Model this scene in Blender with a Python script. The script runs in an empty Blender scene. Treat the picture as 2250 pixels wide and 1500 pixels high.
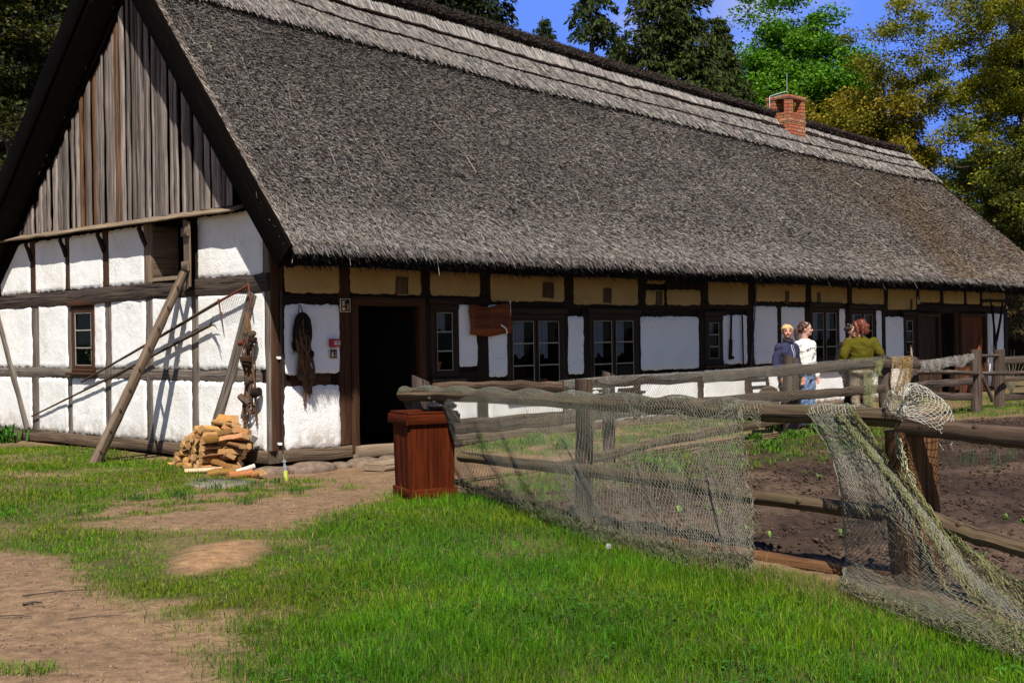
import bpy, math, random
import numpy as np
from mathutils import Vector, Matrix, Euler
from mathutils.bvhtree import BVHTree

SC = bpy.context.scene
COL = SC.collection
rng = np.random.default_rng(11)
random.seed(11)
R_ = math.radians

# ------------------------------------------------------------------ camera
F = 2750.0; CX, CY = 1125.0, 750.0
HEAD = R_(44.6); ROLL = R_(0.9); PITCH = R_(-0.135)
CAM = np.array([0.0, 0.0, 1.6])
_fw = np.array([0, math.cos(PITCH), math.sin(PITCH)])
_r0 = np.array([1.0, 0, 0]); _u0 = np.cross(_r0, _fw)
_rt = _r0 * math.cos(ROLL) - _u0 * math.sin(ROLL)
_up = _u0 * math.cos(ROLL) + _r0 * math.sin(ROLL)
cd = bpy.data.cameras.new('camera'); cam = bpy.data.objects.new('camera', cd); COL.objects.link(cam)
cd.sensor_width = 36.0; cd.lens = 36.0 * F / 2250.0; cd.clip_start = 0.1; cd.clip_end = 3000
m = Matrix.Identity(4)
for i in range(3):
    m[i][0] = _rt[i]; m[i][1] = _up[i]; m[i][2] = -_fw[i]; m[i][3] = CAM[i]
cam.matrix_world = m
SC.camera = cam

# ------------------------------------------------------------------ light
dL = np.array([math.sin(HEAD), math.cos(HEAD), 0.0])      # along the long wall, away
dG = np.array([-math.cos(HEAD), math.sin(HEAD), 0.0])     # along the gable, away to the left
SUN = -1.05 * dL - 1.13 * dG + np.array([0, 0, 1.9]); SUN /= np.linalg.norm(SUN)
sun_el = math.asin(SUN[2]); sun_az = math.atan2(SUN[0], SUN[1])
ld = bpy.data.lights.new('sun', 'SUN'); ld.energy = 5.0; ld.angle = R_(0.5); ld.color = (1.0, 0.95, 0.87)
lo = bpy.data.objects.new('sun', ld); COL.objects.link(lo)
lo.rotation_euler = Vector(SUN).to_track_quat('Z', 'Y').to_euler(); lo.location = (0, -10, 30)
W = bpy.data.worlds.new('World'); SC.world = W; W.use_nodes = True
nt = W.node_tree; nd = nt.nodes; lk = nt.links
bg = nd['Background']; bg.inputs['Strength'].default_value = 0.062
sky = nd.new('ShaderNodeTexSky'); sky.sky_type = 'NISHITA'; sky.sun_disc = False
sky.sun_elevation = sun_el; sky.sun_rotation = sun_az; sky.altitude = 1200; sky.air_density = 1.0; sky.dust_density = 0.1; sky.ozone_density = 5.0
hs = nd.new('ShaderNodeHueSaturation'); hs.inputs['Saturation'].default_value = 0.95; hs.inputs['Hue'].default_value = 0.51; hs.inputs['Value'].default_value = 1.0
tc = nd.new('ShaderNodeTexCoord'); mp = nd.new('ShaderNodeMapping'); mp.inputs['Scale'].default_value = (1, 1, 2.2)
mp.inputs['Location'].default_value = (0.07, 0.2, 0.1)
nz = nd.new('ShaderNodeTexNoise'); nz.inputs['Scale'].default_value = 5.5; nz.inputs['Detail'].default_value = 5; nz.inputs['Roughness'].default_value = 0.5
rp = nd.new('ShaderNodeValToRGB'); rp.color_ramp.elements[0].position = 0.50; rp.color_ramp.elements[1].position = 0.74
rp.color_ramp.elements[1].color = (0.55, 0.55, 0.55, 1)
mx = nd.new('ShaderNodeMixRGB'); mx.inputs['Color2'].default_value = (6.2, 6.4, 8.6, 1)
lk.new(tc.outputs['Generated'], mp.inputs[0]); lk.new(mp.outputs[0], nz.inputs['Vector']); lk.new(nz.outputs['Fac'], rp.inputs[0])
lk.new(sky.outputs[0], hs.inputs['Color']); lk.new(hs.outputs[0], mx.inputs['Color1']); fac_ = None
for (px_, py_, rad_) in ((1680, 20, .052), (1420, 30, .036), (1590, 60, .03)):
    vx_ = _fw * F + _rt * (px_ - CX) - _up * (py_ - CY); vx_ = vx_ / np.linalg.norm(vx_)
    dn_ = nd.new('ShaderNodeVectorMath'); dn_.operation = 'DISTANCE'; dn_.inputs[1].default_value = tuple(vx_); lk.new(tc.outputs['Generated'], dn_.inputs[0])
    mr_ = nd.new('ShaderNodeMapRange'); mr_.interpolation_type = 'SMOOTHSTEP'; mr_.inputs['From Min'].default_value = rad_ * 1.5; mr_.inputs['From Max'].default_value = 0; mr_.inputs['To Max'].default_value = 1.0; lk.new(dn_.outputs['Value'], mr_.inputs['Value'])
    if fac_ is None: fac_ = mr_.outputs[0]
    else:
        a_ = nd.new('ShaderNodeMath'); a_.operation = 'MAXIMUM'; lk.new(fac_, a_.inputs[0]); lk.new(mr_.outputs[0], a_.inputs[1]); fac_ = a_.outputs[0]
nz.inputs['Scale'].default_value = 16; rp.color_ramp.elements[0].position = .30; rp.color_ramp.elements[1].position = .62; rp.color_ramp.elements[1].color = (.75, .75, .75, 1)
am_ = nd.new('ShaderNodeMath'); am_.operation = 'MULTIPLY'; lk.new(fac_, am_.inputs[0]); lk.new(rp.outputs[0], am_.inputs[1]); lk.new(am_.outputs[0], mx.inputs['Fac'])
# the sky opposite the sun, low over the trees, is the paler and brighter part
sx = nd.new('ShaderNodeSeparateXYZ'); lk.new(tc.outputs['Generated'], sx.inputs[0])
ry = nd.new('ShaderNodeMapRange'); ry.inputs['From Min'].default_value = 0.2; ry.inputs['From Max'].default_value = 0.95; ry.inputs['To Min'].default_value = 0.0; ry.inputs['To Max'].default_value = 1.0
lk.new(sx.outputs['Y'], ry.inputs['Value'])
pm = nd.new('ShaderNodeMixRGB'); pm.inputs['Color2'].default_value = (1.55, 3.25, 10.6, 1); lk.new(ry.outputs[0], pm.inputs['Fac']); lk.new(hs.outputs[0], pm.inputs['Color1']); lk.new(pm.outputs[0], mx.inputs['Color1'])
lk.new(mx.outputs[0], bg.inputs['Color'])
SC.view_settings.view_transform = 'Standard'; SC.view_settings.look = 'None'
SC.view_settings.exposure = 0.6; SC.view_settings.gamma = 1.0
SC.cycles.max_bounces = 5; SC.cycles.diffuse_bounces = 2; SC.cycles.transparent_max_bounces = 12
SC.cycles.glossy_bounces = 2; SC.cycles.transmission_bounces = 3

# ------------------------------------------------------------------ pixel -> point helpers (photo pixels, 2250 wide)
def ray(x, y):
    d = _fw * F + _rt * (x - CX) - _up * (y - CY); return d / np.linalg.norm(d)
def proj(P):
    d = np.asarray(P, float) - CAM; z = d @ _fw
    return CX + F * (d @ _rt) / z, CY - F * (d @ _up) / z
def flat(x, y, z=0.0):
    d = ray(x, y); return CAM + d * ((z - CAM[2]) / d[2])
def at_depth(x, y, dep):
    d = ray(x, y); return CAM + d * (dep / d[1])
O = flat(597, 1010)
def HW(u, v, z): return O + dL * u + dG * v + np.array([0, 0, z])
def on_plane(x, y, n, P0):
    d = ray(x, y); return CAM + d * (((np.asarray(P0) - CAM) @ n) / (d @ n))
def wl(x, y, v=0.0):      # pixel -> (u,z) on plane v
    P = on_plane(x, y, dG, O + dG * v); return float((P - O) @ dL), float(P[2])
def gb(x, y, u=0.0):      # pixel -> (v,z) on plane u
    P = on_plane(x, y, dL, O + dL * u); return float((P - O) @ dG), float(P[2])

def inpoly(X, Y, poly):
    poly = np.asarray(poly); n = len(poly); ins = np.zeros(X.shape, bool); dist = np.full(X.shape, 1e9)
    for i in range(n):
        x0, y0 = poly[i][:2]; x1, y1 = poly[(i + 1) % n][:2]
        c = ((y0 > Y) != (y1 > Y)) & (X < (x1 - x0) * (Y - y0) / (y1 - y0 + 1e-12) + x0); ins ^= c
        L2 = (x1 - x0) ** 2 + (y1 - y0) ** 2 + 1e-12
        t = np.clip(((X - x0) * (x1 - x0) + (Y - y0) * (y1 - y0)) / L2, 0, 1)
        dist = np.minimum(dist, np.hypot(X - x0 - t * (x1 - x0), Y - y0 - t * (y1 - y0)))
    return np.where(ins, dist, -dist)      # signed distance, inside positive

def vnoise(X, Y, s, seed=0):
    X = np.asarray(X) / s; Y = np.asarray(Y) / s
    xi = np.floor(X).astype(int); yi = np.floor(Y).astype(int); fx = X - xi; fy = Y - yi
    fx = fx * fx * (3 - 2 * fx); fy = fy * fy * (3 - 2 * fy)
    def h(a, b):
        k = np.sin(a * 127.1 + b * 311.7 + seed * 74.7) * 43758.5453; return k - np.floor(k)
    return (h(xi, yi) * (1 - fx) + h(xi + 1, yi) * fx) * (1 - fy) + (h(xi, yi + 1) * (1 - fx) + h(xi + 1, yi + 1) * fx) * fy
def fbm(X, Y, s, seed=0, o=3):
    r = 0; a = 1; t = 0
    for k in range(o):
        r = r + a * vnoise(X, Y, s / 2 ** k, seed + k * 9); t += a; a *= 0.5
    return r / t

# ------------------------------------------------------------------ terrain height
def terr(X, Y):
    X = np.asarray(X, float); Y = np.asarray(Y, float)
    u = (X - O[0]) * dL[0] + (Y - O[1]) * dL[1]; v = (X - O[0]) * dG[0] + (Y - O[1]) * dG[1]
    z = -0.20 * np.exp(-((np.hypot(u - 0.5, v + 0.3)) / 3.2) ** 2)
    z = z - 0.10 * np.exp(-((np.hypot(u + 0.3, v - 6.5)) / 3.5) ** 2)
    z = z + 0.035 * (fbm(X, Y, 1.6, 3) - 0.5) * np.clip((Y - 3) / 4, 0, 1) * np.clip((60 - Y) / 30, 0, 1)
    return z
def gpx(x, y):
    z = 0.0
    for _ in range(6):
        P = flat(x, y, z); z = float(terr(P[0], P[1]))
    return P

# ------------------------------------------------------------------ mesh builder
class MB:
    def __init__(s): s.V = []; s.L = []; s.N = []; s.uv = []; s.c = []; s.n = 0; s.mi = []
    def add(s, V, Fc, uv=None, col=None, mi=0):
        V = np.asarray(V, float).reshape(-1, 3)
        if isinstance(Fc, np.ndarray):
            s.L.append((Fc + s.n).ravel()); s.N.append(np.full(len(Fc), Fc.shape[1])); nf = len(Fc)
        else:
            s.L.append(np.array([i + s.n for f in Fc for i in f], int)); s.N.append(np.array([len(f) for f in Fc], int)); nf = len(Fc)
        s.mi.append(np.full(nf, mi))
        s.V.append(V); s.uv.append(np.zeros((len(V), 2)) if uv is None else np.asarray(uv, float))
        if col is None: col = np.ones((len(V), 3)) * 0.5
        col = np.asarray(col, float)
        if col.ndim == 1: col = np.tile(col, (len(V), 1))
        s.c.append(col); s.n += len(V)
    def build(s, name, mat, parent=None, smooth=False, loc=None):
        V = np.concatenate(s.V); L = np.concatenate(s.L); N = np.concatenate(s.N); uv = np.concatenate(s.uv); c = np.concatenate(s.c)
        off = np.zeros(3)
        p = parent
        while p is not None: off += np.array(p.location); p = p.parent
        if loc is not None: off = off + np.asarray(loc, float)
        V = V - off
        me = bpy.data.meshes.new(name)
        me.vertices.add(len(V)); me.vertices.foreach_set('co', V.ravel().astype(np.float32))
        me.loops.add(len(L)); me.loops.foreach_set('vertex_index', L.astype(np.int32))
        me.polygons.add(len(N)); st = np.concatenate([[0], np.cumsum(N)[:-1]])
        me.polygons.foreach_set('loop_start', st.astype(np.int32)); me.polygons.foreach_set('loop_total', N.astype(np.int32))
        me.polygons.foreach_set('material_index', np.concatenate(s.mi).astype(np.int32))
        if smooth: me.polygons.foreach_set('use_smooth', np.ones(len(N), bool))
        ul = me.uv_layers.new(name='UVMap'); ul.data.foreach_set('uv', uv[L].ravel().astype(np.float32))
        at = me.attributes.new('tint', 'FLOAT_COLOR', 'POINT')
        at.data.foreach_set('color', np.concatenate([c, np.ones((len(c), 1))], 1).ravel().astype(np.float32))
        me.update(calc_edges=True); me.validate()
        for mm in (mat if isinstance(mat, (list, tuple)) else [mat]): me.materials.append(mm)
        o = bpy.data.objects.new(name, me); COL.objects.link(o)
        if parent is not None: o.parent = parent
        if loc is not None: o.location = loc
        return o

def tag(o, label=None, cat=None, group=None, kind=None):
    if label: o['label'] = label
    if cat: o['category'] = cat
    if group: o['group'] = group
    if kind: o['kind'] = kind
    return o
def thing(name, label, cat, loc, group=None, rz=0.0):
    o = bpy.data.objects.new(name, None); COL.objects.link(o); o.location = tuple(loc); o.rotation_euler = (0, 0, rz)
    o.empty_display_size = 0.2
    return tag(o, label, cat, group)

def nrm(v): v = np.asarray(v, float); return v / (np.linalg.norm(v) + 1e-12)

def sweep(mb, pts, rings, up=(0, 0, 1), cap=True, col=None, closed_uv=True, mi=0):
    """pts (n,3); rings (n,k,2) cross-sections (side, up)."""
    pts = np.asarray(pts, float); n = len(pts); rings = np.asarray(rings, float); k = rings.shape[1]
    T = np.gradient(pts, axis=0); T /= np.linalg.norm(T, axis=1)[:, None] + 1e-12
    U = np.asarray(up, float)
    V = []
    for i in range(n):
        t = T[i]
        u_ = U - t * (U @ t)
        if np.linalg.norm(u_) < 1e-3: u_ = np.array([1.0, 0, 0]) - t * t[0]
        u_ = nrm(u_); s_ = np.cross(t, u_); U = u_
        V.append(pts[i] + rings[i][:, :1] * s_ + rings[i][:, 1:] * u_)
    V = np.array(V)                                    # n,k,3
    ln = np.concatenate([[0], np.cumsum(np.linalg.norm(np.diff(pts, axis=0), axis=1))])
    per = np.concatenate([[0], np.cumsum(np.linalg.norm(np.diff(rings[0], axis=0, append=rings[0][:1]), axis=1))])
    ou, ov = rng.random() * 20, rng.random() * 20
    VV = np.concatenate([V, V[:, :1]], 1)              # seam duplicate
    uv = np.zeros((n, k + 1, 2)); uv[:, :, 0] = ln[:, None] + ou; uv[:, :, 1] = per[None, :] + ov
    idx = np.arange(n * (k + 1)).reshape(n, k + 1)
    f = np.stack([idx[:-1, :-1], idx[:-1, 1:], idx[1:, 1:], idx[1:, :-1]], -1).reshape(-1, 4)
    mb.add(VV.reshape(-1, 3), f, uv.reshape(-1, 2), col, mi)
    if cap:
        for e, s in ((0, -1), (n - 1, 1)):
            c = V[e]; ctr = c.mean(0); cu = rings[e] * np.array([1, 1]) + np.array([ou, ov]); 
            vv = np.concatenate([c, ctr[None]]); cuv = np.concatenate([cu * np.array([.25, 1]), [[ou, ov]]])
            fs = [[j, (j + 1) % k, k] if s < 0 else [(j + 1) % k, j, k] for j in range(k)]
            fs = [fl[::-1] for fl in fs]
            mb.add(vv, fs, cuv, col, mi)

def rr(w, h, b=0.012):
    b = min(b, w * .3, h * .3); a, c = w / 2, h / 2
    return np.array([[-a + b, -c], [a - b, -c], [a, -c + b], [a, c - b], [a - b, c], [-a + b, c], [-a, c - b], [-a, -c + b]])

def beam(mb, P0, P1, w, h, up=(0, 0, 1), seg=None, jit=0.004, b=0.012, col=None, bow=0.0, mi=0):
    """w: across (side), h: along up"""
    P0 = np.asarray(P0, float); P1 = np.asarray(P1, float); L = np.linalg.norm(P1 - P0)
    n = (seg or max(2, int(L / 0.35))) + 1
    t = np.linspace(0, 1, n)[:, None]; pts = P0 + (P1 - P0) * t
    if jit: pts[1:-1] += rng.normal(0, jit, (n - 2, 3)) if n > 2 else 0
    if bow: pts[:, 2] += bow * np.sin(np.pi * t[:, 0])
    base = rr(w, h, b); rings = np.array([base * (1 + rng.normal(0, jit * 2.0, base.shape)) for _ in range(n)]) if jit else np.array([base] * n)
    sweep(mb, pts, rings, up, True, col, mi=mi)

def tube(mb, pts, r, k=8, col=None, jit=0.0, up=(0, 0, 1), mi=0, cap=True):
    pts = np.asarray(pts, float); n = len(pts)
    r = np.full(n, r) if np.isscalar(r) else np.asarray(r, float)
    a = np.arange(k) / k * 2 * np.pi; base = np.stack([np.cos(a), np.sin(a)], 1)
    wob = 1 + (rng.normal(0, jit, (n, k, 1)) if jit else 0)
    if jit: wob = wob * (1 + rng.normal(0, jit * 1.5, (1, k, 1)))
    sweep(mb, pts, base[None] * r[:, None, None] * wob, up, cap, col, mi=mi)

def spline(P, n):
    P = np.asarray(P, float)
    if len(P) < 3: return P[0] + (P[-1] - P[0]) * np.linspace(0, 1, n)[:, None]
    d = np.concatenate([[0], np.cumsum(np.linalg.norm(np.diff(P, axis=0), axis=1) ** .5)]); d /= d[-1]
    Q = np.concatenate([[2 * P[0] - P[1]], P, [2 * P[-1] - P[-2]]])
    out = []
    for t in np.linspace(0, 1, n):
        i = min(max(np.searchsorted(d, t, 'right') - 1, 0), len(P) - 2); x = (t - d[i]) / (d[i + 1] - d[i] + 1e-12)
        p0, p1, p2, p3 = Q[i], Q[i + 1], Q[i + 2], Q[i + 3]
        out.append(.5 * (2 * p1 + (p2 - p0) * x + (2 * p0 - 5 * p1 + 4 * p2 - p3) * x * x + (3 * p1 - p0 - 3 * p2 + p3) * x ** 3))
    return np.array(out)

def box(mb, c, sx, sy, sz, ax=None, col=None, b=0.004, mi=0):
    """box centred at c with axes ax=(X,Y,Z)."""
    X, Y, Z = (np.eye(3) if ax is None else [nrm(a) for a in ax]); c = np.asarray(c, float)
    pts = np.array([c - Y * sy / 2, c + Y * sy / 2])
    # ring side = T x up ; T=Y, up=Z -> side = Y x Z = X
    sweep(mb, pts, np.array([rr(sx, sz, b)] * 2), Z, True, col, mi=mi)

def ellipsoid(mb, c, r, ax=None, nu=14, nv=9, col=None):
    X, Y, Z = (np.eye(3) if ax is None else [np.asarray(a, float) for a in ax]); c = np.asarray(c, float)
    V = []; uv = []
    for j in range(nv + 1):
        th = np.pi * j / nv
        for i in range(nu):
            ph = 2 * np.pi * i / nu
            V.append(c + X * r[0] * math.sin(th) * math.cos(ph) + Y * r[1] * math.sin(th) * math.sin(ph) + Z * r[2] * math.cos(th)); uv.append((ph * .1, th * .1))
    fs = []
    for j in range(nv):
        for i in range(nu):
            a = j * nu + i; b_ = j * nu + (i + 1) % nu
            fs.append([a, a + nu, b_ + nu, b_])
    mb.add(V, fs, uv, col)

def segs(mb, A, B, r, col=None):
    """many thin 3-sided threads between A[i] and B[i]."""
    A = np.asarray(A, float); B = np.asarray(B, float); n = len(A)
    T = B - A; T /= np.linalg.norm(T, axis=1)[:, None] + 1e-9
    h = np.where(np.abs(T[:, 2:3]) < .9, np.array([[0, 0, 1.0]]), np.array([[1.0, 0, 0]]))
    S = np.cross(T, h); S /= np.linalg.norm(S, axis=1)[:, None] + 1e-9; U = np.cross(S, T)
    r = np.asarray(r, float); r = np.full((n, 1), r) if r.ndim == 0 else r.reshape(n, 1)
    ring = [(S * math.cos(a) + U * math.sin(a)) * r for a in (0.5, 2.594, 4.689)]
    V = np.stack([A + ring[0], A + ring[1], A + ring[2], B + ring[0], B + ring[1], B + ring[2]], 1)
    i0 = (np.arange(n) * 6)[:, None]
    f = np.concatenate([i0 + np.array([[0, 1, 4, 3]]), i0 + np.array([[1, 2, 5, 4]]), i0 + np.array([[2, 0, 3, 5]])])
    c = None if col is None else np.repeat(np.asarray(col, float).reshape(n, 1, 3), 6, 1).reshape(-1, 3)
    mb.add(V.reshape(-1, 3), f, None, c)

def leaves(mb, C, size, asp=0.5, upb=0.3, col=None, D=None, fold=0.12):
    """diamond leaves with random orientation; D optional axis directions."""
    n = len(C); C = np.asarray(C, float)
    if D is None:
        D = rng.normal(0, 1, (n, 3)); D[:, 2] *= 0.6
    D = D / (np.linalg.norm(D, axis=1)[:, None] + 1e-9)
    N_ = rng.normal(0, 1, (n, 3)); N_[:, 2] += upb * 3; S = np.cross(D, N_); S /= np.linalg.norm(S, axis=1)[:, None] + 1e-9
    Nn = np.cross(S, D); size = np.broadcast_to(np.asarray(size, float), (n,))[:, None]
    A = C; B = C + D * size; M = C + D * size * .45
    L = M + S * size * asp * .5 + Nn * size * fold; Rr = M - S * size * asp * .5 + Nn * size * fold
    V = np.stack([A, Rr, B, L], 1).reshape(-1, 3); i0 = (np.arange(n) * 4)[:, None]
    f = i0 + np.array([[0, 1, 2, 3]])
    c = None if col is None else np.repeat(np.asarray(col, float).reshape(n, 1, 3), 4, 1).reshape(-1, 3)
    mb.add(V, f, None, c)

# ------------------------------------------------------------------ materials
def newmat(name):
    mt = bpy.data.materials.new(name); mt.use_nodes = True; t = mt.node_tree
    return mt, t.nodes, t.links, t.nodes['Principled BSDF']
def noise(n, l, vec, scale, detail=4, rough=.55, dist=0.0):
    x = n.new('ShaderNodeTexNoise'); x.inputs['Scale'].default_value = scale; x.inputs['Detail'].default_value = detail
    x.inputs['Roughness'].default_value = rough; x.inputs['Distortion'].default_value = dist
    if vec is not None: l.new(vec, x.inputs['Vector'])
    return x.outputs['Fac']
def ramp(n, l, fac, stops):
    r = n.new('ShaderNodeValToRGB'); e = r.color_ramp.elements
    while len(e) < len(stops): e.new(0.5)
    for i, (p, c) in enumerate(stops):
        e[i].position = p; e[i].color = (c, c, c, 1) if np.isscalar(c) else (*c, 1)
    l.new(fac, r.inputs[0]); return r.outputs[0]
def mixc(n, l, fac, a, b, mode='MIX'):
    x = n.new('ShaderNodeMixRGB'); x.blend_type = mode
    for s, v in ((x.inputs['Fac'], fac), (x.inputs['Color1'], a), (x.inputs['Color2'], b)):
        if isinstance(v, bpy.types.NodeSocket): l.new(v, s)
        elif np.isscalar(v): s.default_value = v if s.name == 'Fac' else (v, v, v, 1)
        else: s.default_value = (*v, 1)
    return x.outputs[0]
def bump(n, l, h, strength, dist, bs):
    b = n.new('ShaderNodeBump'); b.inputs['Strength'].default_value = strength; b.inputs['Distance'].default_value = dist
    l.new(h, b.inputs['Height']); l.new(b.outputs[0], bs.inputs['Normal'])
def mapv(n, l, out, sc):
    x = n.new('ShaderNodeMapping'); x.inputs['Scale'].default_value = sc; l.new(out, x.inputs[0]); return x.outputs[0]

def wood(name, dark, light, crack=0.5, tint=0.0, rough=.8, moss=None, grain=34, spec=.2):
    mt, n, l, b = newmat(name); uv = n.new('ShaderNodeTexCoord').outputs['UV']
    g = noise(n, l, mapv(n, l, uv, (1.3, grain, 1)), 1.0, 7, .68, .8)
    c = ramp(n, l, g, [(.34, dark), (.64, light)])
    pt = noise(n, l, mapv(n, l, uv, (.9, 4, 1)), 1.3, 4)
    c = mixc(n, l, ramp(n, l, pt, [(.35, 0.0), (.7, .55)]), c, tuple(np.array(dark) * .75 + np.array(light) * .1))
    ck = noise(n, l, mapv(n, l, uv, (.7, 30, 1)), 1.0, 4, .6, .5)
    ckm = ramp(n, l, ck, [(.36, crack), (.44, 0.0)])
    c = mixc(n, l, ckm, c, tuple(np.array(dark) * .2))
    if moss is not None:
        ms = noise(n, l, mapv(n, l, uv, (3, 9, 1)), 1.0, 5)
        c = mixc(n, l, ramp(n, l, ms, [(.5, 0.0), (.68, .7)]), c, moss)
    if tint:
        at = n.new('ShaderNodeAttribute'); at.attribute_name = 'tint'
        c = mixc(n, l, tint, c, mixc(n, l, 1.0, c, mixc(n, l, 1.0, at.outputs[0], 2.0, 'MULTIPLY'), 'MULTIPLY'))
    l.new(c, b.inputs['Base Color']); b.inputs['Roughness'].default_value = rough
    b.inputs['Specular IOR Level'].default_value = spec
    h = mixc(n, l, ckm, g, 0.0); bump(n, l, h, .9, .012, b)
    return mt

def plain(name, c, rough=.7, var=.25, scale=9, spec=.3, metal=0.0, bmp=.2, bd=.004):
    mt, n, l, b = newmat(name); ob = n.new('ShaderNodeTexCoord').outputs['Object']
    f = noise(n, l, ob, scale, 5)
    a = tuple(np.array(c) * (1 - var)); d = tuple(np.minimum(np.array(c) * (1 + var), 1))
    l.new(ramp(n, l, f, [(.3, a), (.7, d)]), b.inputs['Base Color']); b.inputs['Roughness'].default_value = rough
    b.inputs['Metallic'].default_value = metal; b.inputs['Specular IOR Level'].default_value = spec
    if bmp: bump(n, l, noise(n, l, ob, scale * 6, 4), bmp, bd, b)
    return mt

def tinted(name, rough=.7, spec=.15, mul=1.0, trans=0.0, noisy=0.0, nscale=20):
    """base colour straight from the per-vertex tint (colour of each straw, blade or leaf, painted eave shade included)."""
    mt, n, l, b = newmat(name); at = n.new('ShaderNodeAttribute'); at.attribute_name = 'tint'
    c = at.outputs[0]
    if noisy:
        f = noise(n, l, n.new('ShaderNodeTexCoord').outputs['Object'], nscale, 4)
        c = mixc(n, l, 1.0, c, ramp(n, l, f, [(.3, 1 - noisy), (.7, 1 + noisy)]), 'MULTIPLY')
    if mul != 1: c = mixc(n, l, 1.0, c, mul, 'MULTIPLY')
    l.new(c, b.inputs['Base Color']); b.inputs['Roughness'].default_value = rough; b.inputs['Specular IOR Level'].default_value = spec
    if trans:
        tr = n.new('ShaderNodeBsdfTranslucent'); l.new(mixc(n, l, 1.0, c, (1.5, 1.6, .6), 'MULTIPLY'), tr.inputs['Color'])
        ms = n.new('ShaderNodeMixShader'); ms.inputs[0].default_value = trans
        out = n['Material Output']; l.new(b.outputs[0], ms.inputs[1]); l.new(tr.outputs[0], ms.inputs[2]); l.new(ms.outputs[0], out.inputs['Surface'])
    return mt

def plaster(name, base, stain, amt):
    mt, n, l, b = newmat(name); ob = n.new('ShaderNodeTexCoord').outputs['Object']
    f = noise(n, l, ob, 1.7, 6, .6); g = noise(n, l, ob, 14, 5, .6)
    c = mixc(n, l, ramp(n, l, f, [(.45, 0.0), (.75, amt)]), base, stain)
    fl = noise(n, l, ob, 7, 6, .65, .6)
    c = mixc(n, l, ramp(n, l, fl, [(.64, 0.0), (.70, .35)]), c, tuple(np.array(stain) * .7))
    vo = n.new('ShaderNodeTexVoronoi'); vo.feature = 'DISTANCE_TO_EDGE'; vo.inputs['Scale'].default_value = 1.9
    wv = n.new('ShaderNodeVectorMath'); wv.operation = 'MULTIPLY_ADD'; wv.inputs[1].default_value = (.35, .35, .35); nv_ = n.new('ShaderNodeTexNoise'); nv_.inputs['Scale'].default_value = 4; nv_.inputs['Detail'].default_value = 5; l.new(ob, nv_.inputs['Vector']); l.new(nv_.outputs['Color'], wv.inputs[0]); l.new(ob, wv.inputs[2]); l.new(wv.outputs[0], vo.inputs['Vector'])
    hair = mixc(n, l, 1.0, ramp(n, l, vo.outputs['Distance'], [(.0, .55), (.012, 0.0)]), ramp(n, l, noise(n, l, ob, 1.1, 2), [(.48, 0.0), (.6, 1.0)]), 'MULTIPLY')
    c = mixc(n, l, hair, c, (.20, .16, .12))
    sz_ = n.new('ShaderNodeSeparateXYZ'); l.new(ob, sz_.inputs[0]); hz_ = n.new('ShaderNodeMath'); hz_.operation = 'MULTIPLY_ADD'; hz_.inputs[1].default_value = -2.2; hz_.inputs[2].default_value = .95; l.new(sz_.outputs['Z'], hz_.inputs[0])
    spl = mixc(n, l, 1.0, ramp(n, l, hz_.outputs[0], [(.0, 0.0), (.8, .95)]), ramp(n, l, noise(n, l, ob, 7, 6, .7), [(.38, 0.0), (.60, 1.0)]), 'MULTIPLY')
    c = mixc(n, l, spl, c, (.26, .19, .12))       # mud splashed up from the ground
    l.new(c, b.inputs['Base Color']); b.inputs['Roughness'].default_value = .92; b.inputs['Specular IOR Level'].default_value = .1
    mu = noise(n, l, ob, 5, 3); h = mixc(n, l, .5, g, mu); h2 = mixc(n, l, .35, h, noise(n, l, ob, 45, 3))
    bump(n, l, h2, 1.0, .022, b); return mt

M = {}
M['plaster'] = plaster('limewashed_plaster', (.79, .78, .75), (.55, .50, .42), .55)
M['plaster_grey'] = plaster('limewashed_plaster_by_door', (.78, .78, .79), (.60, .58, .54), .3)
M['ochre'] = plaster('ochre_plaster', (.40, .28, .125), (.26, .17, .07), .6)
M['core'] = plain('rough_daub', (.25, .18, .1), .95)
M['timber_dark'] = wood('shade_darkened_timber', (.008, .005, .003), (.028, .014, .008), .6)  # eave shade on the wall timbers is put into this near-black colour
M['timber_red'] = wood('red_brown_timber', (.03, .013, .006), (.085, .036, .016), .6)
M['timber_grey'] = wood('weathered_grey_timber', (.06, .046, .036), (.25, .205, .17), .8)
M['timber_rail'] = wood('weathered_dark_rail', (.014, .010, .008), (.10, .073, .055), .95)
M['timber_sill'] = wood('old_oak_sill', (.06, .04, .025), (.20, .14, .09), .9)
M['boards'] = wood('gable_board_wood', (.07, .052, .042), (.30, .255, .225), .7, tint=1.0, grain=42)
M['jetty'] = wood('pale_weathered_board', (.12, .085, .055), (.32, .24, .16), .5)
M['tar'] = wood('tarred_bargeboard', (.0015, .0012, .001), (.0055, .004, .003), .4, spec=.02)
M['ladder'] = wood('pale_ladder_wood', (.10, .066, .042), (.24, .175, .12), .45, grain=26)
M['tool'] = wood('dark_handle_wood', (.04, .025, .015), (.15, .10, .06), .3)
M['fence'] = wood('weathered_fence_wood', (.030, .018, .011), (.155, .100, .062), .85)
M['fence_moss'] = wood('mossy_fence_rail', (.034, .021, .012), (.165, .115, .065), .9, moss=(.085, .075, .022))
M['fence_grey'] = wood('grey_fence_board', (.032, .022, .017), (.14, .10, .075), .8)
M['post_orange'] = wood('orange_weathered_post', (.045, .020, .009), (.20, .095, .036), .8)
M['bin'] = wood('red_stained_boards', (.040, .0060, .0012), (.105, .019, .0035), .6, grain=16, rough=.85, spec=.08)
M['frame'] = wood('dark_window_frame', (.016, .010, .006), (.05, .030, .018), .4)
M['frame_pale'] = plain('flaking_glazing_paint', (.28, .25, .22), .7, .3, 30)
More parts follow.
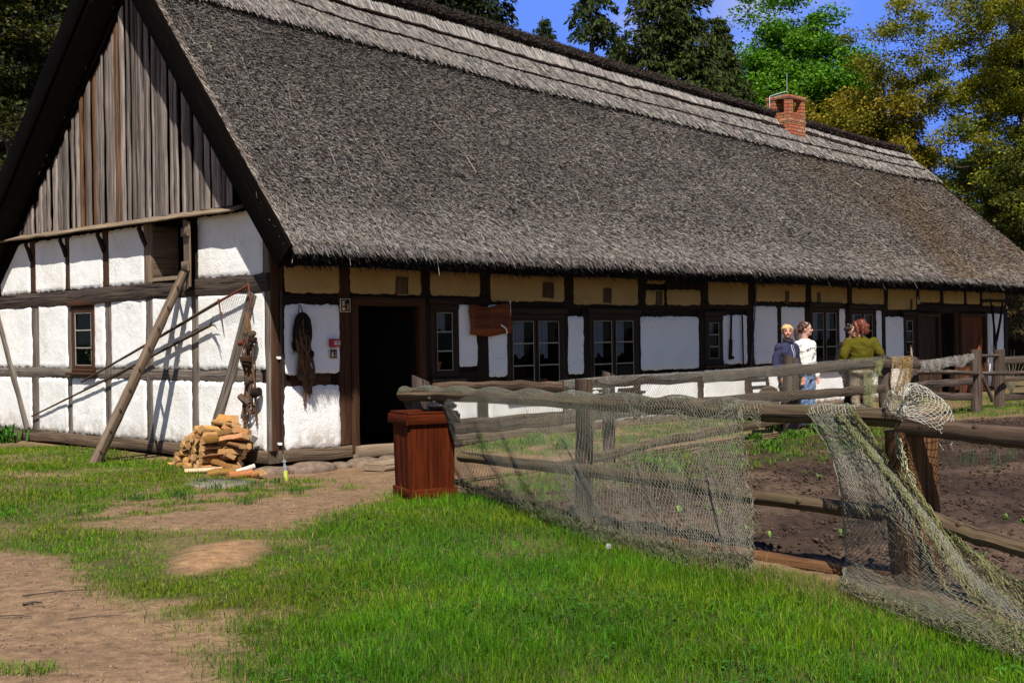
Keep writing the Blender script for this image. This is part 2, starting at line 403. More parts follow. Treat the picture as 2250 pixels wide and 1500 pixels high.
M['door_red'] = wood('red_brown_door', (.085, .022, .008), (.19, .055, .02), .4, grain=12)
M['door_dark'] = wood('dark_door_boards', (.02, .012, .007), (.07, .04, .022), .4, grain=14)
M['dark'] = plain('near_black_interior', (.012, .010, .008), .95, .2)  # near-black finish of floor, ceiling and partitions
M['thatch_base'] = plain('thatch_underlay', (.011, .009, .0075), .95, .4, 30, .05)
M['straw'] = tinted('weathered_reed', .85, .05)
M['heather'] = tinted('heather_ridge', .95, .02)
M['rust'] = plain('rusty_iron', (.11, .03, .014), .75, .35, 40, .3)
M['iron'] = plain('dark_iron', (.035, .028, .025), .6, .3, 30, .4)
M['rope'] = plain('brown_rope', (.11, .06, .032), .95, .4, 60, .05)
M['ropedark'] = plain('tarred_rope', (.02, .014, .011), .95, .4, 60, .05)
M['stone'] = plain('granite_field_stone', (.155, .112, .08), .85, .35, 14, .2, 0, .6, .012)
M['net'] = tinted('net_twine', .9, .05)
M['grass'] = tinted('grass_blade', .6, .2, 1.0, .28)
M['leaf'] = tinted('tree_leaf', .6, .2, 1.0, .30)
M['needle'] = tinted('conifer_needles', .65, .12, 1.0, .12)
M['bark'] = wood('tree_bark', (.035, .026, .02), (.13, .10, .075), .8, grain=14)
M['skin'] = tinted('skin', .5, .3)
M['cloth'] = tinted('cloth', .9, .1, 1.0, 0, .12, 30)
M['hair'] = tinted('hair', .5, .35, 1.0, 0, .45, 55)
M['logs'] = tinted('split_firewood', .75, .15, 1.0, 0, .25, 35)
M['white'] = plain('white_plastic', (.75, .74, .72), .5, .06)
M['red'] = plain('red_plastic', (.36, .02, .02), .45, .1)
M['signred'] = plain('dark_red_sign', (.085, .012, .012), .4, .1)
M['signcream'] = plain('luminous_cream', (.56, .55, .38), .5, .1)
M['black'] = plain('black_plastic', (.012, .012, .014), .32, .2, 9, .5, 0, .3, .01)
M['steel'] = plain('galvanised_steel', (.35, .38, .40), .45, .2, 20, .5, .6)
M['sleeve'] = plain('yellow_green_sleeve', (.45, .5, .08), .5, .15)
M['board_orange'] = wood('varnished_orange_board', (.12, .028, .008), (.27, .075, .02), .2, grain=10)
M['ink'] = plain('burnt_lettering', (.012, .006, .004), .8, .1)
M['curtain'] = plain('grey_net_curtain', (.20, .21, .25), .95, .1)
M['terracotta'] = plain('terracotta', (.36, .11, .05), .85, .2)
M['step'] = wood('worn_step_wood', (.16, .11, .07), (.36, .27, .18), .4)
M['slab'] = plain('concrete_slab', (.17, .145, .115), .9, .25, 20)
def glassmat():
    mt, n, l, b = newmat('old_window_glass'); out = n['Material Output']
    g = n.new('ShaderNodeBsdfGlossy'); g.inputs['Roughness'].default_value = .04; g.inputs['Color'].default_value = (.9, .95, 1, 1)
    t = n.new('ShaderNodeBsdfTransparent'); t.inputs['Color'].default_value = (.75, .78, .8, 1)
    fr = n.new('ShaderNodeFresnel'); fr.inputs['IOR'].default_value = 1.13
    ms = n.new('ShaderNodeMixShader'); l.new(fr.outputs[0], ms.inputs[0]); l.new(t.outputs[0], ms.inputs[1]); l.new(g.outputs[0], ms.inputs[2])
    l.new(ms.outputs[0], out.inputs['Surface']); return mt
M['glass'] = glassmat()
def brickmat():
    mt, n, l, b = newmat('old_brick'); uv = n.new('ShaderNodeTexCoord').outputs['UV']
    br = n.new('ShaderNodeTexBrick'); l.new(uv, br.inputs['Vector']); br.inputs['Scale'].default_value = 1.0
    br.inputs['Brick Width'].default_value = .25; br.inputs['Row Height'].default_value = .085; br.inputs['Mortar Size'].default_value = .014
    br.inputs['Color1'].default_value = (.42, .075, .018, 1); br.inputs['Color2'].default_value = (.46, .21, .09, 1); br.inputs['Mortar'].default_value = (.075, .055, .04, 1)
    ob = n.new('ShaderNodeTexCoord').outputs['Object']; f = noise(n, l, ob, 9, 5)
    c = mixc(n, l, ramp(n, l, f, [(.52, 0.0), (.75, .8)]), br.outputs[0], (.10, .06, .04))
    l.new(c, b.inputs['Base Color']); b.inputs['Roughness'].default_value = .9
    h = mixc(n, l, br.outputs['Fac'], 1.0, 0.0); bump(n, l, h, .8, .01, b); return mt
M['brick'] = brickmat()

# ================================================================== GROUND
def px_poly(pts): return [gpx(x, min(y, 2600))[:2] for x, y in pts]
# fence plan points (world XY)
FA = gpx(915, 1085)[:2]; FB = gpx(2022, 1290)[:2]
FB2 = np.array([FB[0] + 1.02, FB[1] - 2.17])
far_px = [(1338, 1015), (1738, 953), (1945, 930), (2008, 920), (2145, 905), (2197, 896)]
FARP = [gpx(x, y) for x, y in far_px]
d0 = nrm(FARP[1][:2] - FARP[0][:2]); FAR0 = FARP[0][:2] - d0 * 3.05
garden = [FA + np.array([.2, -.1]), FB, FB2, FB2 + np.array([6, -1]), np.array([16, 20.]), FARP[4][:2] + [.6, -1.2], FARP[3][:2] - [0, .5], FARP[1][:2] - [0, .3], FAR0 + [.3, 0]]
POLY = dict(
    lawn=px_poly([(860, 1096), (985, 1097), (1150, 1122), (1300, 1168), (1500, 1212), (1700, 1258), (1900, 1300), (2120, 1360), (2250, 1430), (2600, 1500), (2600, 2300), (150, 2300), (560, 1500), (540, 1420), (640, 1340), (610, 1290), (630, 1250), (700, 1205), (620, 1172)]),
    band=px_poly([(0, 1150), (200, 1160), (420, 1165), (620, 1163), (860, 1092), (720, 1180), (560, 1190), (430, 1205), (390, 1262), (280, 1295), (190, 1285), (110, 1225), (-300, 1200), (-300, 1140)]),
    left=px_poly([(-700, 962), (-100, 962), (350, 985), (420, 1030), (440, 1050), (300, 1085), (0, 1150), (-300, 1150)]),
    patch=px_poly([(-100, 1090), (300, 1070), (450, 1040), (560, 1050), (700, 1055), (830, 1068), (700, 1090), (430, 1118), (300, 1160), (-100, 1160)]),
    mix=px_poly([(190, 1290), (390, 1262), (560, 1190), (720, 1200), (700, 1340), (600, 1420), (650, 1500), (600, 1560), (520, 1500), (420, 1400), (330, 1335)]),
    path=px_poly([(420, 1122), (560, 1103), (700, 1090), (830, 1068), (870, 1020), (875, 1085), (850, 1088), (620, 1158), (480, 1164), (330, 1162)]),
    dirt=px_poly([(-600, 1200), (0, 1212), (110, 1228), (190, 1292), (290, 1338), (375, 1402), (410, 1500), (150, 2300), (-600, 2300)]),
    sand=px_poly([(385, 1240), (430, 1208), (500, 1195), (550, 1194), (560, 1212), (490, 1245), (420, 1262)]),
    door=px_poly([(640, 1045), (740, 1010), (900, 985), (960, 980), (940, 1010), (880, 1075), (760, 1062)]),
    hand=[FARP[4][:2] + [-.8, -1.3], FARP[5][:2] + [3, -1.3], FARP[5][:2] + [14, 4], FARP[5][:2] + [14, 9], FARP[5][:2] + [1, 3], FARP[4][:2] + [-.5, .4]],
    gstrip=[FAR0 + [.9, -1.6], FARP[1][:2] + [.9, -3.0], FARP[2][:2] + [0, -1.2], FARP[2][:2] + [0, -.1], FARP[1][:2] + [0, .2], FAR0 + [.3, .3]],
    garden=garden)
def soft(name, X, Y, w, n=0.0):
    s = inpoly(X, Y, POLY[name])
    if n: s = s + n * (fbm(X, Y, .7, 5) - .5) * 2
    return np.clip(s / w + .5, 0, 1)
def grass_density(X, Y):
    nz_ = fbm(X, Y, .9, 21); n2 = fbm(X, Y, .35, 33)
    dst = np.hypot(X, Y)
    g = np.zeros(X.shape)
    far_ = np.clip((Y - 26) / 4, 0, 1); g = np.maximum(g, .5 * far_)
    g = np.maximum(g, soft('left', X, Y, .5, .3) * np.clip(.35 + 1.7 * (nz_ - .32), .12, 1))
    g = np.maximum(g, soft('patch', X, Y, .5, .3) * np.clip(2.6 * (n2 - .38), .03, .8))
    g = np.maximum(g, soft('band', X, Y, .35, .2) * np.clip(.55 + 1.4 * (nz_ - .4), .2, 1))
    g = np.maximum(g, soft('mix', X, Y, .5, .25) * np.clip(3.0 * (n2 - .24), .08, 1))
    g = np.maximum(g, soft('lawn', X, Y, .35, .2) * np.clip(.85 + 1.0 * (nz_ - .45), .45, 1))
    g = np.maximum(g, soft('hand', X, Y, .8, .3) * np.clip(.4 + 1.5 * (n2 - .35), .1, 1))
    g = np.maximum(g, soft('gstrip', X, Y, .8, .5) * np.clip(2.8 * (n2 - .30), .05, .9))
    u_ = (X - O[0]) * dL[0] + (Y - O[1]) * dL[1]; v_ = (X - O[0]) * dG[0] + (Y - O[1]) * dG[1]
    g = np.maximum(g, np.clip((u_ - 3.0) / .6, 0, 1) * np.clip((12.5 - u_) / 1.5, 0, 1) * np.clip((v_ + 3.0) / .5, 0, 1) * np.clip(-v_ / .3, 0, 1) * np.clip(2.6 * (n2 - .30), .05, .9))
    g = g * (1 - .85 * soft('path', X, Y, .5, .35)) * (1 - .97 * soft('dirt', X, Y, .35, .25) * (1 - .8 * (n2 > .74)))
    g = g * (1 - .97 * soft('sand', X, Y, .25, .22)) * (1 - .9 * soft('door', X, Y, .4, .2))
    g = g * (1 - soft('garden', X, Y, .3, .1) * (1 - soft('gstrip', X, Y, .6, .3)))
    u = (X - O[0]) * dL[0] + (Y - O[1]) * dL[1]; v = (X - O[0]) * dG[0] + (Y - O[1]) * dG[1]
    ins = (u > -.12) & (v > -.12) & (u < 23.8) & (v < 9)
    return np.where(ins, 0, g)

def axis(lo, hi, step, far_lo, far_hi, gr=1.16):
    a = list(np.arange(lo, hi, step)); s = step
    while a[-1] < far_hi: s *= gr; a.append(a[-1] + s)
    s = step; b = [lo]
    while b[-1] > far_lo: s *= gr; b.append(b[-1] - s)
    return np.array(b[1:][::-1] + a)
xs = axis(-7.5, 6.5, .07, -900, 900); ys = axis(4.6, 21.5, .075, -60, 1500)
GX, GY = np.meshgrid(xs, ys); gz = terr(GX, GY)
gmask = soft('garden', GX, GY, .4, .2)
gz = gz + gmask * (.07 * (fbm(GX, GY, .22, 51) - .5) + .04 * (fbm(GX, GY, .12, 52, 2) - .5) + .022 * np.sin((GX * .57 - GY * .82) * 9)) - .02 * gmask
bare = np.clip(np.maximum(soft('dirt', GX, GY, .5, .2), soft('path', GX, GY, .4, .2)), 0, 1)
gz = gz + bare * (.022 * (fbm(GX, GY, .35, 61) - .5)) + .05 * soft('sand', GX, GY, .4) 
gd = grass_density(GX, GY)
nn = fbm(GX, GY, .5, 77)[..., None]
c_dirt = np.array([.215, .135, .075]) * (.8 + .4 * nn); c_soil = np.array([.044, .028, .019]) * (.7 + .6 * nn)
c_sand = np.array([.30, .175, .085]); c_turf = np.array([.055, .06, .018]) * (.7 + .6 * nn); c_straw = np.array([.16, .125, .05]) * (.8 + .4 * nn)
cc = c_dirt + (c_straw - c_dirt) * (np.clip(gd * 2.2, 0, .8) * np.clip((nn[..., 0] - .25) * 2, 0, 1))[..., None]
cc = cc + (c_turf - cc) * np.clip(gd * 1.15 - .15, 0, 1)[..., None]
drys = fbm(GX, GY, 1.3, 91)[..., None]
soil2 = c_soil + (np.array([.13, .085, .055]) - c_soil) * np.clip((drys - .52) * 4, 0, 1) * .7
cc = cc + (soil2 - cc) * (gmask * (1 - .15 * soft('gstrip', GX, GY, .6, .3)))[..., None]
cc = cc + (c_sand - cc) * soft('sand', GX, GY, .3, .2)[..., None]
farm = np.clip((np.hypot(GX, GY) - 40) / 30, 0, 1)[..., None]
cc = cc + (np.array([.045, .06, .02]) - cc) * farm
mb = MB(); ny, nx = GX.shape; idx = np.arange(ny * nx).reshape(ny, nx)
mb.add(np.stack([GX, GY, gz], -1).reshape(-1, 3), np.stack([idx[:-1, :-1], idx[:-1, 1:], idx[1:, 1:], idx[1:, :-1]], -1).reshape(-1, 4), None, cc.reshape(-1, 3))
def groundmat():
    mt, n, l, b = newmat('sandy_ground'); at = n.new('ShaderNodeAttribute'); at.attribute_name = 'tint'
    ob = n.new('ShaderNodeTexCoord').outputs['Object']
    f = noise(n, l, ob, 9, 7, .7); g = noise(n, l, ob, 55, 5, .65); s = noise(n, l, ob, 130, 2, .5)
    c = mixc(n, l, 1.0, at.outputs[0], ramp(n, l, f, [(.32, .55), (.68, 1.42)]), 'MULTIPLY')
    c = mixc(n, l, 1.0, c, ramp(n, l, g, [(.3, .7), (.7, 1.25)]), 'MULTIPLY')
    c = mixc(n, l, ramp(n, l, s, [(.27, .75), (.33, 0.0)]), c, (.03, .02, .014))
    l.new(c, b.inputs['Base Color']); b.inputs['Roughness'].default_value = .95; b.inputs['Specular IOR Level'].default_value = .1
    bump(n, l, mixc(n, l, .5, f, g), .8, .03, b); return mt
ground = tag(mb.build('ground', groundmat(), smooth=True), 'sandy yard with worn earth path, patchy lawn and dug garden bed', 'ground', kind='structure')
def ground_z(X, Y):      # terrain incl. micro relief, vectorised (good enough for planting)
    return terr(X, Y)

# ------------------------------------------------------------------ grass
def blades(mb, X, Y, Z, h, w, col, lean=.45):
    n = len(X); a = rng.random(n) * 2 * np.pi; b = rng.random(n) * 2 * np.pi; le = np.abs(rng.normal(0, lean, n))
    P = np.stack([X, Y, Z - .008], 1); S = np.stack([np.cos(a), np.sin(a), np.zeros(n)], 1) * (w / 2)[:, None]
    D = np.stack([np.cos(b), np.sin(b), np.zeros(n)], 1) * (le * h)[:, None]; up = np.array([0, 0, 1.0])
    m1 = P + D * .3 + up * (h * .55)[:, None]; tp = P + D + up * (h * np.clip(1 - .25 * le, .3, 1))[:, None]
    V = np.stack([P - S, P + S, m1 + S * .8, m1 - S * .8, tp], 1).reshape(-1, 3)
    i0 = (np.arange(n) * 5)[:, None]
    c = np.repeat(col[:, None, :], 5, 1).reshape(-1, 3)
    mb.add(V, i0 + np.array([[0, 1, 2, 3]]), None, c)
    # tips share the same vertices: add as a second face set on the last block
    mb.L.append(((i0 + np.array([[3, 2, 4]])) + mb.n - len(V)).ravel()); mb.N.append(np.full(n, 3)); mb.mi.append(np.zeros(n, int))
def grass_cols(X, Y, n, dry):
    base = np.array([.062, .170, .002]); yel = np.array([.18, .205, .005]); straw = np.array([.26, .20, .06]); deep = np.array([.018, .085, .002])
    k = fbm(X, Y, 1.1, 41); r_ = rng.random(n)
    w = np.clip((k - .35) * 1.6 * .7 + r_ * .5 - .3 + dry, 0, 1)[:, None]
    c = base + (yel - base) * w
    c = np.where((r_ < .18)[:, None], deep, c)
    st = rng.random(n) < (.02 + dry * .35)
    c = np.where(st[:, None], straw, c)
    return c * rng.uniform(.55, 1.4, (n, 1)) * (.62 + .76 * fbm(X, Y, .7, 57))[:, None]
def scatter_grass(mb, x0, x1, y0, y1, dens, hmul, dryf):
    N = int((x1 - x0) * (y1 - y0) * dens); X = rng.uniform(x0, x1, N); Y = rng.uniform(y0, y1, N)
    # camera wedge only
    k = (np.abs(X / Y) < .47) & (rng.random(N) < grass_density(X, Y))
    # clumping
    k &= rng.random(N) < (.35 + 1.3 * np.clip(fbm(X, Y, .13, 15, 2) - .25, 0, 1))
    X = X[k]; Y = Y[k]; n = len(X); dd = np.hypot(X, Y)
    low = soft('lawn', X, Y, .8)
    h = rng.uniform(.022, .078, n) * hmul * (.75 + .5 * low) * (.45 + 1.1 * fbm(X, Y, .38, 8)); w = rng.uniform(.003, .0055, n) * np.clip(dd / 8, 1, 2.2)
    blades(mb, X, Y, terr(X, Y), h, w, grass_cols(X, Y, n, dryf * (1 - low)))
mb = MB()
scatter_grass(mb, -3.2, 3.4, 5.0, 9.0, 9500, 1.0, .22)
scatter_grass(mb, -5.5, 3.0, 9.0, 13.0, 4200, 1.0, .22)
scatter_grass(mb, -8.5, 0.5, 13.0, 21.0, 2600, 1.25, .20)
scatter_grass(mb, -1, 16, 12.0, 30.0, 700, 1.7, .08)
# taller grass along the foot of the net and round the bin
foot = [(880, 1092), (985, 1094), (1150, 1128), (1300, 1186), (1500, 1243), (1700, 1298), (1900, 1345), (2250, 1455)]
fp = np.array([gpx(*p)[:2] for p in foot]); t_ = rng.random(9000) * (len(fp) - 1); i_ = np.minimum(t_.astype(int), len(fp) - 2); f_ = (t_ - i_)[:, None]
Q = fp[i_] * (1 - f_) + fp[i_ + 1] * f_ + rng.normal(0, .14, (9000, 2)) - np.array([.03, .12]) * np.clip(t_ - 3.5, 0, 1)[:, None]; n_ = len(Q)
blades(mb, Q[:, 0], Q[:, 1], terr(Q[:, 0], Q[:, 1]), rng.uniform(.04, .16, n_) * rng.uniform(.5, 1.2, n_) * (1 - .25 * np.clip((t_ - 5) / 1, 0, 1)), rng.uniform(.003, .0055, n_), grass_cols(Q[:, 0], Q[:, 1], n_, .05), .55)
k_ = 7000; Q = np.stack([rng.uniform(-4, 3, k_), rng.uniform(5.2, 12, k_)], 1); kk = (fbm(Q[:, 0], Q[:, 1], .5, 19) > .56) & (rng.random(k_) < soft('lawn', Q[:, 0], Q[:, 1], .4)); Q = Q[kk]
Q = np.repeat(Q, 4, 0) + rng.normal(0, .035, (len(Q) * 4, 2)); n_ = len(Q); D_ = rng.normal(0, 1, (n_, 3)); D_[:, 2] *= .15      # clover and plantain leaves
leaves(mb, np.stack([Q[:, 0], Q[:, 1], terr(Q[:, 0], Q[:, 1]) + rng.uniform(.015, .06, n_)], 1), rng.uniform(.012, .035, n_), .8, 2.5, np.array([.035, .115, .008]) * rng.uniform(.5, 1.6, (n_, 1)), D_, .05)
k_ = 9000; Q = np.stack([rng.uniform(-6, 3, k_), rng.uniform(5.2, 15, k_)], 1); Q = Q[rng.random(k_) < .15 + .85 * soft('mix', Q[:, 0], Q[:, 1], .5)]; n_ = len(Q); D_ = rng.normal(0, 1, (n_, 3)); D_[:, 2] *= .12   # fallen straw
leaves(mb, np.stack([Q[:, 0], Q[:, 1], terr(Q[:, 0], Q[:, 1]) + rng.uniform(.008, .05, n_)], 1), rng.uniform(.04, .12, n_), .05, 2.5, np.array([.30, .22, .09]) * rng.uniform(.5, 1.3, (n_, 1)), D_, 0)
tag(mb.build('grass', M['grass']), 'short green lawn grass, patchy and yellowing near the house', 'grass', kind='stuff')
mb = MB(); k_ = 5200
t_ = 3.3 + rng.random(k_) * 3.7; i_ = np.minimum(t_.astype(int), len(fp) - 2); f_ = (t_ - i_)[:, None]
Q = fp[i_] * (1 - f_) + fp[i_ + 1] * f_ + rng.normal(0, .13, (k_, 2)) + np.array([.06, .1])
sc_ = np.array([.20, .145, .06]) * rng.uniform(.5, 1.5, (k_, 1))
blades(mb, Q[:, 0], Q[:, 1], terr(Q[:, 0], Q[:, 1]), rng.uniform(.03, .15, k_), rng.uniform(.002, .0035, k_), sc_, .9)
tag(mb.build('dry_grass', M['grass']), 'tangled straw coloured dead grass caught in the net along the lawn', 'dry grass', kind='stuff')

# ================================================================== HOUSE
house = thing('farmhouse', 'long half timbered farmhouse with white panels and grey thatched roof', 'house', O)
ULEN = wl(2213, 760)[0]; WID = 8.85
PL = lambda a, z, o=0.0: HW(a, -o, z)
PG = lambda a, z, o=0.0: HW(-o, a, z)
OUTV = {'L': -dG, 'G': -dL}
def hbeam(pf, a0, z0, a1, z1, w, mat, name, depth=.18, out=0.0, parent=None, bow=0.0, jit=.005, seg=None):
    """timber lying in a wall plane; its front face sits `out` proud of the plane."""
    mb = MB(); o = out - depth / 2
    n_ = OUTV['L'] if pf is PL else OUTV['G']
    beam(mb, pf(a0, z0, o), pf(a1, z1, o), w, depth, up=n_, jit=jit, bow=bow, seg=seg)
    return mb.build(name, mat, parent or house)
def panel(pf, a0, a1, z0, z1, mat, proud=.022):
    if a0 > a1: a0, a1 = a1, a0
    W_, H_ = a1 - a0, z1 - z0; nx_ = max(6, int(W_ / .035)); nz_ = max(6, int(H_ / .035)); sd = rng.integers(1, 999)
    A, Z = np.meshgrid(np.linspace(0, 1, nx_ + 1), np.linspace(0, 1, nz_ + 1))
    ex = np.minimum(A, 1 - A) * W_; ez = np.minimum(Z, 1 - Z) * H_
    # rounded corners + ragged edge
    ov = .012
    aa = a0 - ov + A * (W_ + 2 * ov); zz = z0 - ov + Z * (H_ + 2 * ov)
    edge = np.minimum(ex, ez)
    rag = np.clip(1 - edge / .05, 0, 1)
    aa = aa + rag * (fbm(aa + 3, zz + 7, .07, sd) - .5) * .045; zz = zz + rag * (fbm(aa + 31, zz + 9, .06, sd + 3) - .5) * .045
    cr = np.clip(1 - np.hypot(ex, ez) / .05, 0, 1) * .012; aa += np.where(A < .5, cr, -cr); zz += np.where(Z < .5, cr, -cr)
    o = proud * np.clip(edge / .035, 0, 1) ** .5 + (fbm(aa * 1.0, zz, .45, sd + 5) - .5) * .016 * np.clip(edge / .08, 0, 1) + (fbm(aa, zz, .09, sd + 8, 2) - .5) * .007 * np.clip(edge / .04, 0, 1)
    ctr = pf(0, 0, 0); ea = pf(1, 0, 0) - ctr; eo = pf(0, 0, 1) - ctr
    V = ctr + aa[..., None] * ea + zz[..., None] * np.array([0, 0, 1.0]) + (o - .004)[..., None] * eo
    idx = np.arange(aa.size).reshape(aa.shape); f = np.stack([idx[:-1, :-1], idx[:-1, 1:], idx[1:, 1:], idx[1:, :-1]], -1).reshape(-1, 4)
    if pf is PG: f = f[:, ::-1]
    mb = MB(); mb.add(V.reshape(-1, 3), f); return mb.build('plaster_panel', mat, house, smooth=True)
def walled(pf, a0, a1, z0, z1, holes, th, off, mat, name):
    A = sorted({a0, a1, *[h[0] for h in holes], *[h[1] for h in holes]}); Zs = sorted({z0, z1, *[h[2] for h in holes], *[h[3] for h in holes]})
    mb = MB(); up = OUTV['L'] if pf is PL else OUTV['G']
    for i in range(len(A) - 1):
        for j in range(len(Zs) - 1):
            ca, cz = (A[i] + A[i + 1]) / 2, (Zs[j] + Zs[j + 1]) / 2
            if any(h[0] < ca < h[1] and h[2] < cz < h[3] for h in holes): continue
            c = pf(ca, cz, off - th / 2); X = pf(1, 0, 0) - pf(0, 0, 0)
            box(mb, c, A[i + 1] - A[i], th, Zs[j + 1] - Zs[j], (X, np.cross([0, 0, 1.0], X), (0, 0, 1)), b=.0005)
    return mb.build(name, mat, house)

# ---- openings (photo pixels -> wall coordinates)
def rectL(x0, y0, x1, y1):
    xm, ym = (x0 + x1) / 2, (y0 + y1) / 2
    return wl(x0, ym)[0], wl(x1, ym)[0], wl(xm, y1)[1], wl(xm, y0)[1]
def rectG(x0, y0, x1, y1):
    xm, ym = (x0 + x1) / 2, (y0 + y1) / 2
    return gb(x1, ym)[0], gb(x0, ym)[0], gb(xm, y1)[1], gb(xm, y0)[1]
doorR = rectL(772, 652, 934, 984)
wins = [rectL(946, 668, 1008, 832), rectL(1114, 688, 1240, 868), rectL(1294, 688, 1402, 862), rectL(1549, 694, 1588, 802), rectL(1779, 674, 1844, 812), rectL(1866, 678, 1923, 812), rectL(1985, 692, 2011, 786)]
wcols = [1, 2, 2, 1, 2, 2, 1]
gwin = rectG(159, 672, 209, 818); hatch = rectG(333, 462, 406, 612); hatch = (hatch[0], hatch[1], 2.50, 3.42)
door2 = rectL(2014, 670, 2064, 858); open2 = rectL(2070, 678, 2101, 855); door3 = rectL(2108, 676, 2166, 853)
for nm in ('door2', 'open2', 'door3'):
    r_ = globals()[nm]; globals()[nm] = (r_[0], r_[1], .03, 2.06)
doorR = (doorR[0], doorR[1], .06, 2.24)
holesL = [(w[0] + .06, w[1] - .06, w[2] + .06, w[3] - .06) for w in wins] + [(doorR[0] + .08, doorR[1] - .08, doorR[2], doorR[3] - .08), (open2[0], open2[1], open2[2], open2[3])]
holesG = [(gwin[0] + .05, gwin[1] - .05, gwin[2] + .05, gwin[3] - .05), hatch]
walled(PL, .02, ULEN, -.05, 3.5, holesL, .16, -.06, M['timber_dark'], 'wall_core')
walled(PG, .22, WID, -.05, 3.45, holesG, .16, -.06, M['timber_dark'], 'wall_core')
mb = MB()   # rear and far walls, floor and ceiling close the shell
box(mb, HW(ULEN / 2, WID, 1.7), ULEN, .16, 3.4, (dL, dG, (0, 0, 1)))
box(mb, HW(ULEN - .1, WID / 2, 1.7), .16, WID - .3, 3.4, (dL, dG, (0, 0, 1)))
mb.build('rear_wall', M['plaster_grey'], house)
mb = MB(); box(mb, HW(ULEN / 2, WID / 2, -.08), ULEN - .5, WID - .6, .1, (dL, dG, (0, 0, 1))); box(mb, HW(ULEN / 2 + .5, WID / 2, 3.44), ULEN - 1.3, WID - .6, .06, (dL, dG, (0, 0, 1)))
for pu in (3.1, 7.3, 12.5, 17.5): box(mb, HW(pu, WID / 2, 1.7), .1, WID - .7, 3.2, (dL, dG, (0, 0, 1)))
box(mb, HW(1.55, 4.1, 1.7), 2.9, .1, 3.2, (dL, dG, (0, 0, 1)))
mb.build('interior', M['dark'], house)

# ---- long wall timbers
def lpost(x0, x1, z0=.1, z1=3.4, y=640, mat='timber_dark', out=0.0, slant=0.0):
    a0, a1 = wl(x0, y)[0], wl(x1, y)[0]; am = (a0 + a1) / 2
    hbeam(PL, am - slant, z0, am + slant, z1, a1 - a0, M[mat], 'timber_post', out=out)
RT0, RT1 = 2.10, 2.29
lpost(597, 617, .12, 3.35, 820, 'timber_red', .012); lpost(618, 627, .12, 3.35, 820, 'timber_red', -.004)
lpost(746, 771, .12, 3.4, 800, 'timber_red', .004); lpost(924, 947, .1, 3.4, 640)
for x0, x1 in ((1052, 1079), (1239, 1261), (1401, 1422), (1539, 1557), (1643, 1660), (1769, 1783), (1860, 1872), (1941, 1951), (2012, 2020), (2064, 2073), (2117, 2124), (2152, 2158)):
    lpost(x0, x1, RT1, 3.4, 620, slant=random.uniform(-.012, .02))
for x0, x1, y in ((1049, 1074, 760), (1239, 1249, 760), (1282, 1294, 760), (1402, 1409, 760), (1535, 1549, 760), (1641, 1657, 740), (1708, 1718, 740), (1768, 1779, 740), (1857, 1866, 740), (1937, 1947, 740), (2011, 2015, 740), (2101, 2108, 740), (2166, 2168, 740), (2205, 2215, 740)):
    lpost(x0, x1, .12, RT0, y, 'timber_red' if x0 in (2101,) else 'timber_dark', slant=random.uniform(-.01, .01))
lpost(2208, 2215, RT1, 3.4, 640)
us = [.1, 1.1, 2.9, 4.6, 8.2, 11.2, 15.0, 19.0, ULEN]
for a, b in zip(us[:-1], us[1:]):
    hbeam(PL, a, (RT0 + RT1) / 2, b - .006, (RT0 + RT1) / 2 + random.uniform(-.01, .01), RT1 - RT0, M['timber_dark'], 'timber_rail', out=-.006)
hbeam(PL, .35, 1.075, 1.02, 1.075, .19, M['timber_red'], 'timber_rail', out=-.004)
ms_ = [(3.05, 4.35, 1.0), (4.65, 5.3, .86), (7.4, 8.7, 1.0), (9.0, 11.0, 1.02), (11.2, 13.1, 1.0), (13.5, 14.8, 1.0), (16.4, 17.6, 1.0)]
for a, b, z in ms_: hbeam(PL, a, z, b, z + random.uniform(0, .04), .17, M['timber_dark'], 'timber_rail', out=-.004)
for x0, x1, y in ((1393, 1407, 870), (1534, 1546, 860), (1637, 1651, 850), (1237, 1250, 880)):
    lpost(x0, x1, .1, .95, y, 'timber_red', .002)
hbeam(PL, .1, .03, doorR[0] - .02, .02, .17, M['timber_sill'], 'timber_sill', out=.03, jit=.012)
hbeam(PL, doorR[1] + .02, .03, 12, .03, .17, M['timber_sill'], 'timber_sill', out=.02, jit=.01)
hbeam(PL, 12.01, .03, door2[0] - .02, .03, .17, M['timber_sill'], 'timber_sill', out=.02, jit=.01)
# ---- long wall panels
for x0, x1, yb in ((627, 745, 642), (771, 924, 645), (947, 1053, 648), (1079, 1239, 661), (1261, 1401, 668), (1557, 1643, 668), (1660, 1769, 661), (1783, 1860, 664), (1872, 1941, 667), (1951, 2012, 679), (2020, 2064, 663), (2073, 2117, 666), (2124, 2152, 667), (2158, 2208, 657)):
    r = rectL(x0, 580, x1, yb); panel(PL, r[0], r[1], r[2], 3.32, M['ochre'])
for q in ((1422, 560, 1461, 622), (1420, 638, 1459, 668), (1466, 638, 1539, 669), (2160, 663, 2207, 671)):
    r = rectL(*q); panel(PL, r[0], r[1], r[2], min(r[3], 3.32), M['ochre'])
for q in ((627, 671, 745, 819), (1009, 672, 1048, 803), (1074, 672, 1114, 826), (1249, 696, 1282, 820), (1409, 697, 1535, 810), (1589, 693, 1641, 798), (1658, 674, 1708, 798), (1718, 676, 1768, 797), (1845, 680, 1857, 792), (1927, 683, 1937, 790), (1947, 697, 1985, 787), (2168, 690, 2205, 845)):
    r = rectL(*q); panel(PL, r[0], r[1], r[2], r[3], M['plaster_grey'])
r = rectL(627, 849, 746, 998); panel(PL, r[0], r[1], .12, r[3], M['plaster'])
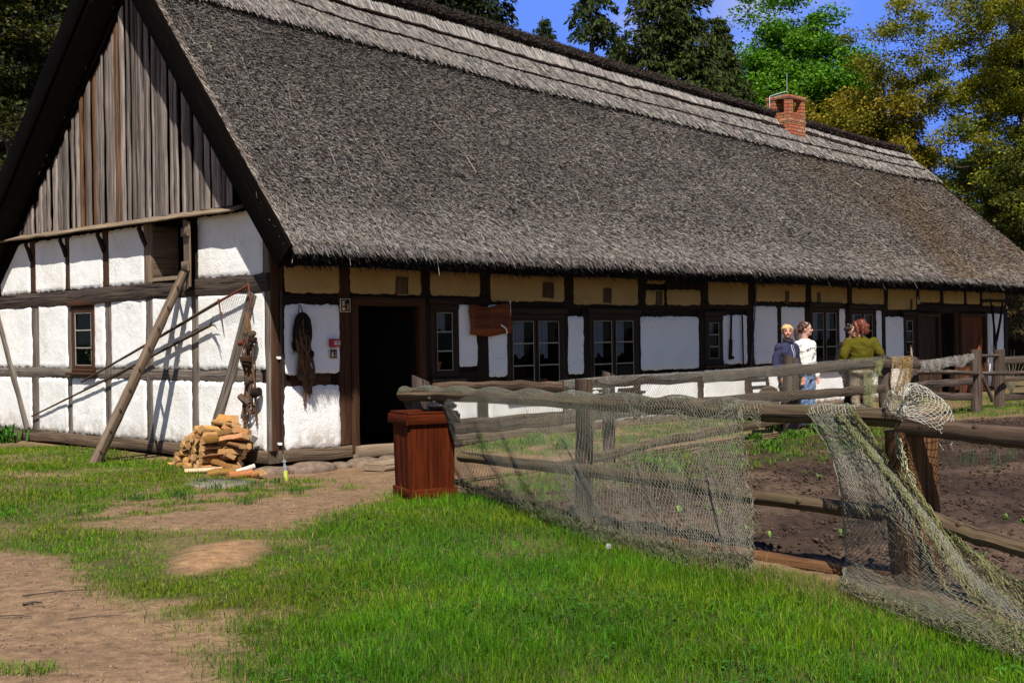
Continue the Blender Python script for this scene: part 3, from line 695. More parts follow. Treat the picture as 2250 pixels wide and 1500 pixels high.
for x0, x1, y, zt in ((952, 1048, 880, .9), (1074, 1236, 880, .72), (1250, 1392, 880, .74), (1408, 1533, 870, .9), (1547, 1636, 860, .92), (1652, 1768, 850, .9), (1780, 1856, 840, .86), (1867, 1936, 840, .86), (1948, 2010, 840, .9)):
    panel(PL, wl(x0, y)[0], wl(x1, y)[0], .12, zt, M['plaster'])
# dark boarded hatch under the eaves and dark peg stubs below it
r = rectL(1461, 578, 1539, 634); mb = MB()
for k in range(5):
    a = r[0] + (r[1] - r[0]) * (k + .5) / 5; beam(mb, PL(a, r[2], .0), PL(a, 3.3, .0), (r[1] - r[0]) / 5 - .008, .03, up=-dG, jit=.003)
mb.build('eaves_hatch', M['timber_dark'], house)
for px, py, w in ((881, 626, 28), (1202, 636, 24), (1332, 648, 18), (1446, 654, 14), (1727, 652, 8), (1797, 655, 8), (2000, 668, 4)):
    a, z = wl(px, py); w_ = (wl(px + w / 2, py)[0] - wl(px - w / 2, py)[0])
    hbeam(PL, a, z - .14, a + .01, z + .12, w_, M['fence'], 'tenon_block', depth=.06, out=.035)

# ---- windows
def window(pf, a0, a1, z0, z1, cols, rows, curtain=True, mat='frame', fw=.085, label=None):
    up = OUTV['L'] if pf is PL else OUTV['G']; mb = MB(); d = .09; o = .022
    zt = z1; 
    beam(mb, pf(a0, z0 + fw / 2, o - d / 2), pf(a1, z0 + fw / 2, o - d / 2), fw, d, up=up, jit=.003)
    beam(mb, pf(a0, zt - fw / 2, o - d / 2), pf(a1, zt - fw / 2, o - d / 2), fw, d, up=up, jit=.003)
    for a in (a0 + fw / 2, a1 - fw / 2): beam(mb, pf(a, z0 + fw, o - .004 - d / 2), pf(a, zt - fw, o - .004 - d / 2), fw, d, up=up, jit=.003)
    # weather board above, sill below
    beam(mb, pf(a0 - .05, zt + .045, .03), pf(a1 + .05, zt + .045, .03), .09, .05, up=up, jit=.004)
    beam(mb, pf(a0 - .06, z0 - .02, .05), pf(a1 + .06, z0 - .02, .05), .05, .12, up=up, jit=.003)
    fr = mb.build('window', M[mat], house)
    if label: fr['label'] = label
    gi0, gi1, gz0, gz1 = a0 + fw, a1 - fw, z0 + fw, zt - fw
    cw = (gi1 - gi0) / cols; s = .045
    mb = MB(); gl = glr = MB(); bars = MB()
    for c in range(cols):
        c0, c1 = gi0 + c * cw + (.012 if c else 0), gi0 + (c + 1) * cw - (.012 if c < cols - 1 else 0)
        for a in (c0 + s / 2, c1 - s / 2): beam(mb, pf(a, gz0, -.005), pf(a, gz1, -.005), s, .04, up=up, jit=.002, b=.005)
        for z in (gz0 + s / 2, gz1 - s / 2): beam(mb, pf(c0 + s, z, -.007), pf(c1 - s, z, -.007), s, .04, up=up, jit=.002, b=.005)
        p0, p1, q0, q1 = c0 + s, c1 - s, gz0 + s, gz1 - s; rh = (q1 - q0) / rows
        for k in range(1, rows): beam(bars, pf(p0, q0 + rh * k, -.003), pf(p1, q0 + rh * k, -.003), .022, .022, up=up, jit=.001, b=.004)
        for a in (p0 + .006, p1 - .006): beam(bars, pf(a, q0, .004), pf(a, q1, .004), .011, .016, up=up, jit=.001, b=.003)
        for z in (q0 + .006, q1 - .006): beam(bars, pf(p0 + .012, z, .004), pf(p1 - .012, z, .004), .011, .016, up=up, jit=.001, b=.003)
        for k in range(rows):
            tl = rng.normal(0, .004, 4)
            (gl if pf is PL else glr).add([pf(p0, q0 + rh * k, -.012 + tl[0]), pf(p1, q0 + rh * k, -.012 + tl[1]), pf(p1, q0 + rh * (k + 1), -.012 + tl[2]), pf(p0, q0 + rh * (k + 1), -.012 + tl[3])], [[0, 1, 2, 3] if pf is PL else [3, 2, 1, 0]])
    mb.build('casement', M[mat], fr); bars.build('glazing_bar', M['frame_pale'], fr); gl.build('pane', M['glass'], fr)
    if curtain:
        cu = MB(); n = 40
        for c in range(cols):
            c0 = gi0 + c * cw + s; c1 = c0 + cw * (.62 if c == 0 or cols == 1 else .55)
            A = np.linspace(c0, c1, n); ztp = gz1; zb = gz0 + (gz1 - gz0) * (.47 if cols > 1 else .66) + .04 * np.sin(A * 30)
            off = -.09 + .018 * np.sin(A * 75 + c)
            V = [pf(a, ztp, o_) for a, o_ in zip(A, off)] + [pf(a, z_, o_ * 1.05) for a, z_, o_ in zip(A, zb, off)]
            cu.add(V, [[i, i + 1, n + i + 1, n + i] for i in range(n - 1)])
        cu.build('curtain', M['curtain'], fr, smooth=True)
    return fr
wlab = ['narrow three pane window beside the doorway', 'double casement window right of the orange board', 'double casement window left of the wide white panel', None, None, None, None]
for w, c, lb in zip(wins, wcols, wlab): window(PL, *w, c, 3, label=lb)
window(PG, *gwin, 1, 3, False, 'timber_red', .07, 'small three pane window in the gable wall')

# ---- doors
mb = MB(); a0, a1, z0, z1 = doorR
for a in (a0 + .06, a1 - .06): beam(mb, PL(a, z0 - .06, -.02), PL(a, z1 - .12, -.02), .12, .13, up=-dG, jit=.004)
beam(mb, PL(a0, z1 - .06, -.02), PL(a1, z1 - .06, -.02), .12, .13, up=-dG, jit=.004)
df = mb.build('door_frame', M['timber_red'], house); df['label'] = 'brown inner frame round the dark open doorway'
mb = MB(); beam(mb, PL(a0 + .02, .0, .02), PL(a1 - .02, -.01, .02), .17, .16, up=-dG, jit=.006); mb.build('threshold', M['step'], house)
def plank_door(r, mat, name, lab, n=4):
    mb = MB(); a0, a1, z0, z1 = r
    for k in range(n):
        w = (a1 - a0 - .16) / n; a = a0 + .08 + w * (k + .5); beam(mb, PL(a, z0, -.05), PL(a, z1 - .08, -.05), w - .006, .04, up=-dG, jit=.003)
    d = mb.build(name, mat, house); d['label'] = lab
    f = MB()
    for a in (a0 + .04, a1 - .04): beam(f, PL(a, z0, .0), PL(a, z1 - .08, .0), .08, .12, up=-dG, jit=.003)
    beam(f, PL(a0, z1 - .04, .0), PL(a1, z1 - .04, .0), .08, .12, up=-dG, jit=.003)
    f.build('door_frame', M['timber_red'], d); return d
plank_door(door2, M['door_dark'], 'door', 'dark boarded door right of the narrow far window', 3)
plank_door(door3, M['door_red'], 'door', 'red brown boarded door near the far corner', 4)

# ---- gable timbers (pixels from the photo)
def gpost(x0, x1, y, z0, z1, mat='timber_grey', name='timber_post', out=0.0, dx=0.0):
    a0, a1 = max(gb(x1, y)[0], .006), gb(x0, y)[0]; am = (a0 + a1) / 2
    hbeam(PG, am + dx, z0, am, z1, a1 - a0, M[mat], name, out=out)
ZR0, ZR1 = 2.30, 2.55
hbeam(PG, .02, 2.42, WID + .1, 2.40, ZR1 - ZR0, M['timber_rail'], 'timber_rail', out=.035, jit=.009, seg=26)
hbeam(PG, .24, 1.13, WID + .1, 1.14, .19, M['timber_grey'], 'timber_rail', out=-.004)
hbeam(PG, .05, .03, WID + .1, .02, .18, M['timber_sill'], 'timber_sill', out=.03, jit=.01)
gpost(584, 596, 820, .12, ZR0, out=.012); gpost(576, 596, 560, ZR1, 3.45, 'timber_grey', out=.004)
for x0, x1, y in ((66, 79, 600), (143, 154, 600), (225, 240, 590)): gpost(x0, x1, y, ZR1, 3.45, 'timber_red')
gpost(318, 333, 570, ZR1, 3.45, 'ladder', out=.02); gpost(406, 436, 560, ZR1, 3.45, 'timber_dark', out=.0)
for x0, x1, y in ((70, 87, 760), (149, 160, 760), (231, 246, 760), (321, 337, 760), (421, 437, 760)): gpost(x0, x1, y, .12, ZR0, dx=.02)
hb_ = gb(559, 645); h2_ = gb(486, 909); hbeam(PG, hb_[0], ZR0 - .02, h2_[0] + .22, .14, .20, M['timber_grey'], 'timber_brace', out=.05, jit=.008)
hb_ = gb(2, 690); h2_ = gb(64, 950); hbeam(PG, hb_[0] + .15, ZR0 - .02, h2_[0], .12, .16, M['timber_grey'], 'timber_brace', out=.05, jit=.008)
mb = MB()   # curved knee pieces where the posts meet the jetty
for x in (72, 148, 232, 325):
    mb = MB(); a = gb(x, 560)[0]; beam(mb, PG(a + .24, 3.42, .012), PG(a + .02, 3.12, .012), .10, .05, up=-dL, jit=.004); mb.build('knee_bracket', M['timber_dark'], house)
# ---- gable panels
def gpan(x0, x1, y, z0, z1): panel(PG, gb(x1, y)[0], gb(x0, y)[0], z0, z1, M['plaster'])
for x0, x1 in ((2, 66), (79, 143), (154, 225), (240, 318), (436, 576)): gpan(x0, x1, 590, ZR1, 3.42)
cols_ = [(-60, 70), (87, 149), (209, 231), (246, 321), (337, 421), (437, 584)]
for x0, x1 in cols_: gpan(x0, x1, 740, 1.235, ZR0)
for x0, x1 in [(-60, 70), (87, 149), (160, 231), (246, 321), (337, 421), (437, 584)]: gpan(x0, x1, 880, .13, 1.035)
# hatch reveal, straw sill and shutter
a0, a1, z0, z1 = hatch; mb = MB()
for a_ in (a1 - .01, a0 + .01):
    mb = MB(); box(mb, PG(a_, (z0 + z1) / 2, -.22), .04, .44, z1 - z0, (dG, dL, (0, 0, 1))); mb.build('hatch_lining', M['ladder'], house)
mb = MB(); box(mb, PG((a0 + a1) / 2, 2.585, -.16), a1 - a0 - .1, .4, .06, (dG, dL, (0, 0, 1))); mb.build('hatch_sill', M['step'], house)
mb = MB(); hx = gb(408, 540)[0]; sw = .50
d_sh = nrm(-dL * .36 - dG * .93)            # shutter swung open, standing out from the wall
for k in range(3):
    c = PG(hx, 3.0, .03) + d_sh * (sw / 3 * (k + .5)); beam(mb, c + np.array([0, 0, -.62 + .02 * k]), c + np.array([0, 0, .42 - .03 * k]), sw / 3 - .006, .03, up=np.cross(d_sh, [0, 0, 1]), jit=.004)
sh = mb.build('shutter', M['ladder'], house)
mb = MB(); nsh = np.cross(d_sh, [0, 0, 1.0]); nsh = nsh if nsh @ dL < 0 else -nsh
for z in (2.72, 3.22):
    mb = MB(); beam(mb, PG(hx, z + .02, .03) + d_sh * .02 + nsh * .03, PG(hx, z, .03) + d_sh * (sw + .02) + nsh * .03, .14, .035, up=nsh, jit=.004); mb.build('batten', M['ladder'], sh)
# ---- jetty board and gable boarding
VR, VE, ZE = 3.4, -1.13, 2.84
OV = .5
rpx = [(881, 0), (1059, 56), (1211, 109), (1438, 169), (1678, 244), (1771, 284), (2010, 337)]
ru, rz_ = np.array([wl(x, y, VR) for x, y in rpx]).T
ru = np.concatenate([[-.5], ru, [26]]); rz_ = np.concatenate([[8.02], rz_ - .14, [rz_[-1] - .2]])
pf_ = np.polyfit(ru, rz_, 3)
def zr(u): return np.polyval(pf_, u)
UEND = ULEN + .9; VB, ZB = 9.35, 2.75
mb = MB(); beam(mb, PG(.42, 3.47, .13), PG(WID + .12, 3.53, .13), .30, .035, up=np.array([-dL[0] * .35, -dL[1] * .35, .93]), jit=.006, seg=24)
mb.build('jetty_board', M['jetty'], house)
mb = MB(); v = .72
while v < WID - .1:
    w = rng.uniform(.07, .15); vc = v + w / 2
    # roof underside height at this v
    zt = (ZE + (zr(-.1) - ZE) * (vc - VE) / (VR - VE)) if vc < VR else (ZB + (zr(-.1) - ZB) * (VB - vc) / (VB - VR))
    zt = zt - .50 - rng.random() * .05
    left = np.clip((vc - 4.5) / 3.5, 0, 1)
    if rng.random() < .03 + .45 * left: col = np.array([.60, .37, .21])
    else: col = np.array([.66, .65, .65])
    col = col * rng.choice([.45, .6, .75, .85, .95, 1.05])
    if zt > 3.62: beam(mb, PG(vc, 3.52, .055 + (db := rng.uniform(-.035, .04))), PG(vc + rng.normal(0, .006), zt, .055 + db + rng.uniform(-.01, .01)), w - rng.uniform(.006, .026), .035, up=-dL, col=col, jit=.004, seg=8)
    v += w
mb.build('gable_boards', M['boards'], house)
mb = MB(); V = [HW(.06, .3, 3.4), HW(.06, WID, 3.4), HW(.06, VR, zr(0) - .4)]; mb.add(V, [[0, 1, 2]]); mb.build('gable_backing', M['tar'], house); mb = MB()
V = [HW(ULEN - .1, .3, 3.3), HW(ULEN - .1, WID, 3.3), HW(ULEN - .1, VR, zr(ULEN) - .4)]; mb.add(V, [[0, 1, 2]]); mb.build('gable_backing', M['tar'], house)

# ================================================================== ROOF
def RP(u, t, off=0.0):
    """front slope point; u along house, t from eave 0 to ridge 1, off along outward normal"""
    u = np.asarray(u, float); t = np.asarray(t, float); zrr = zr(u)
    v = VE + (VR - VE) * t; sag = .05 * np.sin(np.pi * np.clip(t, 0, 1)) + .035 * (fbm(u, t * 6, 1.6, 5) - .5)
    ze = ZE + .05 * (fbm(u, u * 0, 2.4, 17) - .5)
    z = ze + (zrr - ze) * t + sag
    L = np.hypot(VR - VE, zrr - ze); nv = -(zrr - ze) / L; nzz = (VR - VE) / L
    v = v + nv * off; z = z + nzz * off
    return O + u[..., None] * dL + v[..., None] * dG + z[..., None] * np.array([0, 0, 1.0])
def roof_ut(x, y):
    zz = 7.5
    for _ in range(20):
        sl = (zz - ZE) / (VR - VE); n_ = -sl * dG + np.array([0, 0, 1.0])
        P = on_plane(x, y, n_, HW(0, VE, ZE)); u = (P - O) @ dL; zz = zr(u)
    return u, ((P - O) @ dG - VE) / (VR - VE)
def line_t(px):
    A = np.array([roof_ut(x, y) for x, y in px]); c = np.polyfit(A[:, 0], A[:, 1], 2)
    return lambda u: np.where(np.asarray(u) < A[0, 0], np.interp(u, A[:, 0], A[:, 1]), np.polyval(c, u)) if False else np.interp(u, A[:, 0], A[:, 1])
tb = line_t([(445, 0), (600, 45), (850, 110), (1150, 193), (1400, 250), (1700, 325), (2060, 400)])
t1 = line_t([(580, 0), (780, 68), (1150, 172), (1400, 235), (1700, 312), (1990, 375)])
t2 = line_t([(680, 0), (780, 33), (1150, 140), (1500, 235), (1760, 300), (1990, 360)])
tcp = line_t([(780, 8), (1000, 68), (1150, 115), (1350, 175), (1500, 218), (1740, 285), (1995, 352)])
TH = .34
def straws(mb, u, t, length, width, lift, col, off=0.0, jit=.14, down=True, droop=0.0):
    """thin reeds lying on the front slope: root at (u,t), free end down-slope (or up-slope)."""
    n = len(u); P = RP(u, t, off); e = .01
    dv = RP(u, t + e) - RP(u, t); Ld = np.linalg.norm(dv, axis=1)[:, None]; Dn = -dv / Ld
    if not down: Dn = -Dn
    side = np.tile(dL, (n, 1)); N = np.cross(side, Dn); N[N[:, 2] < 0] *= -1
    D = Dn + side * rng.normal(0, jit, (n, 1)); D /= np.linalg.norm(D, axis=1)[:, None]
    S = np.cross(D, N); S = S * np.cos(a := rng.uniform(-.9, .9, (n, 1))) + N * np.sin(a)
    length = np.asarray(length)[:, None]; w = np.asarray(width)[:, None] / 2; lift = np.asarray(lift)[:, None]
    E = P + D * length + N * lift - np.array([0, 0, 1.0]) * droop
    V = np.stack([P - S * w, P + S * w, E + S * w * .7, E - S * w * .7], 1).reshape(-1, 3)
    i0 = (np.arange(n) * 4)[:, None]
    mb.add(V, i0 + np.array([[0, 1, 2, 3]]), None, np.repeat(col[:, None, :], 4, 1).reshape(-1, 3), 1)
def slab(mb, u0, u1, nu_, tf, nt_, off, th, mi=0, closed=True):
    """surface strip between t functions tf(u)->(ta,tb) at outward offset `off`, with thickness th."""
    U = np.linspace(u0, u1, nu_); ta, tb_ = tf(U); S = np.linspace(0, 1, nt_)
    UU = np.repeat(U[:, None], nt_, 1); TT = ta[:, None] + (tb_ - ta)[:, None] * S[None]
    top = RP(UU, TT, off); bot = RP(UU, TT, off - th)
    idx = np.arange(nu_ * nt_).reshape(nu_, nt_)
    f = np.stack([idx[:-1, :-1], idx[1:, :-1], idx[1:, 1:], idx[:-1, 1:]], -1).reshape(-1, 4)
    c = np.tile([.05, .042, .035], (nu_ * nt_ * 2, 1))
    n_ = nu_ * nt_
    edge = []
    for rowi in (list(idx[:, 0]), list(idx[:, -1])[::-1], list(idx[0])[::-1], list(idx[-1])):
        for a, b in zip(rowi[:-1], rowi[1:]): edge.append([a, a + n_, b + n_, b])
    mb.add(np.concatenate([top.reshape(-1, 3), bot.reshape(-1, 3)]), np.concatenate([f, f[:, ::-1] + n_]), None, c, mi)
    mb.L.append(np.array(edge).ravel() + mb.n - 2 * n_); mb.N.append(np.full(len(edge), 4)); mb.mi.append(np.full(len(edge), mi))
def reedcol(n, base, lo, hi, light=.1, lightc=(.42, .36, .29), u=None, t=None):
    base = np.array(base); c = base * rng.uniform(lo, hi, (n, 1)) ** 1.0
    c = c * (1 + rng.normal(0, .06, (n, 3)))
    k = rng.random(n) < light; c[k] = np.array(lightc) * rng.uniform(.6, 1.1, (k.sum(), 1))
    return np.clip(c, .004, .8)
u0r, u1r = -OV, UEND
mb = MB()
slab(mb, u0r + .03, u1r, 90, lambda U: (np.zeros_like(U) + .0, np.ones_like(U)), 14, -.03, TH)
def spread_u(n): # more reeds where the roof is near
    x = rng.random(n); a = .045; return u0r + (u1r - u0r) * (np.exp(x * math.log(1 + a * 25)) - 1) / (a * 25)
n = 560000; u = spread_u(n); t = rng.random(n) * (tb(u) + .01) + .012; sc = (1 + np.clip(u, 0, 30) / 22)
pat = fbm(u * 1.0, t * 6.5, .9, 71); moss = np.clip((u - 13.5) / 6, 0, 1) * np.clip((fbm(u + rng.normal(0, .35, n), t * 6 + rng.normal(0, .35, n), 1.3, 72) - .34) * 3.0, 0, .8) * np.clip(1.15 - t * .6, 0, 1)
pale = np.clip((.16 - t) / .12, 0, 1)
c = reedcol(n, (.158, .140, .125), .3, 1.65, .04, (.29, .26, .23))
c *= (.74 + .5 * pat + .30 * pale - .10 * np.clip((t - .35) * 3, 0, 1))[:, None]
c = c + (np.array([.135, .075, .026]) * rng.uniform(.4, 1.5, (n, 1)) - c) * (moss * .7)[:, None]
straws(mb, u, t, rng.uniform(.022, .07, n) * (1 + .7 * pale), rng.uniform(.004, .0085, n) * sc, rng.uniform(.0, .045, n), c, off=rng.uniform(-.04, .012, n), jit=.42)
# longer stray reeds
n = 500; u = spread_u(n); t = rng.random(n) * tb(u) + .03
straws(mb, u, t, rng.uniform(.25, .6, n), rng.uniform(.006, .010, n) * (1 + u / 25), rng.uniform(.0, .04, n), reedcol(n, (.24, .20, .16), .6, 1.3, 0), jit=.25)
# eave fringe, through the whole thickness of the coat; underside shade painted into deeper reeds
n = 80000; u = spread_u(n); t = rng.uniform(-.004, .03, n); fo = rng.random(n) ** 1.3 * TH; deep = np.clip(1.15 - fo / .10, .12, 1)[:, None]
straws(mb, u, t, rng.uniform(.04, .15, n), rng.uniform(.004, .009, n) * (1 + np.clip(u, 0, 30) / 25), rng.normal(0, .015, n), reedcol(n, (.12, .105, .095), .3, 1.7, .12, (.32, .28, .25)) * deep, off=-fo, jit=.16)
n = 12; u = spread_u(n); straws(mb, u, np.full(n, .004), rng.uniform(.2, .42, n), np.full(n, .008), rng.normal(-.05, .06, n), reedcol(n, (.22, .19, .15), .6, 1.2, 0), off=-rng.random(n) * .1, jit=.35)
# verge tufts along the gable edge
n = 3000; t = rng.random(n); u = u0r + rng.uniform(.03, .12, n)
straws(mb, u, t, rng.uniform(.1, .25, n), rng.uniform(.006, .011, n), rng.uniform(0, .05, n), reedcol(n, (.15, .12, .10), .5, 1.8, .2), off=rng.uniform(-.01, .015, n), jit=.12)
# rear slope
nu_, nv_ = 50, 10; U = np.linspace(u0r + .03, u1r, nu_); Vv = np.linspace(VR, VB, nv_)
def BP(u, v, off): 
    s = (v - VR) / (VB - VR); z = zr(u) + (ZB - zr(u)) * s; return O + u[..., None] * dL + v[..., None] * dG + (z + off)[..., None] * np.array([0, 0, 1.0])
UU, VV_ = np.meshgrid(U, Vv, indexing='ij'); top = BP(UU, VV_, -.03); bot = BP(UU, VV_, -.5); idx = np.arange(nu_ * nv_).reshape(nu_, nv_); n_ = nu_ * nv_
f = np.stack([idx[:-1, :-1], idx[1:, :-1], idx[1:, 1:], idx[:-1, 1:]], -1).reshape(-1, 4)
ed = [[a, a + n_, b + n_, b] for row in (list(idx[:, 0]), list(idx[:, -1])[::-1], list(idx[0])[::-1], list(idx[-1])) for a, b in zip(row[:-1], row[1:])]
mb.add(np.concatenate([top.reshape(-1, 3), bot.reshape(-1, 3)]), np.concatenate([f, f[:, ::-1] + n_, np.array(ed)]))
roof = mb.build('roof', [M['thatch_base'], M['straw']], house)
# upper band of newer, paler reed
mb = MB()
slab(mb, u0r + .02, u1r - .05, 110, lambda U: (tb(U), tcp(U) + .03), 6, .085, .10)
n = 90000; u = spread_u(n); t = tb(u) + rng.random(n) ** .9 * (t2(u) - tb(u)); t = t + .02
straws(mb, u, t, rng.uniform(.2, .42, n), rng.uniform(.006, .013, n) * (1 + np.clip(u, 0, 30) / 25), rng.uniform(0, .035, n), reedcol(n, (.205, .182, .165), .4, 1.5, .10, (.34, .31, .27)), off=rng.uniform(.07, .10, n), jit=.15)
n = 16000; u = spread_u(n); t = tb(u) + rng.uniform(-.005, .02, n)
straws(mb, u, t, rng.uniform(.04, .13, n), rng.uniform(.006, .012, n) * (1 + np.clip(u, 0, 30) / 25), rng.normal(0, .01, n), reedcol(n, (.17, .15, .13), .3, 1.7, .1), off=rng.uniform(.0, .10, n), jit=.2)
n = 42000; u = spread_u(n); t = t2(u) + rng.random(n) * (tcp(u) - t2(u)) * .75 - .004
straws(mb, u, t, np.clip((tcp(u) - t) * 6.8, .05, 1) * rng.uniform(.75, 1.1, n) * (.75 + .5 * fbm(u, u * 0, .25, 3)), rng.uniform(.006, .012, n) * (1 + np.clip(u, 0, 30) / 25), rng.uniform(.0, .06, n), reedcol(n, (.235, .212, .195), .4, 1.6, .16, (.42, .38, .34)), off=rng.uniform(.08, .10, n), jit=.13, down=False)
mb.build('ridge_band', [M['thatch_base'], M['straw']], roof)
for nm, tf, off in (('binding_rod', t1, .115), ('binding_rod', t2, .125), ('binding_rod', lambda U: t2(U) - .012, .115)):
    mb = MB(); segs_ = [(.2, 12.6), (12.4, 17.2), (17.0, UEND - .3)] if tf is t1 else [(.2, 9.5), (9.4, UEND - .3)]
    if off == .115 and tf is not t1: segs_ = [(16.5, 21)]
    for a, b in segs_:
        U = np.linspace(a, b, int((b - a) / .12)); P = RP(U, tf(U) + .004 * (fbm(U, U * 0, 1.1, 6) - .5) * 2, off)
        P[:, 2] += rng.normal(0, .006, len(P)); tube(mb, P, .030, 6, (.04, .025, .02), .15)
    mb.build(nm, M['timber_dark'], roof)
# heather cap over the ridge
mb = MB(); U = np.linspace(u0r - .02, u1r - .35, 140); k = 9
tc0 = tcp(U) + .010; bmp = .035 * (fbm(U, U * 0, .4, 9) - .5); rows = []
for s_, of_ in ((.05, .04), (.0, .16), (.06, .235), (.30, .27), (.62, .27), (.92, .24)): rows.append(RP(U, tc0 + (1 - tc0) * s_, of_ + bmp))
for dv_, dz_ in ((.12, .23), (.40, .06), (.62, -.22)): rows.append(O + U[:, None] * dL + (VR + dv_) * dG + (zr(U) + dz_ + bmp)[:, None] * np.array([0, 0, 1.0]))
G = np.stack(rows, 1); idx = np.arange(len(U) * k).reshape(len(U), k)
mb.add(G.reshape(-1, 3), np.stack([idx[:-1, :-1], idx[1:, :-1], idx[1:, 1:], idx[:-1, 1:]], -1).reshape(-1, 4), None, (.02, .015, .013))
n = 70000; a = np.minimum((rng.random(n) ** 1.35 * (len(U) - 1)).astype(int), len(U) - 2); b = np.minimum((rng.random(n) * (k - 3)).astype(int), k - 4); fa, fb = rng.random((n, 1)), rng.random((n, 1))
Pp = G[a, b] * (1 - fa) * (1 - fb) + G[a + 1, b] * fa * (1 - fb) + G[a, b + 1] * (1 - fa) * fb + G[a + 1, b + 1] * fa * fb
Dn = np.cross(G[a + 1, b] - G[a, b], G[a, b + 1] - G[a, b]); Dn /= np.linalg.norm(Dn, axis=1)[:, None]; Dn[Dn[:, 2] < 0] *= -1
Dd = Dn + rng.normal(0, .55, (n, 3)) - dG * .4 + np.array([0, 0, -.35]); Dd /= np.linalg.norm(Dd, axis=1)[:, None]
mb2 = MB(); leaves(mb2, Pp, rng.uniform(.03, .10, n), .16, 0, np.array([.060, .046, .040]) * rng.uniform(.3, 1.8, (n, 1)), Dd, 0)
mb.V += mb2.V; mb.L += [x + mb.n for x in mb2.L]; mb.N += mb2.N; mb.uv += mb2.uv; mb.c += mb2.c; mb.mi += mb2.mi; mb.n += mb2.n
mb.build('ridge_cap', M['heather'], roof)
# tarred verge boards
for u_, nm in ((u0r - .01, 'bargeboard'), (u1r + .02, 'bargeboard')):
    for A_, B_ in (((VE + .02, ZE - .16), (VR, float(zr(u_)) - .17)), ((VR, float(zr(u_)) - .17), (VB - .05, ZB - .18))):
        mb = MB(); P0 = HW(u_, *A_); P1 = HW(u_, *B_); d_ = nrm(P1 - P0); upv = np.cross(d_, dL); upv = upv if upv[2] > 0 else -upv
        beam(mb, P0, P1, .05, .40, up=upv, jit=.003, seg=14)
        mb.build(nm, M['tar'], roof)
    if u_ > 5: continue
# soffit rafters behind the near verge
mb = MB()
P0 = HW(-.06, VE + .5, ZE - .20); P1 = HW(-.06, VR, float(zr(0)) - .72); beam(mb, P0, P1, .14, .16, up=(0, 0, 1), jit=.003)
P0 = HW(-.06, VB - .6, ZB - .10); P1 = HW(-.06, VR, float(zr(0)) - .74); beam(mb, P0, P1, .14, .16, up=(0, 0, 1), jit=.003)
mb.build('verge_rafter', M['tar'], roof)

# ---- chimney
def vplane_pt(x, y, v): return on_plane(x, y, dG, O + dG * v)
cv = 2.75; cpt = vplane_pt(1735, 240, cv); cu = float((cpt - O) @ dL); cz_top = float(vplane_pt(1735, 203, cv)[2]); cz_b = 5.2
cw_u = float((vplane_pt(1769, 240, cv) - O) @ dL) - cu
gq = gb(1684, 240, cu)[0] - cv; cw_v = float(gq)
mb = MB()
def brick_box(mb, u0, u1, v0, v1, z0, z1):
    for (A, B, ln, of) in ((HW(u0, v1, 0), HW(u0, v0, 0), v1 - v0, 0), (HW(u0, v0, 0), HW(u1, v0, 0), u1 - u0, v1 - v0), (HW(u1, v0, 0), HW(u1, v1, 0), v1 - v0, 3), (HW(u1, v1, 0), HW(u0, v1, 0), u1 - u0, 4)):
        V = [A + [0, 0, z0], B + [0, 0, z0], B + [0, 0, z1], A + [0, 0, z1]]; mb.add(V, [[0, 1, 2, 3]], [[of, z0], [of + ln, z0], [of + ln, z1], [of, z1]])
    mb.add([HW(u0, v0, z1), HW(u1, v0, z1), HW(u1, v1, z1), HW(u0, v1, z1)], [[0, 1, 2, 3]], [[0, 0], [.2, 0], [.2, .05], [0, .05]])
    mb.add([HW(u0, v0, z0), HW(u0, v1, z0), HW(u1, v1, z0), HW(u1, v0, z0)], [[0, 1, 2, 3]], [[0, 0], [.2, 0], [.2, .05], [0, .05]])
hz = cz_top - cz_b; zo0 = cz_top - .48; zo1 = cz_top - .13
c0, c1, w0, w1 = cu, cu + cw_u, cv, cv + cw_v
brick_box(mb, c0, c1, w0, w1, cz_b, zo0)
for k in range(7):      # courses slightly uneven
    z = zo0 - .085 * (k + 1) + .004; e = rng.uniform(-.004, .016)
    if k % 2 == 0: brick_box(mb, c0 - e, c1 + e, w0 - e, w1 + e, z, z + .074)
pil = .17
for a, b in ((c0, w0), (c1 - pil, w0), (c0, w1 - pil), (c1 - pil, w1 - pil)): brick_box(mb, a + .003, a + pil - .003, b + .003, b + pil - .003, zo0 + .002, zo1 - .002)
brick_box(mb, c0 + .003, c0 + .10, w0 + cw_v * .62, w0 + cw_v * .62 + .09, zo0 + .002, zo1 - .002)
brick_box(mb, c0 - .02, c1 + .02, w0 - .02, w1 + .02, zo1, zo1 + .075)
ch = mb.build('chimney', M['brick'], house)
mb = MB(); pts = [(c0 - .0, w0 - .0), (c1, w0), (c1, w1), (c0, w1)]
V = [HW(a, b, zo1 + .077) for a, b in pts] + [HW((c0 + c1) / 2 + .12 * sx, (w0 + w1) / 2 + .12 * sy, zo1 + .15) for sx, sy in ((-1, -1), (1, -1), (1, 1), (-1, 1))]
mb.add(V, [[0, 1, 5, 4], [1, 2, 6, 5], [2, 3, 7, 6], [3, 0, 4, 7], [4, 5, 6, 7]]); mb.build('mortar_cap', M['slab'], ch)
mb = MB(); P = [HW(c0 - .03, w1 - .12, zo0 - .12), HW(c0 - .03, w1 - .12, zo1 + .10), HW(c0 + .05, w1 - .2, zo1 + .14), HW(c0 + cw_u * .5, w0 + cw_v * .45, zo1 + .24), HW(c0 + cw_u * .5 + .02, w0 + cw_v * .45, zo1 + .30), HW(c0 + cw_u * .5 + .02, w0 + cw_v * .45, zo1 + .72)]
tube(mb, P, .009, 6); mb.build('lightning_rod', M['steel'], ch)

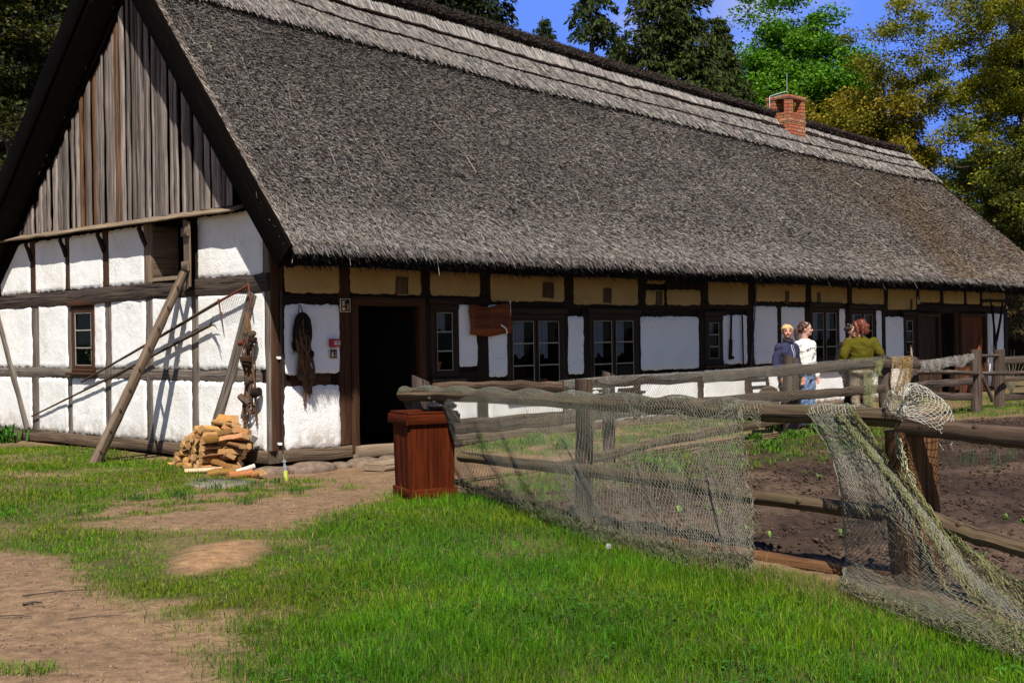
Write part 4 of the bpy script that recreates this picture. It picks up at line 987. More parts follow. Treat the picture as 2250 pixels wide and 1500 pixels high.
# ================================================================== LOG FENCES
def vplane(px, py, A, B, off=0.0):
    d = nrm(np.array([B[0] - A[0], B[1] - A[1], 0])); n_ = np.array([d[1], -d[0], 0.0])
    if n_ @ (CAM - np.array([A[0], A[1], 0])) < 0: n_ = -n_
    return on_plane(px, py, n_, np.array([A[0], A[1], 0]) + n_ * off)
def post(mb, base, top, r, k=12, slant=0.0, sdir=(1, 0, 0), rt=None, col=None):
    n = 7; t = np.linspace(0, 1, n)[:, None]; pts = np.asarray(base) + (np.asarray(top) - np.asarray(base)) * t
    rad = r + ((rt or r * .95) - r) * t[:, 0]; i0 = len(mb.V)
    tube(mb, pts, rad, k, col, .03, up=(0, 1, 0))
    tp = np.asarray(top)
    for V in mb.V[i0:]:
        mk = V[:, 2] > tp[2] - .02; V[mk, 2] += slant * ((V[mk] - tp) @ np.asarray(sdir))
def log_pts(pix, A, B, off, n=24, wob=.0022):
    P = np.array([vplane(x, y, A, B, off) for x, y in pix]); P = spline(P, n); P[1:-1] += rng.normal(0, wob, (n - 2, 3)); return P
fence = thing('log_fence', 'rough log rail fence draped with nets along the lawn, behind the red bin', 'fence', (FA[0], FA[1], 0))
mb = MB(); b_ = np.array([FA[0], FA[1], -.1]); p_ = vplane(925, 832, FA, FB, -.12); post(mb, [p_[0], p_[1], -.15], p_, .105, slant=-.45, sdir=(1, 0, 0)); mb.build('post', M['fence_grey'], fence)
p_ = vplane(1282, 833, FA, FB, -.10); q_ = vplane(1280, 1128, FA, FB, -.1); mb = MB(); beam(mb, [q_[0], q_[1], -.15], p_, .16, .09, up=-nrm([FB[1] - FA[1], FA[0] - FB[0], 0]), jit=.006); mb.build('post', M['fence'], fence)
p_ = np.array([FB[0] - .01, FB[1] + .1, .98]); mb = MB(); beam(mb, [p_[0] + .05, p_[1], -.15], p_, .27, .24, up=(.35, -1, 0), jit=.008, b=.03); o_ = mb.build('post', M['post_orange'], fence); o_['label'] = 'thick orange brown corner post'
def bark_log(mb, P, r0, r1, k=12):
    n = len(P); r = np.linspace(r0, r1, n) * (1 + .05 * np.sin(np.linspace(0, 9, n) + rng.random() * 6) + rng.normal(0, .012, n)); tube(mb, P, r, k, None, .02)
    kn = rng.integers(2, n - 2, max(2, n // 6))
    for i in kn:
        a = rng.random() * 6.28; t_ = nrm(P[i + 1] - P[i - 1]); u_ = nrm(np.cross(t_, [0, 0, 1])); w_ = np.cross(u_, t_); dr = u_ * math.cos(a) + w_ * math.sin(a)
        ellipsoid(mb, P[i] + dr * r[i] * .9, (.03, .022, .02), (t_, np.cross(dr, t_), dr), 8, 5)
TOPR = [(884, 866), (1000, 868), (1130, 874), (1300, 884), (1500, 894), (1690, 906), (1984, 919)]
rail_top = log_pts(TOPR, FA, FB, .05, 30)
mb = MB(); bark_log(mb, rail_top, .066, .064); mb.build('rail', M['fence_moss'], fence)
mb = MB(); bark_log(mb, log_pts([(1012, 1003), (1200, 1024), (1450, 1054), (1632, 1087), (1858, 1117), (1990, 1134)], FA, FB, .0), .05, .054); mb.build('rail', M['fence_moss'], fence)
mb = MB(); bark_log(mb, log_pts([(1480, 1190), (1693, 1229), (1850, 1258), (1960, 1276)], FA, FB, .04, 16), .05, .056); mb.build('rail', M['post_orange'], fence)
fence2 = thing('log_fence', 'log rail fence section running out of the right edge of the picture', 'fence', (FB2[0], FB2[1], 0))
ext = lambda L: L + [(L[-1][0] + 300, L[-1][1] + (L[-1][1] - L[-2][1]) * 300 / (L[-1][0] - L[-2][0]))]
mb = MB(); bark_log(mb, log_pts(ext([(1978, 934), (2100, 947), (2250, 963)]), FB, FB2, .06, 20), .056, .06); mb.build('rail', M['fence'], fence2)
mb = MB(); bark_log(mb, log_pts(ext([(2050, 1140), (2133, 1173), (2250, 1206)]), FB, FB2, .06, 20), .05, .054); mb.build('rail', M['fence_moss'], fence2)
mb = MB(); post(mb, [FB2[0], FB2[1], -.15], [FB2[0], FB2[1], 1.15], .1); mb.build('post', M['fence'], fence2)

ffence = thing('garden_fence', 'grey board fence with stout round posts between the garden and the house', 'fence', tuple(FARP[1]))
A2, B2 = FAR0, FARP[4][:2]
for (px, top, w), base in zip([(1338, 818, 26), (1738, 783, 30), (1945, 781, 25), (2008, 783, 20), (2145, 768, 25), (2197, 768, 23)], FARP):
    dep = base[1]; r = w / 2 * dep / F; tpz = float(at_depth(px, top, dep)[2]); mb = MB()
    tp_ = at_depth(px - 1, top, dep)
    if px < 2100:
        beam(mb, [base[0], base[1], -.15], tp_, r * 2, r * 1.7, up=(.5, -1, 0), jit=.006, b=.03)
        i_ = mb.V[-1]; 
        for V in mb.V:
            mk = V[:, 2] > tp_[2] - .03; V[mk, 2] -= .35 * (V[mk, 0] - tp_[0])
    else: post(mb, [base[0], base[1], -.15], tp_, r, slant=.1)
    mb.build('post', M['fence_grey'], ffence)
def board_run(pix, h, off, mat, parent, A=A2, B=B2, n=None, th=.035):
    P = np.array([vplane(x, y, A, B, off) for x, y in pix]); P = spline(P, n or len(P) * 5)
    P[1:-1, 2] += rng.normal(0, .006, len(P) - 2)
    rg = np.array([rr(h * (1 + rng.normal(0, .05)), th, .008) for _ in P]); d = nrm(P[-1] - P[0]); nn_ = np.array([d[1], -d[0], 0])
    mb = MB(); sweep(mb, P, rg, up=nn_); return mb.build('rail', mat, parent)
board_run([(952, 852), (1100, 846), (1242, 849)], .11, .06, M['fence'], ffence)
board_run([(1236, 847), (1345, 839), (1540, 829)], .13, .075, M['fence'], ffence)
board_run([(1534, 831), (1690, 818), (1936, 797)], .15, .062, M['fence'], ffence)
board_run([(1940, 798), (2010, 800), (2136, 793)], .15, .06, M['fence_grey'], ffence)
board_run([(975, 940), (1240, 917), (1345, 905)], .17, .06, M['fence'], ffence)
board_run([(1340, 908), (1600, 880), (1736, 868)], .15, .06, M['fence'], ffence)
board_run([(1732, 870), (1890, 858), (1944, 853)], .15, .072, M['fence'], ffence)
board_run([(2012, 848), (2070, 842), (2136, 836)], .15, .06, M['fence_grey'], ffence)
board_run([(1200, 1030), (1343, 997), (1500, 960), (1736, 920)], .12, .05, M['fence_moss'], ffence)
board_run([(2040, 868), (2136, 872)], .14, .05, M['fence_grey'], ffence)
mb = MB(); P = np.array([vplane(x, y, A2, FARP[5][:2], .18) for x, y in ((2012, 818), (2080, 817), (2145, 820), (2200, 820))]); P = np.concatenate([P, [P[-1] + np.array([3.2, 1.2, 0.0])]]); tube(mb, spline(P, 24), .045, 8, None, .04); mb.build('rail', M['fence_grey'], ffence)
mb = MB(); beam(mb, vplane(2158, 826, A2, B2, .1), vplane(2181, 880, A2, B2, .1), .09, .05, up=(.6, -.8, 0)); mb.build('brace', M['fence_grey'], ffence)
mb = MB(); tube(mb, [vplane(2150, 782, A2, FARP[5][:2], 0), vplane(2195, 781, A2, FARP[5][:2], 0)], .03, 8, None, .05); mb.build('crossbar', M['fence_grey'], ffence)
rfence = thing('garden_fence', 'grey board fence far right beyond the last pair of round posts', 'fence', tuple(FARP[5]))
e0 = FARP[5][:2]; e1 = e0 + np.array([4.5, 2.2])
for z, h in ((.98, .16), (.22, .15), (.6, .1)):
    mb = MB(); beam(mb, [e0[0] + .1, e0[1], z], [e1[0], e1[1], z + .02], .03, h, jit=.006); mb.build('rail', M['fence_grey'], rfence)
for f in (.5, 1.0):
    mb = MB(); q = e0 + (e1 - e0) * f; post(mb, [q[0], q[1] + .1, -.2], [q[0], q[1] + .1, 1.15], .09); mb.build('post', M['fence_grey'], rfence)

# ================================================================== FISHING NETS
def netmesh(mb, surf, ni, nj, r, col, drop=0.0, noise_=.004, vary=.35, rag=0.0):
    I, J = np.meshgrid(np.arange(ni + 1), np.arange(nj + 1), indexing='ij'); P = surf(I / ni, J / nj)
    P = P + rng.normal(0, noise_, P.shape)
    ea = []; eb = []; et = []
    for dj in (1, -1):
        a = P[:-1, 1:] if dj < 0 else P[:-1, :-1]; b = P[1:, :-1] if dj < 0 else P[1:, 1:]
        i_, j_ = np.meshgrid(np.arange(ni), np.arange(nj), indexing='ij'); par = (i_ + j_ + (1 if dj < 0 else 0)) % 2 == 0
        ea.append(a[par]); eb.append(b[par]); et.append((j_ / nj - .10 * rag * np.sin(i_ * .21 + 3 * np.sin(i_ * .047)))[par])
    A = np.concatenate(ea); B = np.concatenate(eb)
    if rag: k = rng.random(len(A)) > rag * np.clip((np.concatenate(et) - .86) / .08, 0, 1); A, B = A[k], B[k]
    if drop: k = rng.random(len(A)) > drop; A, B = A[k], B[k]
    c = np.array(col) * rng.uniform(1 - vary, 1 + vary, (len(A), 1)); segs(mb, A, B, r, c)
def lerpP(tab, s):
    s = np.asarray(s); k = np.linspace(0, 1, len(tab)); tab = np.asarray(tab); return np.stack([np.interp(s, k, tab[:, i]) for i in range(3)], -1)
nfv = nrm([FB[1] - FA[1], FA[0] - FB[0], 0]); nfv = nfv if nfv @ (CAM - rail_top[0]) > 0 else -nfv
def over_rail(rc, r, ground, s, t, wrap=.30, sagb=.06):
    """profile that comes up behind the rail, over it and down to the ground in front."""
    s = np.asarray(s); t = np.asarray(t); C = lerpP(rc, s); G = lerpP(ground, s)
    up = np.array([0, 0, 1.0]); ang = np.clip(t / wrap, 0, 1) * R_(170) - R_(120)    # -120 behind .. +50 front
    wrapP = C + (nfv * np.sin(ang)[..., None] + up * np.cos(ang)[..., None]) * (r + .012)
    a1 = R_(50); S0 = C + (nfv * math.sin(a1) + up * math.cos(a1)) * (r + .012); q = np.clip((t - wrap) / (1 - wrap), 0, 1)[..., None]
    hang = S0 + (G - S0) * q - up * (np.sin(q * np.pi) * sagb) 
    return np.where((t < wrap)[..., None], wrapP, hang)
# first net: from the bin to the torn edge
foot1 = [(1000, 1076), (1050, 1094), (1150, 1138), (1300, 1196), (1400, 1222), (1500, 1250), (1600, 1262), (1655, 1275)]
G1 = [gpx(*p) + np.array([0, 0, .03]) for p in foot1]
rt1 = log_pts([(886, 866), (1000, 868), (1130, 874), (1300, 884), (1500, 894), (1640, 903)], FA, FB, .05, 20, .001)
def net1(s, t):
    P = over_rail(rt1, .066, G1, s, t)
    w = np.clip((t - .3) / .7, 0, 1)
    P = P + nfv * ((.02 * np.sin(s * 34 + t * 3) + .018 * np.sin(s * 71 + 1)) * np.sin(w * np.pi))[..., None]
    P[..., 2] += .022 * np.sin(s * 52 + 3 * np.sin(t * 5)) * np.clip(1 - np.abs(t - .28) * 3, 0, 1)
    return P
mb = MB(); netmesh(mb, net1, 290, 74, .00185, (.150, .145, .112), noise_=.0014, rag=.35)
netmesh(mb, lambda s, t: net1(s, .04 + .27 * t) + nfv * .006, 200, 18, .0017, (.19, .185, .145), noise_=.0015)
# doubled hem on the rail and torn right edge cord
q = np.linspace(0, 1, 60); ed = net1(np.ones(60), .25 + .75 * q) + rng.normal(0, .012, (60, 3))
for k in range(5): e2 = ed + rng.normal(0, .014, (60, 3)); segs(mb, e2[:-1], e2[1:], .0022, np.tile([.19, .18, .12], (59, 1)))
for k in range(9):
    q = np.linspace(0, 1, 160); e2 = net1(q, np.clip(.955 + .02 * np.sin(q * 23 + k) + rng.normal(0, .008, 160), 0, 1)) + rng.normal(0, .012, (160, 3)) + np.array([0, 0, .02]); segs(mb, e2[:-1], e2[1:], .0024, np.tile(np.array([.13, .12, .075]) * rng.uniform(.6, 1.2), (159, 1)))
for s0 in (.18, .43, .71, .86):
    for k in range(3):
        q = np.linspace(0, 1, 60); e2 = net1(s0 + .10 * q + .006 * np.sin(q * 30), .3 + .68 * q) + rng.normal(0, .006, (60, 3)); segs(mb, e2[:-1], e2[1:], .0018, np.tile([.13, .125, .095], (59, 1)))
n1 = mb.build('fishing_net', M['net'], loc=(float(FA[0]), float(FA[1]), 0)); tag(n1, 'fine grey fishing net stretched from the top rail to the lawn, between bin and gap', 'fishing net')
# scalloped loose piece between the two nets
rt1b = np.array([vplane(x, y, FA, FB, .05) for x, y in ((1600, 902), (1640, 903), (1690, 906))])
def net1b(s, t):
    C = lerpP(rt1b, s); ang = np.clip(t / .55, 0, 1) * R_(200) - R_(110); up = np.array([0, 0, 1.0])
    P = C + (nfv * np.sin(ang)[..., None] + up * np.cos(ang)[..., None]) * .078
    P = P - up * (np.clip((t - .55) / .45, 0, 1) * (.03 + .10 * np.abs(np.sin(s * 4.2))))[..., None]; return P
mb = MB(); netmesh(mb, net1b, 26, 20, .0016, (.24, .23, .17), noise_=.003)
tag(mb.build('fishing_net', M['net'], loc=tuple(rt1b[1])), 'short scrap of grey net wrapped over the rail beside the torn edge', 'fishing net')
# sagging swag on the rail left of it
rt1c = np.array([vplane(x, y, FA, FB, .12) for x, y in ((1395, 893), (1440, 912), (1490, 898), (1530, 925), (1570, 915), (1612, 890))])
def net1c(s, t):
    C = lerpP(spline(rt1c, 40), s); return C + nfv * (.02 + .03 * np.sin(t * 9))[..., None] - np.array([0, 0, 1.0]) * (t * .07)[..., None]
mb = MB(); netmesh(mb, net1c, 60, 8, .0018, (.22, .21, .16), noise_=.004)
tag(mb.build('fishing_net', M['net'], loc=tuple(rt1c[2])), 'rolled swag of net sagging in scallops under the top rail', 'fishing net')
# second net flaring from the rail to the lower right corner
TL = vplane(1792, 912, FA, FB, .05); TR = vplane(1893, 915, FA, FB, .05)
BL = [vplane(1850, 1085, FA, FB, .22), gpx(1858, 1262) + [0, 0, .10], gpx(1846, 1318) + [0, 0, .07]]
left_edge = spline([TL + nfv * .07 + [0, 0, .02], vplane(1822, 985, FA, FB, .12), BL[0], BL[1], BL[2]], 30)
R_end = at_depth(2275, 1290, 6.8); right_edge = spline([TR + nfv * .07 + [0, 0, .02], at_depth(1955, 1010, 7.95), at_depth(2060, 1135, 7.55), at_depth(2160, 1225, 7.15), R_end], 30)
bot = spline([BL[2], gpx(1950, 1368) + [0, 0, .07], gpx(2080, 1418) + [0, 0, .07], gpx(2250, 1482) + [0, 0, .07], gpx(2330, 1480) + [0, 0, .07], at_depth(2310, 1380, 6.6), R_end], 30)
def net2(s, t):
    # Coons-like: top edge short, left/right edges given, bottom given
    L_ = lerpP(left_edge, t); Rr = lerpP(right_edge, t); T = TL + (TR - TL) * s[..., None] + nfv * .07 + np.array([0, 0, .02]); Bm = lerpP(bot, s)
    c00, c10, c01, c11 = left_edge[0], right_edge[0], left_edge[-1], right_edge[-1]; S_, Tt = s[..., None], t[..., None]
    P = L_ * (1 - S_) + Rr * S_ + T * (1 - Tt) + Bm * Tt - (c00 * (1 - S_) * (1 - Tt) + c10 * S_ * (1 - Tt) + c01 * (1 - S_) * Tt + c11 * S_ * Tt)
    fold = .035 * np.sin(s * 17 + .5) * np.clip(t * 2, 0, 1) + .05 * np.exp(-((s - .62) / .06) ** 2) * np.sin(t * 3)
    return P + np.array([-.35, -.9, .25]) * fold[..., None]
mb = MB(); netmesh(mb, lambda s, t: net2(np.clip(s ** .9, 0, 1), t), 84, 116, .0019, (.205, .20, .155), noise_=.002, rag=.35)
for k in range(16):      # gathered folds: cords running down the net
    s0 = .60 + rng.normal(0, .05) if k < 9 else .97 + rng.normal(0, .02); q = np.linspace(0, 1, 70)
    e2 = net2(np.clip(np.full(70, s0), 0, 1), q) + rng.normal(0, .008, (70, 3)) + np.array([-.01, -.04, .01]); segs(mb, e2[:-1], e2[1:], .003, np.tile(np.array([.16, .16, .07]) * rng.uniform(.6, 1.2), (69, 1)))
for k in range(10):
    q = np.linspace(0, 1, 110); e2 = net2(q, np.clip(.96 + .02 * np.sin(q * 17 + k) + rng.normal(0, .006, 110), 0, 1)) + rng.normal(0, .014, (110, 3)) + np.array([0, 0, .015]); segs(mb, e2[:-1], e2[1:], .0026, np.tile(np.array([.15, .14, .08]) * rng.uniform(.6, 1.2), (109, 1)))
for k in range(5):
    e2 = left_edge + rng.normal(0, .008, left_edge.shape); segs(mb, e2[:-1], e2[1:], .0026, np.tile([.22, .21, .14], (29, 1)))
tag(mb.build('fishing_net', M['net'], loc=(float(TL[0]), float(TL[1]), 0)), 'grey fishing net flaring from the rail down to the lower right corner', 'fishing net')
def net2w(s, t):
    C = TL + (TR - TL) * s[..., None]; ang = t * R_(190) - R_(110); return C + (nfv * np.sin(ang)[..., None] + np.array([0, 0, 1.0]) * np.cos(ang)[..., None]) * .078
mb = MB(); netmesh(mb, net2w, 30, 16, .0019, (.32, .31, .24), noise_=.004)
# olive doubled bundle lying along the right edge of that net
def net2o(s, t):
    q = net2(np.full_like(s, .86) + s * .14, t); return q + np.array([-.03, -.07, .05]) * (np.sin(s * np.pi) * (1 + .5 * np.sin(t * 20)))[..., None]
netmesh(mb, net2o, 14, 80, .002, (.19, .19, .08), noise_=.005)
tag(mb.build('fishing_net', M['net'], loc=tuple(TL)), 'olive tinged bundle of net wrapped over the rail and hanging along the flared net', 'fishing net')
# coarse white landing net slung over the corner
PC = at_depth(1974, 906, 7.55); arc = [at_depth(x, y, d) for x, y, d in ((1968, 872, 7.62), (1990, 842, 7.7), (2030, 850, 7.72), (2072, 880, 7.72), (2094, 908, 7.7), (2096, 950, 7.68), (2092, 988, 7.66))]
arc = spline(arc, 30)
def net3(s, t, back=0.0):
    A = lerpP(arc, s); P = PC + (A - PC) * t[..., None] ** .8
    return P + np.array([-.05, -1, .25]) * (.15 * np.sin(np.clip(t, 0, 1) ** 1.3 * np.pi) * (1 - 2 * back) )[..., None] + np.array([0, .16 * back, 0])
mb = MB(); netmesh(mb, net3, 30, 20, .0023, (.46, .43, .36), noise_=.003)
netmesh(mb, lambda s, t: net3(s, t, 1.0), 24, 16, .0024, (.26, .23, .17), noise_=.004)
for k in range(26):
    e2 = np.array([PC + rng.normal(0, .018, 3), PC + rng.normal(0, .02, 3) + (arc[rng.integers(5, 29)] - PC) * .35]); segs(mb, e2[:1], e2[1:], .003, np.array([[.42, .40, .33]]))
tag(mb.build('landing_net', M['net'], loc=tuple(PC)), 'coarse pale landing net bulging over the corner of the log fence', 'fishing net')
# small olive net hanging behind the corner post
tA, tB, tC_ = at_depth(1973, 970, 7.7), at_depth(2018, 1092, 7.62), at_depth(1968, 948, 7.75)
def net4(s, t): 
    L_ = tC_ + (at_depth(1972, 1010, 7.72) - tC_) * t[..., None]; Q = at_depth(1976, 960, 7.66) + (tB - at_depth(1976, 960, 7.66)) * t[..., None]
    return L_ + (Q - L_) * s[..., None] + np.array([0, -1, 0]) * (.02 * np.sin(s * 9 + t * 7))[..., None]
mb = MB(); netmesh(mb, net4, 10, 22, .0024, (.34, .34, .20), noise_=.008)
tag(mb.build('fishing_net', M['net'], loc=tuple(tA)), 'narrow olive strip of net hanging on the left side of the corner post', 'fishing net')
# nets on the garden fence
ftop = np.array([vplane(x, y, A2, B2, .09) for x, y in ((1236, 838), (1345, 828), (1540, 818), (1690, 806), (1936, 785))])
nf2 = nrm([B2[1] - A2[1], A2[0] - B2[0], 0]); nf2 = nf2 if nf2 @ (CAM - ftop[0]) > 0 else -nf2
def net5(s, t):
    C = lerpP(ftop, s); w = np.clip((t - .2) / .8, 0, 1); a = np.clip(t / .2, 0, 1)
    P = C + nf2 * (-.09 + .11 * a)[..., None] + np.array([0, 0, 1.0]) * (.012 * np.sin(a * np.pi))[..., None]
    P = P - np.array([0, 0, 1.0]) * (w * (.56 + .03 * np.sin(s * 60)))[..., None]
    return P + nf2 * (.02 * np.sin(s * 90 + t * 4) * w)[..., None]
mb = MB(); netmesh(mb, net5, 280, 24, .0016, (.22, .215, .18), noise_=.0018)
def net5b(s, t):   # doubled layer lying over the rail in scallops
    C = lerpP(ftop, s); d_ = np.where(s > .50, .12 + .05 * np.abs(np.sin(s * 13 + .6)), .015 + .085 * np.abs(np.sin(s * 17 + .6)))
    return C + nf2 * .025 - np.array([0, 0, 1.0]) * (t * d_ - .01)[..., None] + nf2 * (.012 * np.sin(s * 130))[..., None]
netmesh(mb, net5b, 300, 8, .0019, (.27, .26, .225), noise_=.005)
tag(mb.build('fishing_net', M['net'], loc=tuple(ftop[2])), 'pale net with a ragged hem hung along the garden fence in front of the people', 'fishing net')
ft2 = np.array([vplane(x, y, A2, B2, .09) for x, y in ((2018, 794), (2070, 786), (2134, 776))])
def net6(s, t):
    C = lerpP(ft2, s); sw = .17 + .05 * np.sin(s * 5) + .10 * np.exp(-((s - .8) / .12) ** 2); return C - np.array([0, 0, 1.0]) * (t * sw)[..., None] + nf2 * (.02 + .03 * np.sin(t * 3) + .02 * np.sin(s * 40))[..., None]
mb = MB(); netmesh(mb, net6, 110, 18, .0024, (.36, .34, .30), noise_=.006)
tag(mb.build('fishing_net', M['net'], loc=tuple(ft2[1])), 'grey net swag between the second and third far posts, before the doors', 'fishing net')
def strip_net(pl, pr, ni, nj, r, col, nz_=.008, off=.1, amp=.03):
    Lp = spline([vplane(x, y, A2, B2, off) for x, y in pl], 20); Rp = spline([vplane(x, y, A2, B2, off) for x, y in pr], 20); mb = MB()
    def sf(s, t): return lerpP(Lp, t) + (lerpP(Rp, t) - lerpP(Lp, t)) * s[..., None] + nf2 * (amp * np.sin(s * 14 + t * 6))[..., None]
    netmesh(mb, sf, ni, nj, r, col, noise_=nz_); return mb, Lp
mb, Lp = strip_net([(1897, 812), (1896, 850), (1902, 890)], [(1912, 835), (1912, 860), (1912, 892)], 14, 34, .0028, (.30, .31, .15))
mb2, _ = strip_net([(1908, 838), (1908, 860), (1908, 892)], [(1932, 795), (1928, 840), (1920, 892)], 14, 40, .0028, (.30, .31, .15))
mb3, _ = strip_net([(1916, 795), (1920, 800), (1924, 815)], [(1938, 786), (1938, 800), (1934, 826)], 14, 20, .0032, (.28, .28, .10), amp=.05)
for x in (mb2, mb3):
    mb.V += x.V; mb.L += [l + mb.n for l in x.L]; mb.N += x.N; mb.uv += x.uv; mb.c += x.c; mb.mi += x.mi; mb.n += x.n
tag(mb.build('fishing_net', M['net'], loc=tuple(Lp[0])), 'olive green bunched net hanging in a V left of the stout fence post', 'fishing net')
mb, Lp = strip_net([(1957, 784), (1957, 830), (1966, 862)], [(1999, 782), (1996, 835), (1978, 868)], 40, 70, .0026, (.42, .30, .15))
mb2, _ = strip_net([(1980, 784), (1978, 830), (1972, 866)], [(2000, 784), (1997, 840), (1980, 868)], 26, 60, .003, (.36, .24, .10), off=.14, amp=.05)
mb.V += mb2.V; mb.L += [l + mb.n for l in mb2.L]; mb.N += mb2.N; mb.uv += mb2.uv; mb.c += mb2.c; mb.mi += mb2.mi; mb.n += mb2.n
tag(mb.build('fishing_net', M['net'], loc=tuple(Lp[0])), 'tan brown net draped between the two closest fence posts', 'fishing net')

# ================================================================== LITTER BIN
bc = gpx(950, 1098); ba = R_(24); bX = np.array([math.cos(ba), math.sin(ba), 0]); bY = np.array([-math.sin(ba), math.cos(ba), 0]); bZ = np.array([0, 0, 1.0])
bX = np.array([math.cos(-ba), math.sin(-ba), 0]) if False else bX
binT = thing('litter_bin', 'red brown wooden litter bin with a capped rim at the fence end', 'litter bin', tuple(bc))
# faces: bX side is the wide front facing right of the camera; corner edge to the left
fx = nrm([math.cos(R_(24)), math.sin(R_(24)), 0]); fy = nrm([-math.sin(R_(24)), math.cos(R_(24)), 0]); ctr = bc + fy * .22 + np.array([0.0, 0, 0])
sw_ = .47; hb = .79
for nm, ax, ay, sgn in (('front_panel', fx, -fy, 1), ('side_panel', -fy, -fx, 1), ('side_panel', fy, fx, 1), ('rear_panel', -fx, fy, 1)):
    mb = MB(); wd = [.42, .31, .27]
    a = -sw_ / 2
    for w in wd:
        w = w * sw_; P = ctr + ax * (a + w / 2) + ay * (sw_ / 2 - .012); tl = -ay * .02
        beam(mb, P + bZ * -.05, P + bZ * hb - tl * 1.0, w - .004, .025, up=ay, jit=.0015, b=.003); a += w
    mb.build(nm, M['bin'], binT)
for nm, z, h, e in (('rim', hb - .02, .10, .055), ('base_trim', .02, .10, .03)):
    mb = MB()
    for ax, ay in ((fx, -fy), (-fy, -fx), (fy, fx), (-fx, fy)):
        L_ = sw_ / 2 + e * (1.0 if nm == 'rim' else .8); P = ctr + ay * (L_ - .012) + bZ * (z + h / 2)
        beam(mb, P - ax * (L_ - .026), P + ax * L_, .025, h, up=bZ, jit=.001, b=.003) if nm == 'base_trim' else beam(mb, P - ax * (L_ - .026), P + ax * L_, .025, h, up=bZ, jit=.001, b=.003)
    if nm == 'rim':
        for ax, ay in ((fx, -fy), (-fx, fy)):
            P = ctr + ay * (sw_ / 2 - .02) + bZ * (z + h + .014); beam(mb, P - ax * (sw_ / 2 + e - .02), P + ax * (sw_ / 2 + e - .02), .13, .022, up=bZ, jit=.001, b=.003)
        for ax, ay in ((fy, fx), (-fy, -fx)):
            P = ctr + ay * (sw_ / 2 - .02) + bZ * (z + h + .016); beam(mb, P - ax * (sw_ / 2 - .09), P + ax * (sw_ / 2 - .09), .13, .022, up=bZ, jit=.001, b=.003)
    mb.build(nm, M['bin'], binT)
mb = MB(); n_u, n_v = 36, 18; bp = ctr + fx * .13 - fy * .19 + bZ * (hb + .155)
th = np.linspace(0, np.pi, n_v + 1)[:, None]; ph = np.linspace(0, 2 * np.pi, n_u, endpoint=False)[None]
rr_ = 1 + .35 * (fbm(ph * 2 + 0 * th, th * 3 + 0 * ph, .8, 4) - .5) + .25 * (fbm(ph * 5 + 0 * th, th * 6 + 0 * ph, .6, 14) - .5)
V = bp + np.stack([rr_ * np.sin(th) * np.cos(ph) * .15, rr_ * np.sin(th) * np.sin(ph) * .10, rr_ * np.cos(th) * .05 + 0 * ph], -1)
idx = np.arange((n_v + 1) * n_u).reshape(n_v + 1, n_u); nx_ = np.roll(idx, -1, 1)
mb.add(V.reshape(-1, 3), np.stack([idx[:-1], idx[1:], nx_[1:], nx_[:-1]], -1).reshape(-1, 4))
tag(mb.build('bin_bag', M['black'], loc=tuple(bp)), 'shiny black bin bag edge crumpled over the rim of the red bin', 'bin bag')

# ================================================================== THINGS ON AND BY THE WALLS
def gpt(x, y, out=0.0): a, z = gb(x, y, -out); return HW(-out, a, z)
def lpt(x, y, out=0.0): a, z = wl(x, y, -out); return HW(a, -out, z)
# ladder leaning into the hatch, seen edge on
vd = ray(300, 800); vd = nrm([vd[0], vd[1], 0]); LW = .42
G2 = gpx(211, 1012); T2 = gpt(402, 604, .02); G1_ = G2 - vd * LW; T1 = T2 - vd * LW; G1_[2] = terr(G1_[0], G1_[1]); 
lad = thing('ladder', 'grey wooden ladder seen edge on, leaning against the gable up to the open hatch', 'ladder', tuple(G2))
for a, b in ((G2, T2), (G1_, T1)):
    d = nrm(b - a); P = spline([a - d * .08, a + (b - a) * .35 + rng.normal(0, .01, 3), a + (b - a) * .7, b + d * .02], 26); mb = MB()
    tube(mb, P, np.linspace(.082, .062, 26) * (1 + rng.normal(0, .015, 26)), 10, None, .03); mb.build('rail', M['ladder'], lad)
for k in range(9):
    f = (k + .6) / 9.3; a = G1_ + (T1 - G1_) * f; b = G2 + (T2 - G2) * f; mb = MB(); tube(mb, [a - vd * .10 + [.0, 0, .012], b + vd * .1], .019, 8, None, .03); mb.build('rung', M['tool'], lad)
# long handled reed rake
rk = thing('rake', 'long handled rusty rake with fine tines hung on the gable above the fork', 'rake', tuple(gpt(179, 839, .1)))
mb = MB(); tube(mb, spline([gpt(179, 839, .09), gpt(330, 752, .11), gpt(482, 662, .13)], 20), np.linspace(.017, .026, 20), 8, None, .04); mb.build('handle', M['tool'], rk)
mb = MB(); A, B = gpt(478, 664, .14), gpt(546, 627, .14); beam(mb, A, B, .035, .03, up=-dL, jit=.002); mb.build('rake_bar', M['rust'], rk)
mb = MB(); dz = np.array([0, 0, -1.0])
for f in np.linspace(.12, .96, 18): P = A + (B - A) * f; tube(mb, [P, P + dz * .26 + (B - A) * .04 + dL * .05], [.0028, .0015], 4)
t_ = mb.build('tines', M['iron'], rk)
for f, x in ((.03, .30), (.99, .33)):
    mb = MB(); P = A + (B - A) * f; tube(mb, [P - dz * .04, P + dz * x + (B - A) * .1], [.018, .007], 6); mb.build('end_spike', M['rust'], rk)
fk = thing('pitchfork', 'long handled iron pitchfork hung on the gable below the rake', 'pitchfork', tuple(gpt(70, 914, .1)))
mb = MB(); tube(mb, spline([gpt(70, 914, .06), gpt(270, 815, .09), gpt(461, 715, .10)], 22), np.linspace(.014, .024, 22), 8, None, .04); mb.build('handle', M['tool'], fk)
root = gpt(461, 715, .10)
